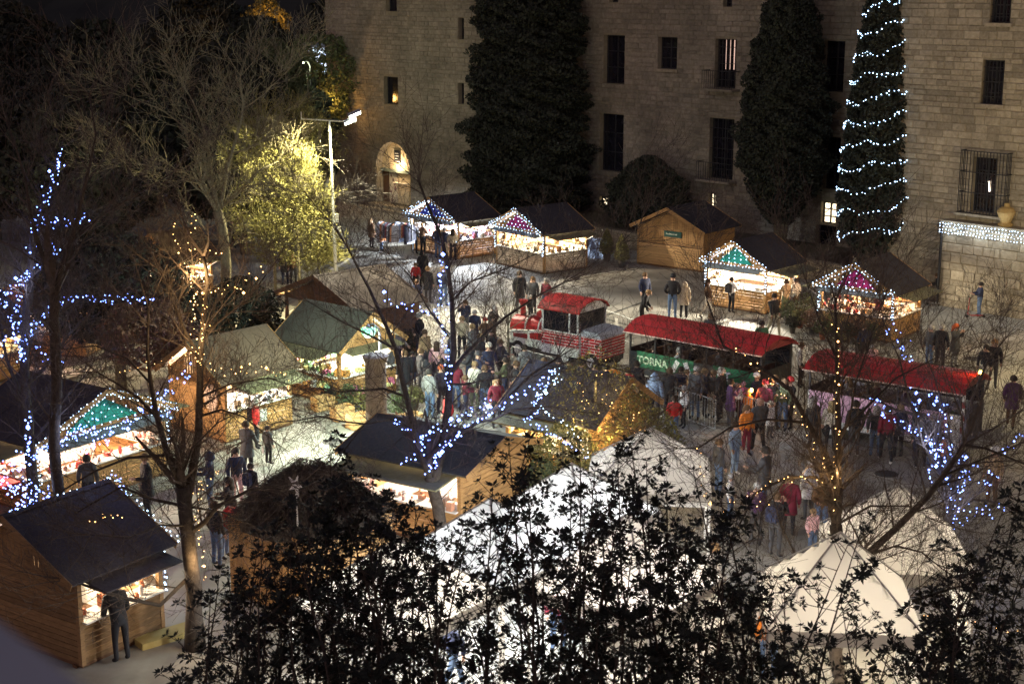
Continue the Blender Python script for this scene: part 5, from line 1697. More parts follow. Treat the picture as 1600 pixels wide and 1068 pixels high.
b4 = FA + FU * FS(1020, 335, 3)[0] + FV * 2.6; b4.z = .85
cypress(b4, [(.1, 1.6), (1.0, 2.4), (2.2, 2.2), (3.3, 1.4), (4.0, .3)], 22000, 'large round dark shrub behind the closed hut', 5, name='shrub', k=.3, size=.16, trunk_h=.5, trunk_r=.12, cat='shrub', group='shrubs on the terrace')
b5 = FA + FU * FS(770, 335, 2)[0] + FV * 1.2; b5.z = .85
cypress(b5, [(.1, .8), (1.0, 1.2), (2.0, 1.0), (2.6, .2)], 5000, 'small dark shrub at the right foot of the stone tower', 6, name='shrub', size=.2, trunk_r=.08, cat='shrub', group='shrubs on the terrace')
# potted conifers next to the closed hut
M_pot = noisy('dark_pot', (.05, .045, .04), (.09, .08, .07), 6)
for i, (px, py, lab) in enumerate([(971, 418, 'small potted conifer just left of the closed hut, front one'), (948, 408, 'small potted conifer beside the pale blue sheet')]):
    p = G(px, py)
    ro = cypress(p, [(.42, .28), (.6, .42), (1.0, .33), (1.4, .18), (1.75, .03)], 2600, lab, 20 + i, mat=M_leaf_olive, size=.09, trunk_r=.04, name='potted_conifer', cat='potted tree', group='potted conifers by the closed hut')
    m = MB(); m.lathe([(.15, 0), (.21, .36), (.23, .40), (.18, .40)], 12); m.build('pot', M_pot, ro)
# pale blue tarpaulin sheet behind the pots
p = G(916, 403); ro = empty('tarpaulin', p, R(-20)); tag(ro, 'pale blue tarpaulin sheet leaning near the two potted conifers', 'tarpaulin')
V = []; F = []
for i in range(9):
    for j in range(7):
        V.append((i * .16, .45 * j / 6 + .05 * math.sin(i * 1.7 + j), 1.0 * j / 6 + .03 * math.sin(i * 2.3)))
for i in range(8):
    for j in range(6): a = i * 7 + j; F.append((a, a + 7, a + 8, a + 1))
np_mesh('sheet', V, F, noisy('pale_blue_plastic', (.35, .45, .62), (.48, .58, .74), 3, .5), parent=ro)
m = MB()
for x in (.05, 1.25): m.tube([(x, .48, 0), (x, .48, 1.02)], .02, 5)
m.tube([(.05, .48, 1.02), (1.25, .48, 1.02)], .02, 5); m.build('stand', M_metal, ro)

# background trees on the left, dark
BG = 'dark trees behind the market at the left'
bgt = [(-22, 78, 9.5, 4.0, 'dark tree crown at the far left, above the golden stall'), (-15.5, 84, 11, 4.2, 'tall dark tree behind the big lamp lit bare tree'),
       (-26, 96, 12, 5, 'dark tree at the top left corner'), (-17.5, 105, 12, 5, 'dark tree behind, at the top left of the tower'),
       (-24, 120, 14, 6, 'dark far tree top on the skyline at the upper left'), (-37, 112, 13, 6, 'dark far tree top at the extreme upper left corner'), (-12.5, 128, 15, 6, 'dark far tree top next to the amber light'),
       (-13.5, 93, 9.5, 2.6, 'dark tree directly left of the tower top'), (-29, 84, 10, 4.5, 'dark tree cut by the left edge near the top')]
for i, (x, y, h_, r_, lab) in enumerate(bgt):
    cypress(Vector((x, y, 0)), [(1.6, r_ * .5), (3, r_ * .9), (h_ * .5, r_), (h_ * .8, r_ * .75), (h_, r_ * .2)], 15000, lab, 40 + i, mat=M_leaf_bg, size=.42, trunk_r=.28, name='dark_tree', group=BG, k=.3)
# pale green lamp lit conifer
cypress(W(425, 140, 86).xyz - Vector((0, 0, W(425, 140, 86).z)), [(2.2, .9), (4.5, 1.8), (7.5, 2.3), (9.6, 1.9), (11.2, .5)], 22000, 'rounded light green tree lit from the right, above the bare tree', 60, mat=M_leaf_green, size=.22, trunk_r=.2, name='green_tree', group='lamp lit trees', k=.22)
# small leafy trees lit by the tall lamp
def leafy(px, py, Y, prof, n, lab, seed, mat, size, name='leafy_tree', group='lamp lit trees', k=.3, tr=.08, cat='tree', base=None):
    p = base if base is not None else Vector((W(px, py, Y).x, Y, 0))
    return cypress(p, prof, n, lab, seed, mat=mat, size=size, trunk_r=tr, name=name, group=group, k=k, cat=cat, bark=M_bark_pale)
bare_tree((498, 420), 66.5, [
    ([(498, 400), (499, 370), (494, 345)], .09, .06), ([(494, 345), (470, 320), (445, 300), (425, 285)], .045, .015), ([(494, 345), (488, 310), (478, 280), (470, 262)], .045, .015),
    ([(492, 340), (455, 345), (425, 350), (400, 345)], .04, .012), ([(490, 350), (470, 365), (440, 372)], .03, .012)],
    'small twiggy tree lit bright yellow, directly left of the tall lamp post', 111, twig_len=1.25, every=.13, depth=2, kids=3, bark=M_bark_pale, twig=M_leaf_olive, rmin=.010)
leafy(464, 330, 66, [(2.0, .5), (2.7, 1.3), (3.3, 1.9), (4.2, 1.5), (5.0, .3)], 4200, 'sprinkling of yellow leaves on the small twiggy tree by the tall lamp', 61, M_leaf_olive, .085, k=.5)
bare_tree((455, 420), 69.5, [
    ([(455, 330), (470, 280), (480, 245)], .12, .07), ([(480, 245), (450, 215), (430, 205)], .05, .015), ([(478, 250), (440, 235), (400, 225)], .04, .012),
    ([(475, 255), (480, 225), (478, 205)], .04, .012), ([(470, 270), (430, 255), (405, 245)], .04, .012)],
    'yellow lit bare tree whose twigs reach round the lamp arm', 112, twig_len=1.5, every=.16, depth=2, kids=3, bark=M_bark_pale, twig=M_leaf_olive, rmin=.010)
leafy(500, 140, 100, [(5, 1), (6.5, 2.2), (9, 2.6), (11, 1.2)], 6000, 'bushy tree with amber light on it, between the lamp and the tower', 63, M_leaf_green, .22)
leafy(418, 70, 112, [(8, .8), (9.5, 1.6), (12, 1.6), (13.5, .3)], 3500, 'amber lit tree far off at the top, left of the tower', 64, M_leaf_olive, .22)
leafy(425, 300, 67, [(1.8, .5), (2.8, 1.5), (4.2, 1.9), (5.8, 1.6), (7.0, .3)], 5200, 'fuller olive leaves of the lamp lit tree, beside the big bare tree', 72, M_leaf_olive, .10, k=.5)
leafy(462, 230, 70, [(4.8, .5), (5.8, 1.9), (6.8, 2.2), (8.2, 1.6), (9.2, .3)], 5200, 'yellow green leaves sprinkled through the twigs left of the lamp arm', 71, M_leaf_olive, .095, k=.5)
# dark low pines behind the blue lit tree, reddish foliage
leafy(180, 440, 52, [(1.9, 1.0), (2.6, 2.6), (3.6, 3.0), (4.8, 2.2), (5.6, .6)], 11000, 'broad dark pine behind the horizontal string of blue lights', 65, M_leaf_bg, .2, group=BG, tr=.22)
leafy(225, 430, 49, [(1.6, .5), (2.2, 1.5), (3.0, 1.6), (3.8, .9)], 3800, 'bush with reddish dry leaves below the blue lights', 66, M_leaf_red, .14, group='bushes at the left', cat='bush')
leafy(375, 470, 56, [(.2, .9), (1.2, 1.6), (2.4, 1.5), (3.3, .5)], 6000, 'dark bush left of the open fronted brown hut', 67, M_leaf_bg, .16, group='bushes at the left', cat='bush')
leafy(280, 420, 52, [(.9, .6), (1.8, 1.2), (2.9, 1.3), (3.8, .4)], 3800, 'loose olive tree around the trunk with warm lights', 68, M_leaf_bg, .13, group='bushes at the left', cat='bush')
point('far_amber_lamp', W(405, 66, 108), 900, (1, .45, .1), None, .3)
# far street: small lit wall with lamps
p = W(492, 118, 118); ro = empty('far_building', Vector((p.x, p.y, 0)), R(-20)); tag(ro, 'distant pale building lit cold white, seen between the trees left of the tower', 'building')
m = MB(); m.box(-1.6, 3.2, 0, 5, 0, 9.5); m.build('wall', noisy('far_wall', (.5, .5, .5), (.6, .6, .6), 2), ro)
m = MB(); m.box(-1.9, 3.5, -.3, 5.3, 9.502, 9.8); m.build('roof', M_roof, ro)
m = MB(); m.box(-.6, .1, -.03, .03, 6.4, 7.6); m.build('window', M_win_lit, ro)
point('far_white_lamp', (.3, -1.4, 8.6), 160, (.7, .85, 1), ro, .2)
m = MB(); m.box(-.1, 1.0, -1.5, -1.3, 9.0, 9.12); m.build('lamp_strip', M_bulb_cold, ro)
point('far_amber_lamp', W(512, 160, 98), 160, (1, .5, .12), None, .2)
# pale garden wall panel behind the lamp post
p = G(492, 330); ro = empty('pale_outbuilding', FA + FU * (s_t0 - 1.9) - FV * .4, FROT); tag(ro, 'small pale rendered outbuilding left of the tower, lit by the lamp', 'building')
m = MB(); m.box(-2.1, 1.6, 0, 4, 0, 5.9); m.build('wall', noisy('pale_render', (.5, .5, .42), (.6, .6, .5), 1.5, .9, patch=.3), ro)
m = MB(); m.box(-2.3, 1.8, -.2, 4.2, 5.902, 6.05); m.build('roof', M_roof_brown, ro)
m = MB(); m.box(-1.9, 1.4, -.06, -.004, 1.9, 2.0); m.build('string_course', M_stone, ro)


# --- plants of the flower stall (rightmost hut)
def plant(px, py, h, r_, mat, lab, seed, n=500, size=.1, pot=True, group='plants for sale round the crimson signed hut'):
    p = G(px, py)
    ro = empty('potted_plant', p, 0); tag(ro, lab, 'plant', group)
    rng = np.random.default_rng(seed)
    P = crown_points([(.25, r_ * .6), (h * .55, r_), (h, r_ * .5)], n, seed, k=.35, shell=.9, rng=rng)
    V, F = leaf_cards(P, size, rng, .5, .3)
    np_mesh('leaves', V, F, mat, parent=ro, kind='stuff')
    R_ = random.Random(seed); segs = []
    for k in range(7): grow(segs, (0, 0, .25), Vector((R_.gauss(0, .35), R_.gauss(0, .35), 1)).normalized(), h * .8, .008, 1, R_, kids=1)
    V, F = seg_tubes(segs, 3); np_mesh('stems', V, F, M_twig, parent=ro, kind='stuff')
    m = MB(); m.lathe([(.10, 0), (.15, .24), (.16, .27), (.12, .27)], 10); m.build('pot', M_pot if seed % 3 else flat((.3, .1, .05)), ro)
    return ro

fl = [(1232, 505, 1.0, .5, 'leafy potted plant at the far left of the crimson signed hut'), (1250, 512, .8, .5, 'pale twiggy plant second from the left before the crimson signed hut'),
      (1238, 520, .7, .4, 'low plant in front at the left end of the plant display'), (1268, 520, 1.0, .5, 'dark leafed plant by the left post of the crimson signed hut'),
      (1285, 530, .8, .45, 'olive plant left of the middle of the plant display'), (1302, 526, 1.1, .5, 'tall plant below the crimson sign, left side'),
      (1322, 534, .8, .5, 'yellow flowering plant below the crimson sign'), (1340, 532, 1.1, .45, 'dark red plant in the middle of the display'),
      (1360, 538, .9, .5, 'yellow and green plant right of the middle'), (1378, 528, 1.3, .5, 'tall twiggy plant at the right post of the crimson signed hut'),
      (1398, 520, 1.2, .55, 'loose grey green shrub right of the crimson signed hut'), (1415, 512, 1.0, .5, 'rightmost shrub of the plant display'),
      (1258, 500, 1.2, .5, 'tall plant against the left side of the crimson signed hut'), (1310, 542, .5, .35, 'small low plant nearest the train roof'),
      (1345, 548, .5, .35, 'small red and green plant near the train roof')]
for i, (px, py, h_, r_, lab) in enumerate(fl):
    plant(px, py, h_, r_, [M_leaf_green, M_leaf_olive, M_leaf_bg, M_leaf_red][i % 4], lab, 200 + i, n=int(420 * r_ / .5), size=.1)
gl = [(548, 640, .9, .5, 'leafy green plant at the left of the plant stall before the stone column'), (575, 650, 1.0, .5, 'tall green plant directly left of the stone column'), (520, 632, .7, .35, 'small plant by the counter under the green roof'),
      (625, 655, .9, .5, 'bushy plant directly right of the stone column'), (648, 640, .8, .45, 'green plant beside the trunk, right of the stone column'), (640, 560, 1.2, .5, 'tall pale green plant behind the shoppers by the green roof'),
      (560, 625, .6, .4, 'grey green plant in a crate under the globe lamp')]
for i, (px, py, h_, r_, lab) in enumerate(gl):
    plant(px, py, h_, r_, [M_leaf_green, M_leaf_olive, M_leaf_bg][i % 3], lab, 240 + i, n=480, size=.1, group='plants for sale by the stone column')
# wooden crates by the plant stall
for i, (px, py, lab) in enumerate([(535, 655, 'pale wooden crate left of the stone column, front'), (560, 668, 'pale wooden crate nearest the stone column'), (642, 668, 'orange wooden crate by the tree trunk, right of the column'), (505, 640, 'pale wooden crate by the counter end')]):
    p = G(px, py); ro = empty('crate', p, R(40)); tag(ro, lab, 'crate', 'wooden crates by the stone column')
    for k in range(3):
        for (a, b_) in (((-.35, -.22), (.35, -.22)), ((.35, .22), (-.35, .22)), ((-.35, .22), (-.35, -.22)), ((.35, -.22), (.35, .22))):
            m = MB(); d = Vector((b_[0] - a[0], b_[1] - a[1], 0)); L = d.length; d.normalize()
            M_ = Matrix(((d.x, d.y, 0, a[0]), (d.y, -d.x, 0, a[1]), (0, 0, 1, 0), (0, 0, 0, 1)))
            m.box(.005, L - .005, -.01, .01, .03 + k * .16, .16 + k * .16, 0, M_); m.build('slat', M_wood_pale, ro)

# --- bushes wrapping the yellow lit hut
for i, (px, py, Y, pr_, n, m_, lab) in enumerate([
        (880, 690, 40.0, [(.6, .7), (1.3, 1.1), (1.9, .8), (2.3, .2)], 3600, M_leaf_olive, 'yellow lit bush at the counter of the yellow hut'),
        (985, 680, 42.6, [(.1, .5), (1.0, .9), (2.0, .8), (2.7, .3)], 2400, M_leaf_olive, 'bright yellow leafy bush against the gable of the yellow hut'),
        (930, 630, 41.2, [(1.4, .6), (2.4, 1.3), (3.1, 1.3), (3.8, .6), (4.2, .1)], 1500, M_leaf_olive, 'thin tree with sparse yellow leaves above the yellow hut'),
        (845, 700, 39.0, [(.2, .5), (.8, .8), (1.5, .3)], 1800, M_leaf_green, 'small green bush at the left end of the yellow hut'),
        (1030, 690, 43.4, [(.1, .3), (.7, .7), (1.4, .5), (1.8, .1)], 1800, M_leaf_olive, 'yellow green bush at the right foot of the yellow hut')]):
    leafy(px, py, Y, pr_, n, lab, 300 + i, m_, .085, group='bushes round the yellow hut', cat='bush', tr=.05, k=.35)
light_string('bush_lights', 'warm white lights scattered through the bushes of the yellow hut', GT,
             [[(905, 600), (915, 630), (905, 660), (915, 690), (900, 700)], [(940, 590), (938, 575), (945, 560)], [(860, 690), (890, 685), (920, 695), (880, 710), (850, 700)], [(960, 640), (985, 660), (1005, 650), (990, 690)], [(935, 610), (955, 630), (940, 660)]],
             40.6, M_bulb_warm, 14, step=.10, jitter=.14, size=.014, flash=.03, glow=[(900, 668, 0, 60), (965, 690, -.6, 70), (940, 590, .3, 25)], glow_col=(1, .72, .28))
light_string('roof_lights', 'cold white lights hanging over the dark roof of the yellow hut', GT,
             [[(868, 575), (872, 590), (862, 600), (870, 575), (850, 610), (858, 620)], [(880, 585), (866, 597), (850, 603), (845, 615), (830, 630)], [(838, 612), (846, 640), (870, 655), (890, 670), (905, 690), (918, 715)]],
             39.6, M_bulb_cold, 15, step=.10, jitter=.05, size=.02, flash=.05)


# --- foreground: evergreen with leaf rosettes, seen as dark shapes
def rosette_mesh():
    vs = []; fs = []
    r = random.Random(3)
    k = 9
    for i in range(k):
        a = 6.283 * i / k + r.uniform(-.2, .2); el = r.uniform(-.1, .75); L = r.uniform(.8, 1.1)
        d = Vector((math.cos(a) * math.cos(el), math.sin(a) * math.cos(el), math.sin(el)))
        t = Vector((-math.sin(a), math.cos(a), 0)); n = d.cross(t)
        o = len(vs)
        vs += [d * .08 * L, d * .5 * L + t * .19 * L - n * .04, d * L - n * .0 + Vector((0, 0, -.08)), d * .5 * L - t * .19 * L - n * .04, d * .52 * L]
        fs += [(o, o + 1, o + 4), (o + 1, o + 2, o + 4), (o + 2, o + 3, o + 4), (o + 3, o, o + 4)]
    return np.array([tuple(v) for v in vs]), np.array(fs)
ROS_V, ROS_F = rosette_mesh()


def rosettes(C, Dn, S, rng):
    n = len(C)
    Dn = Dn / np.linalg.norm(Dn, axis=1, keepdims=True)
    T = rng.normal(size=(n, 3)); T -= (T * Dn).sum(1, keepdims=True) * Dn; T /= np.linalg.norm(T, axis=1, keepdims=True)
    B = np.cross(Dn, T)
    M_ = np.stack([T, B, Dn], 2) * S[:, None, None]
    V = np.einsum('nij,kj->nki', M_, ROS_V) + C[:, None, :]
    F = ROS_F[None] + (np.arange(n) * len(ROS_V))[:, None, None]
    return V.reshape(-1, 3), F.reshape(-1, 3)


def evergreen(label, tops, seed, zb=3.0, foot=None):
    """tops: list of (px, py, Y) where each upright shoot ends"""
    R_ = random.Random(seed); rng = np.random.default_rng(seed)
    P = [W(*t) for t in tops]
    f = foot or Vector((sum(p.x for p in P) / len(P), sum(p.y for p in P) / len(P), 0))
    ro = empty('evergreen_tree', f, 0); tag(ro, label, 'tree', 'evergreen trees nearest the viewer')
    segs = []; C = []; D = []; S = []
    m = MB(); m.tube([(0, 0, 0), (.1, 0, 2), (0, .1, 4.2)], [.2, .15, .1], 8); m.build('trunk', M_bark, ro, smooth=True)
    for p in P:
        top = p - f
        b = Vector((top.x * .72 + R_.gauss(0, .5), top.y * .8 + R_.gauss(0, .3), zb))
        n = 12; q = [Vector((0, 0, 2.2)), b]
        L = (top - b).length
        bend = Vector((R_.gauss(0, .26), R_.gauss(0, .26), 0)); lean_ = R_.gauss(0, .9)
        for i in range(1, n + 1):
            t = i / n
            q.append(b.lerp(top, t) + bend * math.sin(t * math.pi) + Vector((.05 * math.sin(t * 19 + top.x * 5), .05 * math.cos(t * 17), 0)) * (1 - t))
        mm = MB(); mm.tube(q, [.045] + [.030 - .025 * i / n for i in range(n + 1)], 5); mm.build('limb', M_bark, ro)
        C.append(top); D.append((0, 0, 1)); S.append(R_.uniform(.10, .145))
        # side shoots down the stem, denser lower
        dist = .12
        while dist < L * .97:
            t = 1 - dist / L
            c = b.lerp(top, t) + bend * math.sin(t * math.pi)
            a = R_.uniform(0, 6.283)
            ln = R_.uniform(.12, .28) + min(.9, dist * .42) * R_.random()
            d = Vector((math.cos(a), math.sin(a), R_.uniform(.3, 1.1))).normalized()
            e = c + d * ln
            segs.append((tuple(c), tuple(e), .007, .004))
            C.append(e); D.append(tuple(d + Vector((0, 0, .5)))); S.append(R_.uniform(.05, .145))
            if ln > .26:
                for _ in range(int(1.5 + ln * 3)):
                    c2 = c.lerp(e, R_.uniform(.35, .9)); d2 = (d + Vector((R_.gauss(0, .8), R_.gauss(0, .8), R_.gauss(.2, .5)))).normalized()
                    e2 = c2 + d2 * R_.uniform(.08, .2)
                    segs.append((tuple(c2), tuple(e2), .005, .003)); C.append(e2); D.append(tuple(d2 + Vector((0, 0, .4)))); S.append(R_.uniform(.05, .11))
            dist += R_.uniform(.07, .17)
    V, F = seg_tubes(segs, 3); np_mesh('twigs', V, F, M_bark, parent=ro, kind='stuff')
    V, F = rosettes(np.array([tuple(c) for c in C]), np.array([tuple(d) for d in D]), np.array(S), rng)
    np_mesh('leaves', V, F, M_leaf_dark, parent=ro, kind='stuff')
    return ro


def outline(lst, n, seed, y0, y1, drop=60):
    """tops scattered beneath a measured outline of the crown"""
    r = random.Random(seed); out = []
    xs = [a for a, _ in lst]; ys = [b for _, b in lst]
    for i in range(n):
        x = xs[0] + (xs[-1] - xs[0]) * (i + r.random()) / n
        y = float(np.interp(x, xs, ys)) + abs(r.gauss(0, drop))
        out.append((x, y, r.uniform(y0, y1)))
    return out

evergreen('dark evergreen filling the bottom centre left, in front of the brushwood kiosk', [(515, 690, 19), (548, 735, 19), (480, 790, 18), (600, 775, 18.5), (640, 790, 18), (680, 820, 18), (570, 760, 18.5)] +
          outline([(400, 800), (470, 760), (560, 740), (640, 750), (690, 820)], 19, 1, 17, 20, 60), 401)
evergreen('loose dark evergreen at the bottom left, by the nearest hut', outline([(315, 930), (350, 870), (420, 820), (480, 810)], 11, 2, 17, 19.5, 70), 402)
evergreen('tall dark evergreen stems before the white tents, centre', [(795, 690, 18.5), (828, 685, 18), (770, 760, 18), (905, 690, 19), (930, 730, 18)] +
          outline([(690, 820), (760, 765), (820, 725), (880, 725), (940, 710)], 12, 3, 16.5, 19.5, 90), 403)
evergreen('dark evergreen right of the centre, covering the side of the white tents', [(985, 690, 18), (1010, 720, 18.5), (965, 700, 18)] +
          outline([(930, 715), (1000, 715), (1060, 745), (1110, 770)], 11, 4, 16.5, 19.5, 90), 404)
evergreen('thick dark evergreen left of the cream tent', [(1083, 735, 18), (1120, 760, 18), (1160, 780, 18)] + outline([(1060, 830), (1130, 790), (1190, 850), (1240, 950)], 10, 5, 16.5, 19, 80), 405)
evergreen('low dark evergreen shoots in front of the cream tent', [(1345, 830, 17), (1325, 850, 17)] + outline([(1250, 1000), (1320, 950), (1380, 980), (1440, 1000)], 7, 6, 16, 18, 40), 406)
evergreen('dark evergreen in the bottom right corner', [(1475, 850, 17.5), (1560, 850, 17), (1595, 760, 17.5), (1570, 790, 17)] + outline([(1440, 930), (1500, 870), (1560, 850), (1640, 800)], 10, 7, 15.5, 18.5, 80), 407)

# stone ledge of the terrace the viewer stands on, bottom left corner
m = MB()
q0 = W(-90, 905, 1.25); q1 = W(150, 1085, 1.1)
lg = empty('window_ledge', (0, 0, 0), 0); tag(lg, 'blurred blue grey ledge close to the viewer, bottom left corner', 'ledge')
d = (q1 - q0)
m.prism([tuple(q0), tuple(q1), tuple(q1 + Vector((0, -.4, -.45))), tuple(q0 + Vector((-.35, -.2, -.45)))], (.02, -.05, .02)); m.build('ledge_edge', noisy('blue_grey_stone', (.20, .23, .28), (.26, .29, .34), 6), lg)

# ------------------------------------------------------------------ people
def skin_body(key):
    pose, child, lean = key
    J = {}
    s = 1.0
    J['pel'] = (0, 0, .95); J['spi'] = (0, .01, 1.14); J['che'] = (0, 0, 1.36); J['nec'] = (0, .01, 1.50); J['hea'] = (0, -.02, 1.60); J['top'] = (0, -.01, 1.69)
    for n, sx in (('L', 1), ('R', -1)):
        J['sh' + n] = (sx * .18, .01, 1.40); J['hip' + n] = (sx * .095, 0, .88)
        if pose == 'walk':
            f = sx
            J['kn' + n] = (sx * .09, -.16 * f - .03, .50); J['an' + n] = (sx * .09, -.26 * f + (.08 if f < 0 else 0), .09 if f > 0 else .14); J['to' + n] = (sx * .09, -.26 * f - .14 + (.08 if f < 0 else 0), .04)
            J['el' + n] = (sx * .25, .14 * f, 1.15); J['wr' + n] = (sx * .23, .06 * f - .08, .93)
        elif pose == 'sit':
            J['kn' + n] = (sx * .12, -.42, .93); J['an' + n] = (sx * .12, -.44, .50); J['to' + n] = (sx * .12, -.58, .46)
            J['el' + n] = (sx * .24, -.04, 1.14); J['wr' + n] = (sx * .15, -.26, 1.06)
        else:
            J['kn' + n] = (sx * .11, -.02, .49); J['an' + n] = (sx * .12, .02, .09); J['to' + n] = (sx * .14, -.13, .04)
            if pose == 'stand': J['el' + n] = (sx * .25, .04, 1.14); J['wr' + n] = (sx * .25, -.06, .90)
            elif pose == 'pocket': J['el' + n] = (sx * .29, .10, 1.14); J['wr' + n] = (sx * .19, -.06, .98)
            elif pose == 'reach': J['el' + n] = (sx * .25, -.10, 1.16); J['wr' + n] = (sx * .17, -.34, 1.16)
            elif pose == 'phone': J['el' + n] = (sx * .25, -.12, 1.20); J['wr' + n] = (sx * .09, -.26, 1.46)
            elif pose == 'one': 
                J['el' + n] = (sx * .25, .03 if sx < 0 else -.10, 1.15); J['wr' + n] = (sx * .24, -.05 if sx < 0 else -.34, .91 if sx < 0 else 1.20)
            elif pose == 'bend':
                J['el' + n] = (sx * .25, -.10, 1.12); J['wr' + n] = (sx * .18, -.32, 1.05)
    if lean:
        A = Matrix.Translation((0, 0, .92)) @ Matrix.Rotation(R(lean), 4, 'X') @ Matrix.Translation((0, 0, -.92))
        for k in J:
            if k[:2] in ('sp', 'ch', 'ne', 'he', 'to', 'sh', 'el', 'wr') and not (k in ('toL', 'toR')):
                J[k] = tuple(A @ Vector(J[k]))
    rad = {'pel': (.155, .125), 'spi': (.172, .14), 'che': (.195, .148), 'nec': (.062, .062), 'hea': (.088, .10), 'top': (.075, .085)}
    for n in 'LR':
        rad.update({'sh' + n: (.092, .09), 'el' + n: (.070, .070), 'wr' + n: (.048, .048), 'hip' + n: (.095, .10), 'kn' + n: (.068, .068), 'an' + n: (.05, .05), 'to' + n: (.042, .038)})
    names = list(J)
    edges = [('pel', 'spi'), ('spi', 'che'), ('che', 'nec'), ('nec', 'hea'), ('hea', 'top')]
    for n in 'LR': edges += [('che', 'sh' + n), ('sh' + n, 'el' + n), ('el' + n, 'wr' + n), ('pel', 'hip' + n), ('hip' + n, 'kn' + n), ('kn' + n, 'an' + n), ('an' + n, 'to' + n)]
    me = bpy.data.meshes.new('sk'); me.from_pydata([J[n] for n in names], [(names.index(a), names.index(b)) for a, b in edges], [])
    ob = bpy.data.objects.new('sk', me); COL.objects.link(ob)
    ob.modifiers.new('s', 'SKIN'); sd = ob.modifiers.new('u', 'SUBSURF'); sd.levels = 1; sd.render_levels = 1
    for i, n in enumerate(names):
        sv = me.skin_vertices[0].data[i]; sv.radius = rad[n]; sv.use_root = (n == 'pel')
    bpy.context.view_layer.update()
    ev = ob.evaluated_get(bpy.context.evaluated_depsgraph_get())
    out = bpy.data.meshes.new_from_object(ev)
    V = [tuple(v.co) for v in out.vertices]; F = [tuple(p.vertices) for p in out.polygons]
    bpy.data.objects.remove(ob); bpy.data.meshes.remove(out); bpy.data.meshes.remove(me)
    mb = MB(); mb.v = V; mb.f = F
    seglab = {('hea', 'top'): 2, ('nec', 'hea'): 2}
    labs = []
    JV = {k: Vector(v) for k, v in J.items()}
    for f in F:
        c = sum((Vector(V[i]) for i in f), Vector()) / len(f)
        best = None
        for a, b in edges:
            A_, B_ = JV[a], JV[b]; t = max(0, min(1, (c - A_).dot(B_ - A_) / (B_ - A_).length_squared)); dd = (c - A_.lerp(B_, t)).length
            if best is None or dd < best[0]: best = (dd, a, b, t)
        _, a, b, t = best
        if a in ('nec', 'hea'): k = 2
        elif a[:2] == 'hi' or a[:2] == 'kn' or b[:3] == 'hip': k = 1
        elif a[:2] == 'an': k = 3
        elif b[:2] == 'wr' and t > .93: k = 2
        else: k = 0
        if a == 'pel' and b == 'spi' and t < .15: k = 1 if c.z < .9 else 0
        labs.append(k)
    mb.m = labs
    # hands with fingers
    for n, sx in (('L', 1), ('R', -1)):
        w_ = JV['wr' + n]; e = JV['el' + n]; d = (w_ - e).normalized()
        side = Vector((0, -1, 0)); side = (side - side.dot(d) * d)
        side = side.normalized() if side.length > .1 else Vector((1, 0, 0))
        nn = d.cross(side)
        mb.tube([w_ - d * .01, w_ + d * .04, w_ + d * .085], [.028, .038, .034], 6, 2)
        for k in range(4):
            o = w_ + d * .08 + side * (.028 - .019 * k); L = (.06, .07, .066, .05)[k]
            mb.tube([o, o + d * L * .55, o + d * L * .9 + nn * .02 * -sx], [.010, .009, .007], 4, 2)
        o = w_ + d * .03 + side * .03
        mb.tube([o, o + side * .03 + d * .02, o + side * .035 + d * .05], [.011, .010, .008], 4, 2)
    # face: nose, eyes, mouth, ears
    A = Matrix.Identity(4)
    if lean: A = Matrix.Translation((0, 0, .92)) @ Matrix.Rotation(R(lean), 4, 'X') @ Matrix.Translation((0, 0, -.92))
    def T(p): return A @ Vector(p)
    mb.tube([T((0, -.095, 1.635)), T((0, -.135, 1.60)), T((0, -.10, 1.585))], [.010, .018, .01], 5, 2)
    for sx in (-1, 1):
        mb.octa(T((sx * .034, -.107, 1.635)), .012, 4); mb.octa(T((sx * .088, -.005, 1.61)), .026, 2)
    mb.box(-.026, .026, -.112, -.10, 1.553, 1.562, 4, A)
    me = mb.mesh('person', [M_dark] * 5, smooth=True)
    # extras placed in body space
    hair = MB()
    n1, n2 = 12, 7
    vs = []; fs = []
    for i in range(n2 + 1):
        ph = math.pi * .62 * i / n2
        for k in range(n1):
            th = 6.283 * k / n1; x = math.sin(ph) * math.cos(th); y = math.sin(ph) * math.sin(th); z = math.cos(ph)
            front = y < -.35 and z < .45
            rr_ = .86 if front else 1.0
            vs.append(tuple(T((x * .118 * rr_, (y * .132 + .012) * rr_, z * .135 * rr_ + 1.625))))
    for i in range(n2):
        for k in range(n1): fs.append((i * n1 + k, i * n1 + (k + 1) % n1, (i + 1) * n1 + (k + 1) % n1, (i + 1) * n1 + k))
    hair.add(vs, fs)
    hm = hair.mesh('hair', M_dark, True)
    lh = MB(); lh.v = list(hair.v); lh.f = list(hair.f); lh.m = list(hair.m)
    lh.add([tuple(T(p)) for p in [(-.11, .02, 1.66), (.11, .02, 1.66), (.12, .09, 1.40), (-.12, .09, 1.40), (-.09, .13, 1.66), (.09, .13, 1.66), (.10, .16, 1.38), (-.10, .16, 1.38)]],
           [(0, 1, 2, 3), (5, 4, 7, 6), (1, 5, 6, 2), (4, 0, 3, 7), (3, 2, 6, 7), (0, 4, 5, 1)])
    lhm = lh.mesh('hair', M_dark, True)
    bp_ = MB(); 
    pts = [(-.15, .13, 1.02), (.15, .13, 1.02), (.15, .13, 1.38), (.08, .13, 1.45), (-.08, .13, 1.45), (-.15, .13, 1.38)]
    bp_.prism([tuple(T(p)) for p in pts], tuple(A.to_3x3() @ Vector((0, .15, 0))))
    bpm = bp_.mesh('backpack', M_dark)
    ck = MB()
    prof = [(.165, 1.22, .135), (.185, 1.02, .155), (.205, .85, .17), (.225, .66, .19)]
    o = []
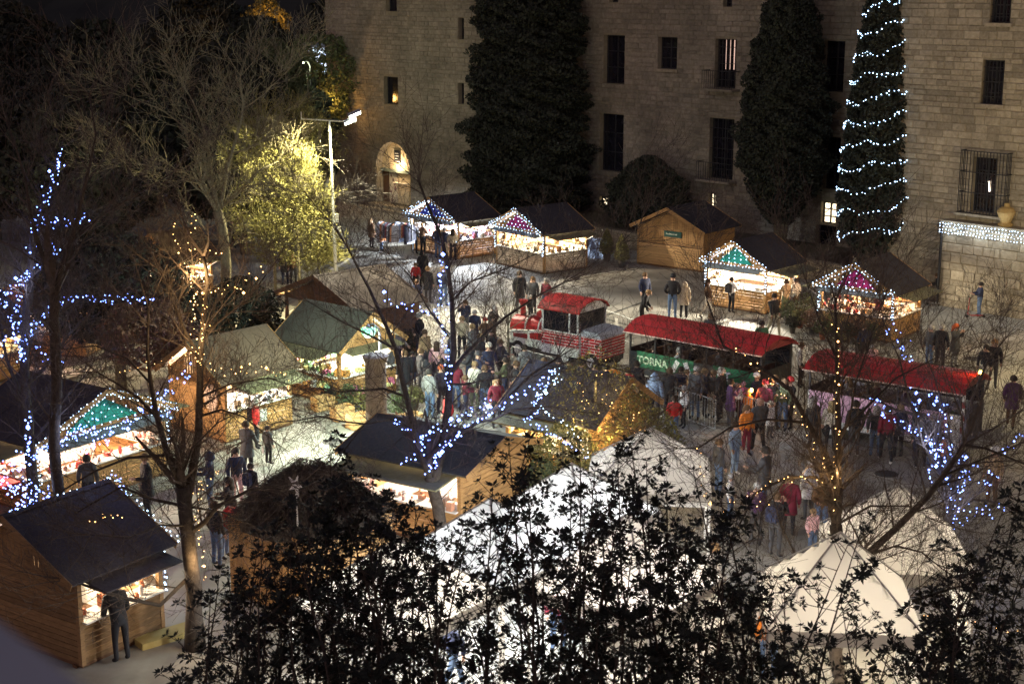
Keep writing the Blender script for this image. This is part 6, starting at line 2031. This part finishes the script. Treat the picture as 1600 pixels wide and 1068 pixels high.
    for rx, z, ry in prof:
        for k in range(14):
            a = 6.283 * k / 14; q = Vector((rx * math.cos(a) * (1 + .03 * math.sin(a * 5)), ry * math.sin(a), z))
            if z > .95: q = T(q)
            elif lean: q = q.lerp(T(q), .3)
            o.append(tuple(q))
    fs = [(i * 14 + k, i * 14 + (k + 1) % 14, (i + 1) * 14 + (k + 1) % 14, (i + 1) * 14 + k) for i in range(3) for k in range(14)]
    ck.add(o, fs); ckm = ck.mesh('coat_skirt', M_dark, True)
    hd = MB(); hd.lathe([(.10, 0), (.15, .05), (.135, .16), (.05, .25), (.02, .27)], 10)
    hd.v = [tuple(T((v_[0], v_[1] + .03, v_[2] + 1.47))) for v_ in hd.v]
    hdm = hd.mesh('hood', M_dark, True)
    hat = MB(); hat.lathe([(.118, 0), (.122, .05), (.10, .12), (.05, .155), (.01, .16)], 12)
    hat.v = [tuple(T((v_[0], v_[1] * 1.1 + .005, v_[2] + 1.64))) for v_ in hat.v]
    htm = hat.mesh('hat', M_dark, True)
    bg = MB(); wz = JV['wrL']; bg.box(wz.x - .05, wz.x + .07, wz.y - .16, wz.y + .14, wz.z - .46, wz.z - .13)
    bg.tube([(wz.x, wz.y - .1, wz.z - .13), (wz.x, wz.y - .02, wz.z - .03), (wz.x, wz.y + .1, wz.z - .13)], .008, 4)
    bgm = bg.mesh('shopping_bag', M_dark)
    return dict(body=me, hair=hm, longhair=lhm, backpack=bpm, coat=ckm, hood=hdm, hat=htm, bag=bgm)


BODY = {}
CC = dict(black=(.018, .018, .022), navy=(.025, .032, .07), dgrey=(.07, .07, .075), grey=(.2, .2, .2), brown=(.13, .07, .035), tan=(.36, .25, .14), beige=(.48, .40, .28), cream=(.62, .57, .46),
          white=(.72, .70, .67), red=(.5, .03, .03), maroon=(.16, .02, .035), pink=(.62, .18, .30), lpink=(.7, .42, .42), blue=(.10, .17, .36), lblue=(.25, .34, .48), jeans=(.09, .14, .24), khaki=(.27, .25, .18),
          olive=(.09, .10, .05), purple=(.08, .035, .10), orange=(.65, .2, .03), green=(.06, .16, .09))
HAIRC = [(.02, .014, .01), (.05, .03, .018), (.12, .07, .035), (.03, .025, .022), (.28, .18, .09), (.35, .33, .31)]


def person(px, py, label, top='black', bottom='jeans', pose='stand', h=1.70, face=0, hair=None, long=False, skirt=False, extra=(), lean=0, z=0, hatc=None, loc=None, bagc='white', shoes='black'):
    """face: compass direction looked at, degrees in the ground plane, -90 = towards the viewer"""
    key = (pose, h < 1.45, lean)
    if key not in BODY: BODY[key] = skin_body(key)
    B = BODY[key]
    s = h / 1.72
    o = bpy.data.objects.new('person', B['body']); COL.objects.link(o)
    p = Vector(loc) if loc is not None else G(px, py)
    o.location = (p.x, p.y, z); o.rotation_euler = (0, 0, R(face + 90))
    hs = 1.0 if h > 1.45 else 1.12
    o.scale = (s * 1.02, s * 1.02, s)
    r = random.Random(label)
    mats = [flat(CC[top]), flat(CC[bottom]), M_skin, flat(CC[shoes]), M_dark]
    for i, m_ in enumerate(mats):
        o.material_slots[i].link = 'OBJECT'; o.material_slots[i].material = m_
    tag(o, label, 'person', 'people at the market')
    hc = flat(HAIRC[r.randrange(6)] if hair is None else hair)

    def child(k, mat, nm=None):
        c = bpy.data.objects.new(nm or k, B[k]); COL.objects.link(c); c.parent = o
        c.material_slots[0].link = 'OBJECT'; c.material_slots[0].material = mat
    if 'hood' in extra: child('hood', flat(CC[top]))
    elif 'hat' in extra: child('hat', flat(CC[hatc or 'dgrey'])); 
    else: child('longhair' if long else 'hair', hc, 'hair')
    if skirt: child('coat', flat(CC[top]), 'coat_skirt')
    if 'backpack' in extra: child('backpack', flat(CC['black' if top != 'black' else 'navy']))
    if 'bag' in extra: child('bag', flat(CC[bagc]), 'shopping_bag')
    return o


PEOPLE = [
 # far row and plaza
 (581, 388, 'woman in brown coat left of the clothes rails', dict(top='brown', bottom='black', h=1.65, face=40, long=True, skirt=True)),
 (596, 392, 'man in navy jacket just right of the brown coated woman at the rails', dict(top='navy', bottom='jeans', face=20)),
 (648, 397, 'dark clad shopper before the rail, at the left corner of the blue signed hut', dict(top='dgrey', bottom='black', face=60)),
 (661, 397, 'shopper in brown coat at the counter of the blue signed hut', dict(top='brown', bottom='black', face=50, pose='reach')),
 (684, 404, 'left of two people in navy jackets at the blue signed hut', dict(top='navy', bottom='jeans', face=55, pose='pocket')),
 (695, 406, 'right of two people in navy jackets at the blue signed hut', dict(top='navy', bottom='beige', face=60)),
 (708, 408, 'dark haired woman in beige jacket at the corner of the blue signed hut', dict(top='beige', bottom='black', face=80, long=True, hair=(.02, .015, .01))),
 (661, 448, 'person in black hooded coat behind the red jacketed child on the blue lit ground', dict(top='black', bottom='black', h=1.75, face=-60, extra=('hood',), skirt=True)),
 (650, 455, 'child in red jacket on the blue lit ground', dict(top='red', bottom='black', h=1.35, face=-80)),
 (669, 474, 'person in dark coat right of the child in red', dict(top='black', bottom='dgrey', face=60, skirt=True)),
 (693, 478, 'person in navy jacket and jeans, by the upper blue lights', dict(top='navy', bottom='jeans', h=1.78, face=70)),
 (648, 488, 'seated person in dark jacket behind the brown roof', dict(top='navy', bottom='black', h=1.5, face=-40, lean=15, pose='bend')),
 (812, 489, 'tall man in long dark coat behind the engine', dict(top='black', bottom='dgrey', h=1.86, face=-70, skirt=True)),
 (832, 492, 'person in dark jacket between the tall man and the burgundy coat', dict(top='dgrey', bottom='black', face=-110, long=True)),
 (853, 493, 'woman in burgundy jacket behind the engine cab', dict(top='maroon', bottom='jeans', h=1.65, face=-130, long=True)),
 (829, 500, 'small child in dark jacket beside the engine hood', dict(top='black', bottom='black', h=1.1, face=-60)),
 (1007, 487, 'man in navy jacket with pale belt bag, behind the red carriage roof', dict(top='navy', bottom='black', h=1.75, face=-60)),
 (1002, 512, 'person in black bending down behind the end of the carriage roof', dict(top='black', bottom='black', h=1.7, face=-20, lean=25, pose='bend')),
 (1050, 498, 'tall man in black hooded jacket seen from behind, centre right', dict(top='black', bottom='jeans', h=1.93, face=75, extra=('hat',), hatc='black', pose='pocket')),
 (1068, 498, 'woman in beige coat with hood beside the tall man', dict(top='beige', bottom='black', h=1.66, face=80, skirt=True, extra=('hood',), shoes='white')),
 (1105, 497, 'woman striding past in pale trousers with black boots', dict(top='brown', bottom='cream', h=1.72, face=-10, pose='walk', long=True)),
 (1142, 489, 'woman in white jacket with dark backpack at the shining counter', dict(top='white', bottom='black', h=1.6, face=35, extra=('backpack',), pose='reach')),
 (1208, 527, 'man in black coat and khaki trousers walking right of the shining counter', dict(top='black', bottom='khaki', h=1.82, face=-60, pose='walk')),
 (1226, 497, 'person in tan jacket at the side counter, left of two', dict(top='tan', bottom='olive', h=1.7, face=120, pose='reach')),
 (1241, 495, 'person in cream jacket at the side counter, right of two', dict(top='cream', bottom='brown', h=1.72, face=130)),
 (1233, 488, 'person half hidden behind the two at the side counter', dict(top='beige', bottom='black', h=1.72, face=150)),
 (1465, 474, 'boy in black jacket on a kick scooter beside the downpipe', dict(top='black', bottom='grey', h=1.38, face=170, pose='reach', lean=12, shoes='white')),
 (1529, 494, 'boy in navy jacket on a red scooter below the terrace wall', dict(top='navy', bottom='jeans', h=1.5, face=180, pose='reach')),
 (1451, 575, 'person in dark jacket, left of the pair behind the rear carriage roof', dict(top='dgrey', bottom='jeans', h=1.65, face=-150)),
 (1467, 580, 'man in black coat, right of the pair behind the rear carriage roof', dict(top='black', bottom='black', h=1.8, face=60)),
 (1490, 574, 'woman with long red hair holding up a phone', dict(top='dgrey', bottom='grey', h=1.68, face=-50, pose='phone', long=True, hair=(.5, .10, .03), skirt=True)),
 (1536, 608, 'woman in black jacket and pale skirt right of the carriage end', dict(top='black', bottom='cream', h=1.62, face=-120)),
 (1549, 606, 'man in dark coat behind the woman with the pale skirt', dict(top='black', bottom='dgrey', h=1.78, face=-110, hair=(.3, .15, .06))),
 (1578, 668, 'broad person in dark purple coat walking away at the right edge', dict(top='purple', bottom='brown', h=1.75, face=70, pose='walk', skirt=True)),
 (1350, 572, 'dark clad person bending between the plants and the rear carriage', dict(top='navy', bottom='black', h=1.6, face=90, lean=20, pose='bend')),
 (1362, 590, 'child just behind the rear carriage roof', dict(top='lpink', bottom='black', h=1.25, face=-90)),
 (1108, 556, 'person standing behind the carriage, only the head showing', dict(top='dgrey', bottom='black', h=1.68, face=90)),
 (1188, 572, 'person in green looking over the carriage roof end', dict(top='green', bottom='black', h=1.75, face=-80)),
 (1250, 605, 'person in white jacket at the gap between the carriages', dict(top='white', bottom='black', h=1.65, face=-30)),
 # queue
 (1022, 664, 'person in blue hooded jacket at the left end of the queue', dict(top='lblue', bottom='navy', h=1.78, face=60, extra=('hood',))),
 (1045, 652, 'person in dark jacket by the barrier next to the blue hooded one', dict(top='black', bottom='black', face=70)),
 (1052, 688, 'child with red puffer vest in front of the queue', dict(top='red', bottom='jeans', h=1.45, face=80, pose='walk')),
 (1067, 668, 'child in white and black jacket beside the red vest', dict(top='white', bottom='black', h=1.4, face=-160)),
 (1062, 648, 'person in navy jacket behind the white jacketed child', dict(top='navy', bottom='black', h=1.65, face=-120, pose='reach')),
 (1100, 652, 'person in navy jacket left of the tall man in the queue', dict(top='navy', bottom='black', h=1.68, face=0, hair=(.3, .2, .1))),
 (1124, 660, 'tall grey haired man in long dark coat in the queue', dict(top='black', bottom='black', h=1.86, face=150, skirt=True, hair=(.35, .33, .3))),
 (1112, 652, 'person between the tall man and the railing', dict(top='dgrey', bottom='beige', h=1.62, face=-150)),
 (1149, 655, 'small child in white padded jacket by the railing', dict(top='white', bottom='brown', h=1.25, face=90)),
 (1160, 652, 'small child in pink jacket by the railing', dict(top='pink', bottom='purple', h=1.2, face=100, extra=('hat',), hatc='lpink')),
 (1180, 655, 'person in dark blue top with white cap near the amber light', dict(top='navy', bottom='black', h=1.55, face=-40, extra=('hat',), hatc='white')),
 (1184, 708, 'man in grey jacket walking in front of the queue', dict(top='dgrey', bottom='black', h=1.75, face=100, pose='walk', hair=(.35, .2, .15))),
 (1193, 672, 'person in maroon hat and jacket behind the grey jacketed man', dict(top='maroon', bottom='black', h=1.65, face=60, extra=('hat',), hatc='red')),
 (1208, 668, 'person in dark jacket lit by a white phone light', dict(top='dgrey', bottom='black', h=1.75, face=-100, pose='phone')),
 (1222, 672, 'person in green grey jacket right of the phone light', dict(top='olive', bottom='jeans', h=1.72, face=-130)),
 (1168, 668, 'child in orange jacket before the lit railing', dict(top='orange', bottom='brown', h=1.3, face=30)),
 (1165, 712, 'woman in orange patterned scarf near the middle of the square', dict(top='orange', bottom='maroon', h=1.6, face=-60, long=True)),
 (1147, 742, 'woman in blue vest and jeans carrying a white bag', dict(top='lblue', bottom='lblue', h=1.62, face=-40, extra=('bag',), long=True, shoes='white')),
 (1192, 800, 'tall man in dark coat and jeans pushing forward, mid right', dict(top='dgrey', bottom='jeans', h=1.86, face=150, skirt=True, pose='one', shoes='white')),
 (1122, 772, 'man in grey jacket with white collar left of the tall man', dict(top='dgrey', bottom='jeans', h=1.62, face=20)),
 (1140, 812, 'child in pale jacket half behind the dark leaves', dict(top='white', bottom='jeans', h=1.3, face=-30)),
 (1231, 838, 'person in burgundy coat standing left of the white coated one', dict(top='maroon', bottom='black', h=1.68, face=80, skirt=True)),
 (1262, 812, 'person in long white coat behind the warm lights', dict(top='white', bottom='dgrey', h=1.7, face=120, skirt=True)),
 (1281, 842, 'woman in brown jacket beside the right hand trunk', dict(top='brown', bottom='jeans', h=1.66, face=-90, long=True, pose='reach')),
 (1268, 868, 'child in jeans below the woman in brown', dict(top='lpink', bottom='jeans', h=1.25, face=-60)),
 (1269, 704, 'woman in black jacket with white hem and trainers before the pink banner', dict(top='black', bottom='black', h=1.74, face=30, long=True, shoes='white')),
 (1296, 706, 'woman in cream padded jacket with fair hair in the rear queue', dict(top='cream', bottom='black', h=1.62, face=70, long=True, hair=(.4, .3, .15))),
 (1333, 714, 'man in black jacket with white trainers, rear queue', dict(top='black', bottom='dgrey', h=1.78, face=100, shoes='white')),
 (1383, 722, 'woman in maroon coat with white trainers in the rear queue', dict(top='maroon', bottom='black', h=1.74, face=90, shoes='white', pose='walk')),
 (1402, 716, 'person in dark blue jacket right of the maroon coat', dict(top='navy', bottom='black', h=1.7, face=110)),
 (1437, 732, 'person with one white shoe among the blue lights', dict(top='dgrey', bottom='black', h=1.7, face=90, shoes='white')),
 (1455, 730, 'person in grey behind the tangle of blue lights', dict(top='grey', bottom='jeans', h=1.66, face=40)),
 (1472, 745, 'child with orange scarf below the blue lights', dict(top='orange', bottom='navy', h=1.3, face=-30)),
 (1548, 790, 'person in mustard jacket right of the blue lit trunk', dict(top='tan', bottom='brown', h=1.68, face=-140, extra=('hat',), hatc='white')),
 # middle of the market
 (612, 612, 'person in dark coat at the left of the crowd by the plants', dict(top='dgrey', bottom='black', face=150)),
 (633, 625, 'tall dark figure in the crowd right of the plant stall', dict(top='black', bottom='dgrey', h=1.78, face=120, skirt=True)),
 (659, 618, 'person in black jacket left of the pink padded jacket', dict(top='black', bottom='black', face=30)),
 (683, 603, 'woman in pale pink padded jacket and dark trousers', dict(top='lpink', bottom='black', h=1.64, face=90, long=True)),
 (665, 585, 'person in beige jacket behind the pink padded jacket', dict(top='tan', bottom='dgrey', face=-40)),
 (672, 655, 'person in dark jeans beside the trunk of the middle tree', dict(top='grey', bottom='jeans', h=1.72, face=60)),
 (690, 645, 'red haired person below the fork of the middle tree', dict(top='dgrey', bottom='black', h=1.66, face=-60, hair=(.4, .1, .04))),
 (705, 590, 'person in navy among the upper blue lights', dict(top='navy', bottom='black', face=10)),
 (722, 560, 'person in beige coat behind the middle tree', dict(top='beige', bottom='black', h=1.66, face=-100)),
 (738, 575, 'person in grey coat right of the upper trunk', dict(top='grey', bottom='dgrey', face=150)),
 (752, 595, 'dark clad person between the tree and the engine', dict(top='black', bottom='black', h=1.76, face=30)),
 (768, 585, 'person in black coat in the crowd by the engine front', dict(top='black', bottom='jeans', h=1.75, face=-160, skirt=True)),
 (782, 602, 'person in dark jacket holding something red', dict(top='dgrey', bottom='black', face=-20, pose='reach')),
 (820, 612, 'person in light grey coat near the sapling', dict(top='grey', bottom='dgrey', face=100)),
 (728, 655, 'child in maroon jacket holding a bag, in the crowd', dict(top='maroon', bottom='navy', h=1.5, face=0, pose='reach')),
 (742, 640, 'person in pale jacket behind the maroon jacketed child', dict(top='cream', bottom='olive', h=1.68, face=-120)),
 (758, 650, 'person in jeans and dark jacket right of the maroon child', dict(top='black', bottom='jeans', h=1.75, face=100)),
 (776, 668, 'person in burgundy by the roof of the orange hut', dict(top='maroon', bottom='black', h=1.66, face=-70, long=True)),
 (806, 672, 'person in dark red jacket before the yellow hut counter', dict(top='maroon', bottom='black', h=1.66, face=10)),
 (818, 690, 'child in blue jacket before the yellow hut counter', dict(top='blue', bottom='navy', h=1.3, face=40)),
 (806, 690, 'child in pink jacket left of the blue jacketed child', dict(top='pink', bottom='navy', h=1.2, face=20)),
 (700, 690, 'person in red jacket at the left of the orange hut roof', dict(top='red', bottom='black', h=1.6, face=-150)),
 (850, 636, 'woman in beige coat beside the engine, back to us', dict(top='tan', bottom='grey', h=1.72, face=80, long=True)),
 (872, 640, 'person in black hat and dark coat beside the engine', dict(top='black', bottom='black', h=1.78, face=60, extra=('hat',), hatc='black')),
 (890, 644, 'person in dark green jacket by the tender', dict(top='olive', bottom='black', face=40)),
 (908, 640, 'person in black by the tender, holding a child', dict(top='black', bottom='dgrey', h=1.72, face=-40, pose='reach')),
 (928, 642, 'person in brown jacket right of the tender', dict(top='brown', bottom='black', h=1.66, face=-100)),
 (945, 646, 'person in dark coat before the first carriage end', dict(top='black', bottom='black', h=1.7, face=100)),
 (958, 640, 'person in orange jacket before the first carriage', dict(top='orange', bottom='black', h=1.62, face=80)),
 (979, 650, 'person in bright red jacket left of the railings', dict(top='red', bottom='black', h=1.68, face=90, hair=(.02, .015, .01))),
 (994, 640, 'dark haired person behind the red jacket', dict(top='black', bottom='black', h=1.7, face=60)),
 # left
 (408, 538, 'person in long dark coat walking by the brown open hut', dict(top='black', bottom='grey', h=1.72, face=100, skirt=True)),
 (432, 540, 'small child next to the long dark coat, by the open hut post', dict(top='navy', bottom='black', h=1.05, face=80)),
 (446, 445, 'person in dark coat, left of the couple on the dark path', dict(top='black', bottom='navy', face=-90, skirt=True)),
 (459, 446, 'person in brown coat, right of the couple on the dark path', dict(top='brown', bottom='black', h=1.62, face=-80)),
 (364, 388, 'dark figure at the left of the group under the big bare tree', dict(top='navy', bottom='black', h=1.62, face=-60)),
 (380, 398, 'dark figure in the middle of the group under the big bare tree', dict(top='black', bottom='black', h=1.75, face=-40, skirt=True)),
 (404, 398, 'figure in dark jacket and pale trousers under the big bare tree', dict(top='black', bottom='lblue', h=1.75, face=-100)),
 (350, 402, 'crouching figure by the trunk of the big bare tree', dict(top='dgrey', bottom='black', h=1.3, face=0)),
 (191, 1034, 'man in black leaning on the counter of the nearest hut', dict(top='black', bottom='black', h=1.82, face=128, lean=22, pose='bend', extra=('hat',), hatc='green')),
 (141, 802, 'person in grey behind the ridge of the nearest hut', dict(top='dgrey', bottom='black', h=1.66, face=100)),
 (232, 812, 'tall man in dark coat holding a yellow phone, behind the nearest hut', dict(top='black', bottom='black', h=1.86, face=-150, pose='one', skirt=True)),
 (352, 872, 'woman in red jacket bending, right of the warm lit trunk', dict(top='red', bottom='jeans', h=1.66, face=-20, lean=25, pose='bend')),
 (372, 790, 'person in pink and navy right of the warm lit trunk', dict(top='navy', bottom='lpink', h=1.66, face=-60, long=True)),
 (340, 885, 'dark clad person next to the woman in red', dict(top='black', bottom='jeans', h=1.7, face=50)),
 (292, 548, 'head and shoulders of a walker behind the crepe hut', dict(top='black', bottom='black', h=1.6, face=0)),
 (383, 552, 'seated person in dark clothes behind the crepe hut roof', dict(top='navy', bottom='black', h=1.3, face=10)),
]
ncol = {'black': 'black', 'navy': 'navy', 'dgrey': 'dark grey', 'maroon': 'maroon', 'brown': 'brown', 'lblue': 'pale blue', 'grey': 'grey', 'beige': 'beige', 'olive': 'olive', 'purple': 'dark purple', 'tan': 'tan', 'red': 'red', 'white': 'white'}
ORD = ['first', 'second', 'third', 'fourth', 'fifth', 'sixth', 'seventh', 'eighth', 'ninth', 'tenth', 'eleventh', 'twelfth', 'thirteenth', 'fourteenth']
CROWDS = [('left between stone column and engine', [(600, 590), (622, 585), (645, 600), (668, 640), (700, 620), (712, 640), (732, 610), (748, 625), (764, 612), (790, 630), (806, 640), (830, 650), (655, 560), (770, 560)], 3),
          ('left before the green banner', [(1012, 648), (1072, 640), (1086, 655), (1140, 668), (1202, 685), (1232, 670)], 5),
          ('left in the queue at the pink banner', [(1366, 714), (1428, 718)], 8),
          ('left behind the sapling', [(742, 545), (758, 552), (727, 528), (771, 540)], 9),
          ('left, right of the warm lit trunk', [(388, 745), (402, 700), (420, 725), (360, 835), (395, 800), (330, 800)], 12),
          ('left between the lower right tents', [(1210, 870), (1180, 850)], 17)]
for where, spots_, sd_ in CROWDS:
    r_ = random.Random(sd_)
    for i, (px, py) in enumerate(sorted(spots_)):
        cl = r_.choice(list(ncol)[:10] + ['black', 'navy', 'dgrey', 'black', 'dgrey', 'brown']) if r_.random() < .92 else r_.choice(['red', 'white', 'tan'])
        PEOPLE.append((px, py, 'person in %s, %s from %s' % (ncol[cl], ORD[i], where),
                       dict(top=cl, bottom=r_.choice(['black', 'jeans', 'dgrey', 'navy', 'black']), h=r_.choice([1.2, 1.4, 1.58, 1.62, 1.66, 1.7, 1.74, 1.8]), face=r_.uniform(-180, 180),
                            pose=r_.choice(['stand', 'pocket', 'reach', 'one', 'walk', 'phone', 'bend']), long=r_.random() < .45, skirt=r_.random() < .35,
                            extra=r_.choice([(), (), ('hat',), ('hood',), ('backpack',), ('bag',)]), hatc=r_.choice(['dgrey', 'red', 'cream', 'black', 'blue']))))
for px, py, lab, kw in PEOPLE:
    person(px, py, lab, **kw)
# people in the tents and riding in the train
tn = [((1.0, 30.2), 'maroon', 'shopper in red inside the second white tent'), ((2.3, 32.0), 'dgrey', 'shopper in grey inside the row of white tents'), ((-1.2, 28.2), 'navy', 'person in navy inside the nearest white tent'), ((5.3, 28.8), 'orange', 'person in orange between the two rows of tents'),
      ((4.6, 32.3), 'white', 'person in white between the two rows of tents'), ((4.2, 30.4), 'blue', 'person in blue walking between the tent rows'), ((3.4, 28.9), 'maroon', 'person in burgundy by the middle white tent')]
for i, ((x, y), cl, lab) in enumerate(tn):
    person(0, 0, lab, top=cl, bottom='jeans', pose=('stand', 'reach', 'walk')[i % 3], face=i * 57 - 90, loc=(x, y, 0))


def riders(c, rot, L, n, where, seed):
    r = random.Random(seed)
    u = Vector((math.cos(rot), math.sin(rot), 0)); v = Vector((-u.y, u.x, 0))
    k = 0
    cols = ['black', 'navy', 'dgrey', 'maroon', 'brown', 'lblue', 'grey', 'white', 'olive', 'purple']
    words = {'black': 'black', 'navy': 'navy', 'dgrey': 'dark grey', 'maroon': 'maroon', 'brown': 'brown', 'lblue': 'pale blue', 'grey': 'grey', 'white': 'white', 'olive': 'olive', 'purple': 'purple'}
    rows = ['first', 'second', 'third', 'fourth', 'rearmost']
    for i in range(n):
        x = -L / 2 + .38 + (L - .08) * (i + .35) / 5
        for sy, sd in ((-.5, 'near'), (.45, 'far')):
            if sd == 'far' and r.random() < .35: continue
            cl = cols[(k * 3 + seed) % 10]; k += 1
            p = Vector((*c, 0)) + u * (x - .02) + v * sy
            h = r.choice([1.2, 1.5, 1.68, 1.7])
            person(0, 0, 'passenger in %s on the %s seat of the %s, %s side' % (words[cl], rows[i], where, sd), top=cl, bottom='black', pose='sit', h=h, face=math.degrees(rot) + 180, loc=(p.x, p.y, 0), z=.86 - .82 * h / 1.72, long=r.random() < .5)
riders((6.85, 50.9), R(-41), 5.45, 5, 'green banner carriage', 1)
riders((12.05, 45.8), R(-37), 5.0, 5, 'pink banner carriage', 4)
pl = person(0, 0, 'driver in dark jacket seated in the engine cab', top='dgrey', bottom='black', pose='sit', h=1.7, face=140, loc=(2.4, 56.2, 0), z=.1)

# scooters
def scooter(px, py, rz, mat, lab):
    p = G(px, py); ro = empty('kick_scooter', p, R(rz)); tag(ro, lab, 'scooter', 'kick scooters below the terrace wall')
    m = MB(); m.box(-.32, .22, -.06, .06, .09, .12); m.build('deck', mat, ro)
    m = MB(); m.tube([(.22, 0, .11), (.34, 0, .16), (.30, 0, .90)], .018, 5); m.build('stem', mat, ro)
    m = MB(); m.tube([(.30, -.2, .90), (.30, .2, .90)], .016, 5); m.build('handlebar', M_dark, ro)
    for x in (-.36, .37):
        m = MB(); m.lathe([(.05, -.015), (.07, -.015), (.07, .015), (.05, .015)], 10); m.v = [(v_[0] + x, v_[2], v_[1] + .07) for v_ in m.v]; m.build('wheel', M_tyre, ro)
scooter(1462, 477, 170, M_metal, 'grey kick scooter under the boy in black')
scooter(1524, 496, 180, M_red, 'red kick scooter under the boy in navy')
# umbrella held over the black hooded coat? -> none; phone lights and lanterns in the queue
for i, (px, py, zz, mt, pw, colr, lab) in enumerate([(1077, 651, 1.15, M_amber, 22, (1, .45, .1), 'small amber lantern on the railing, left one'), (1172, 668, 1.2, M_amber, 22, (1, .45, .1), 'small amber lantern beside the pink child'),
                                                (1210, 672, 1.72, M_bulb_cold, 14, (.8, .9, 1), 'white phone light held up in the queue')]):
    p = G(px, py); ro = empty('lantern' if i < 2 else 'phone_light', p + Vector((0, 0, 0)), 0); tag(ro, lab, 'lantern' if i < 2 else 'phone')
    if i < 2:
        m = MB(); m.tube([(0, 0, 0), (0, 0, zz)], .015, 5); m.build('stick', M_dark, ro)
        m = MB(); m.lathe([(.02, -.06), (.055, -.02), (.055, .04), (.02, .08)], 8, c=(0, 0, zz + .06)); m.build('flame_glass', mt, ro)
        point('lantern_light', (0, -.12, zz + .08), pw, colr, ro, .05)
    else:
        m = MB(); m.box(-.04, .04, -.3, -.29, zz - .08, zz + .08); m.build('handset', M_dark, ro)
        m = MB(); m.octa((0, -.31, zz + .03), .035); m.build('torch', mt, ro)
        point('torch_light', (0, -.4, zz), pw, colr, ro, .04)
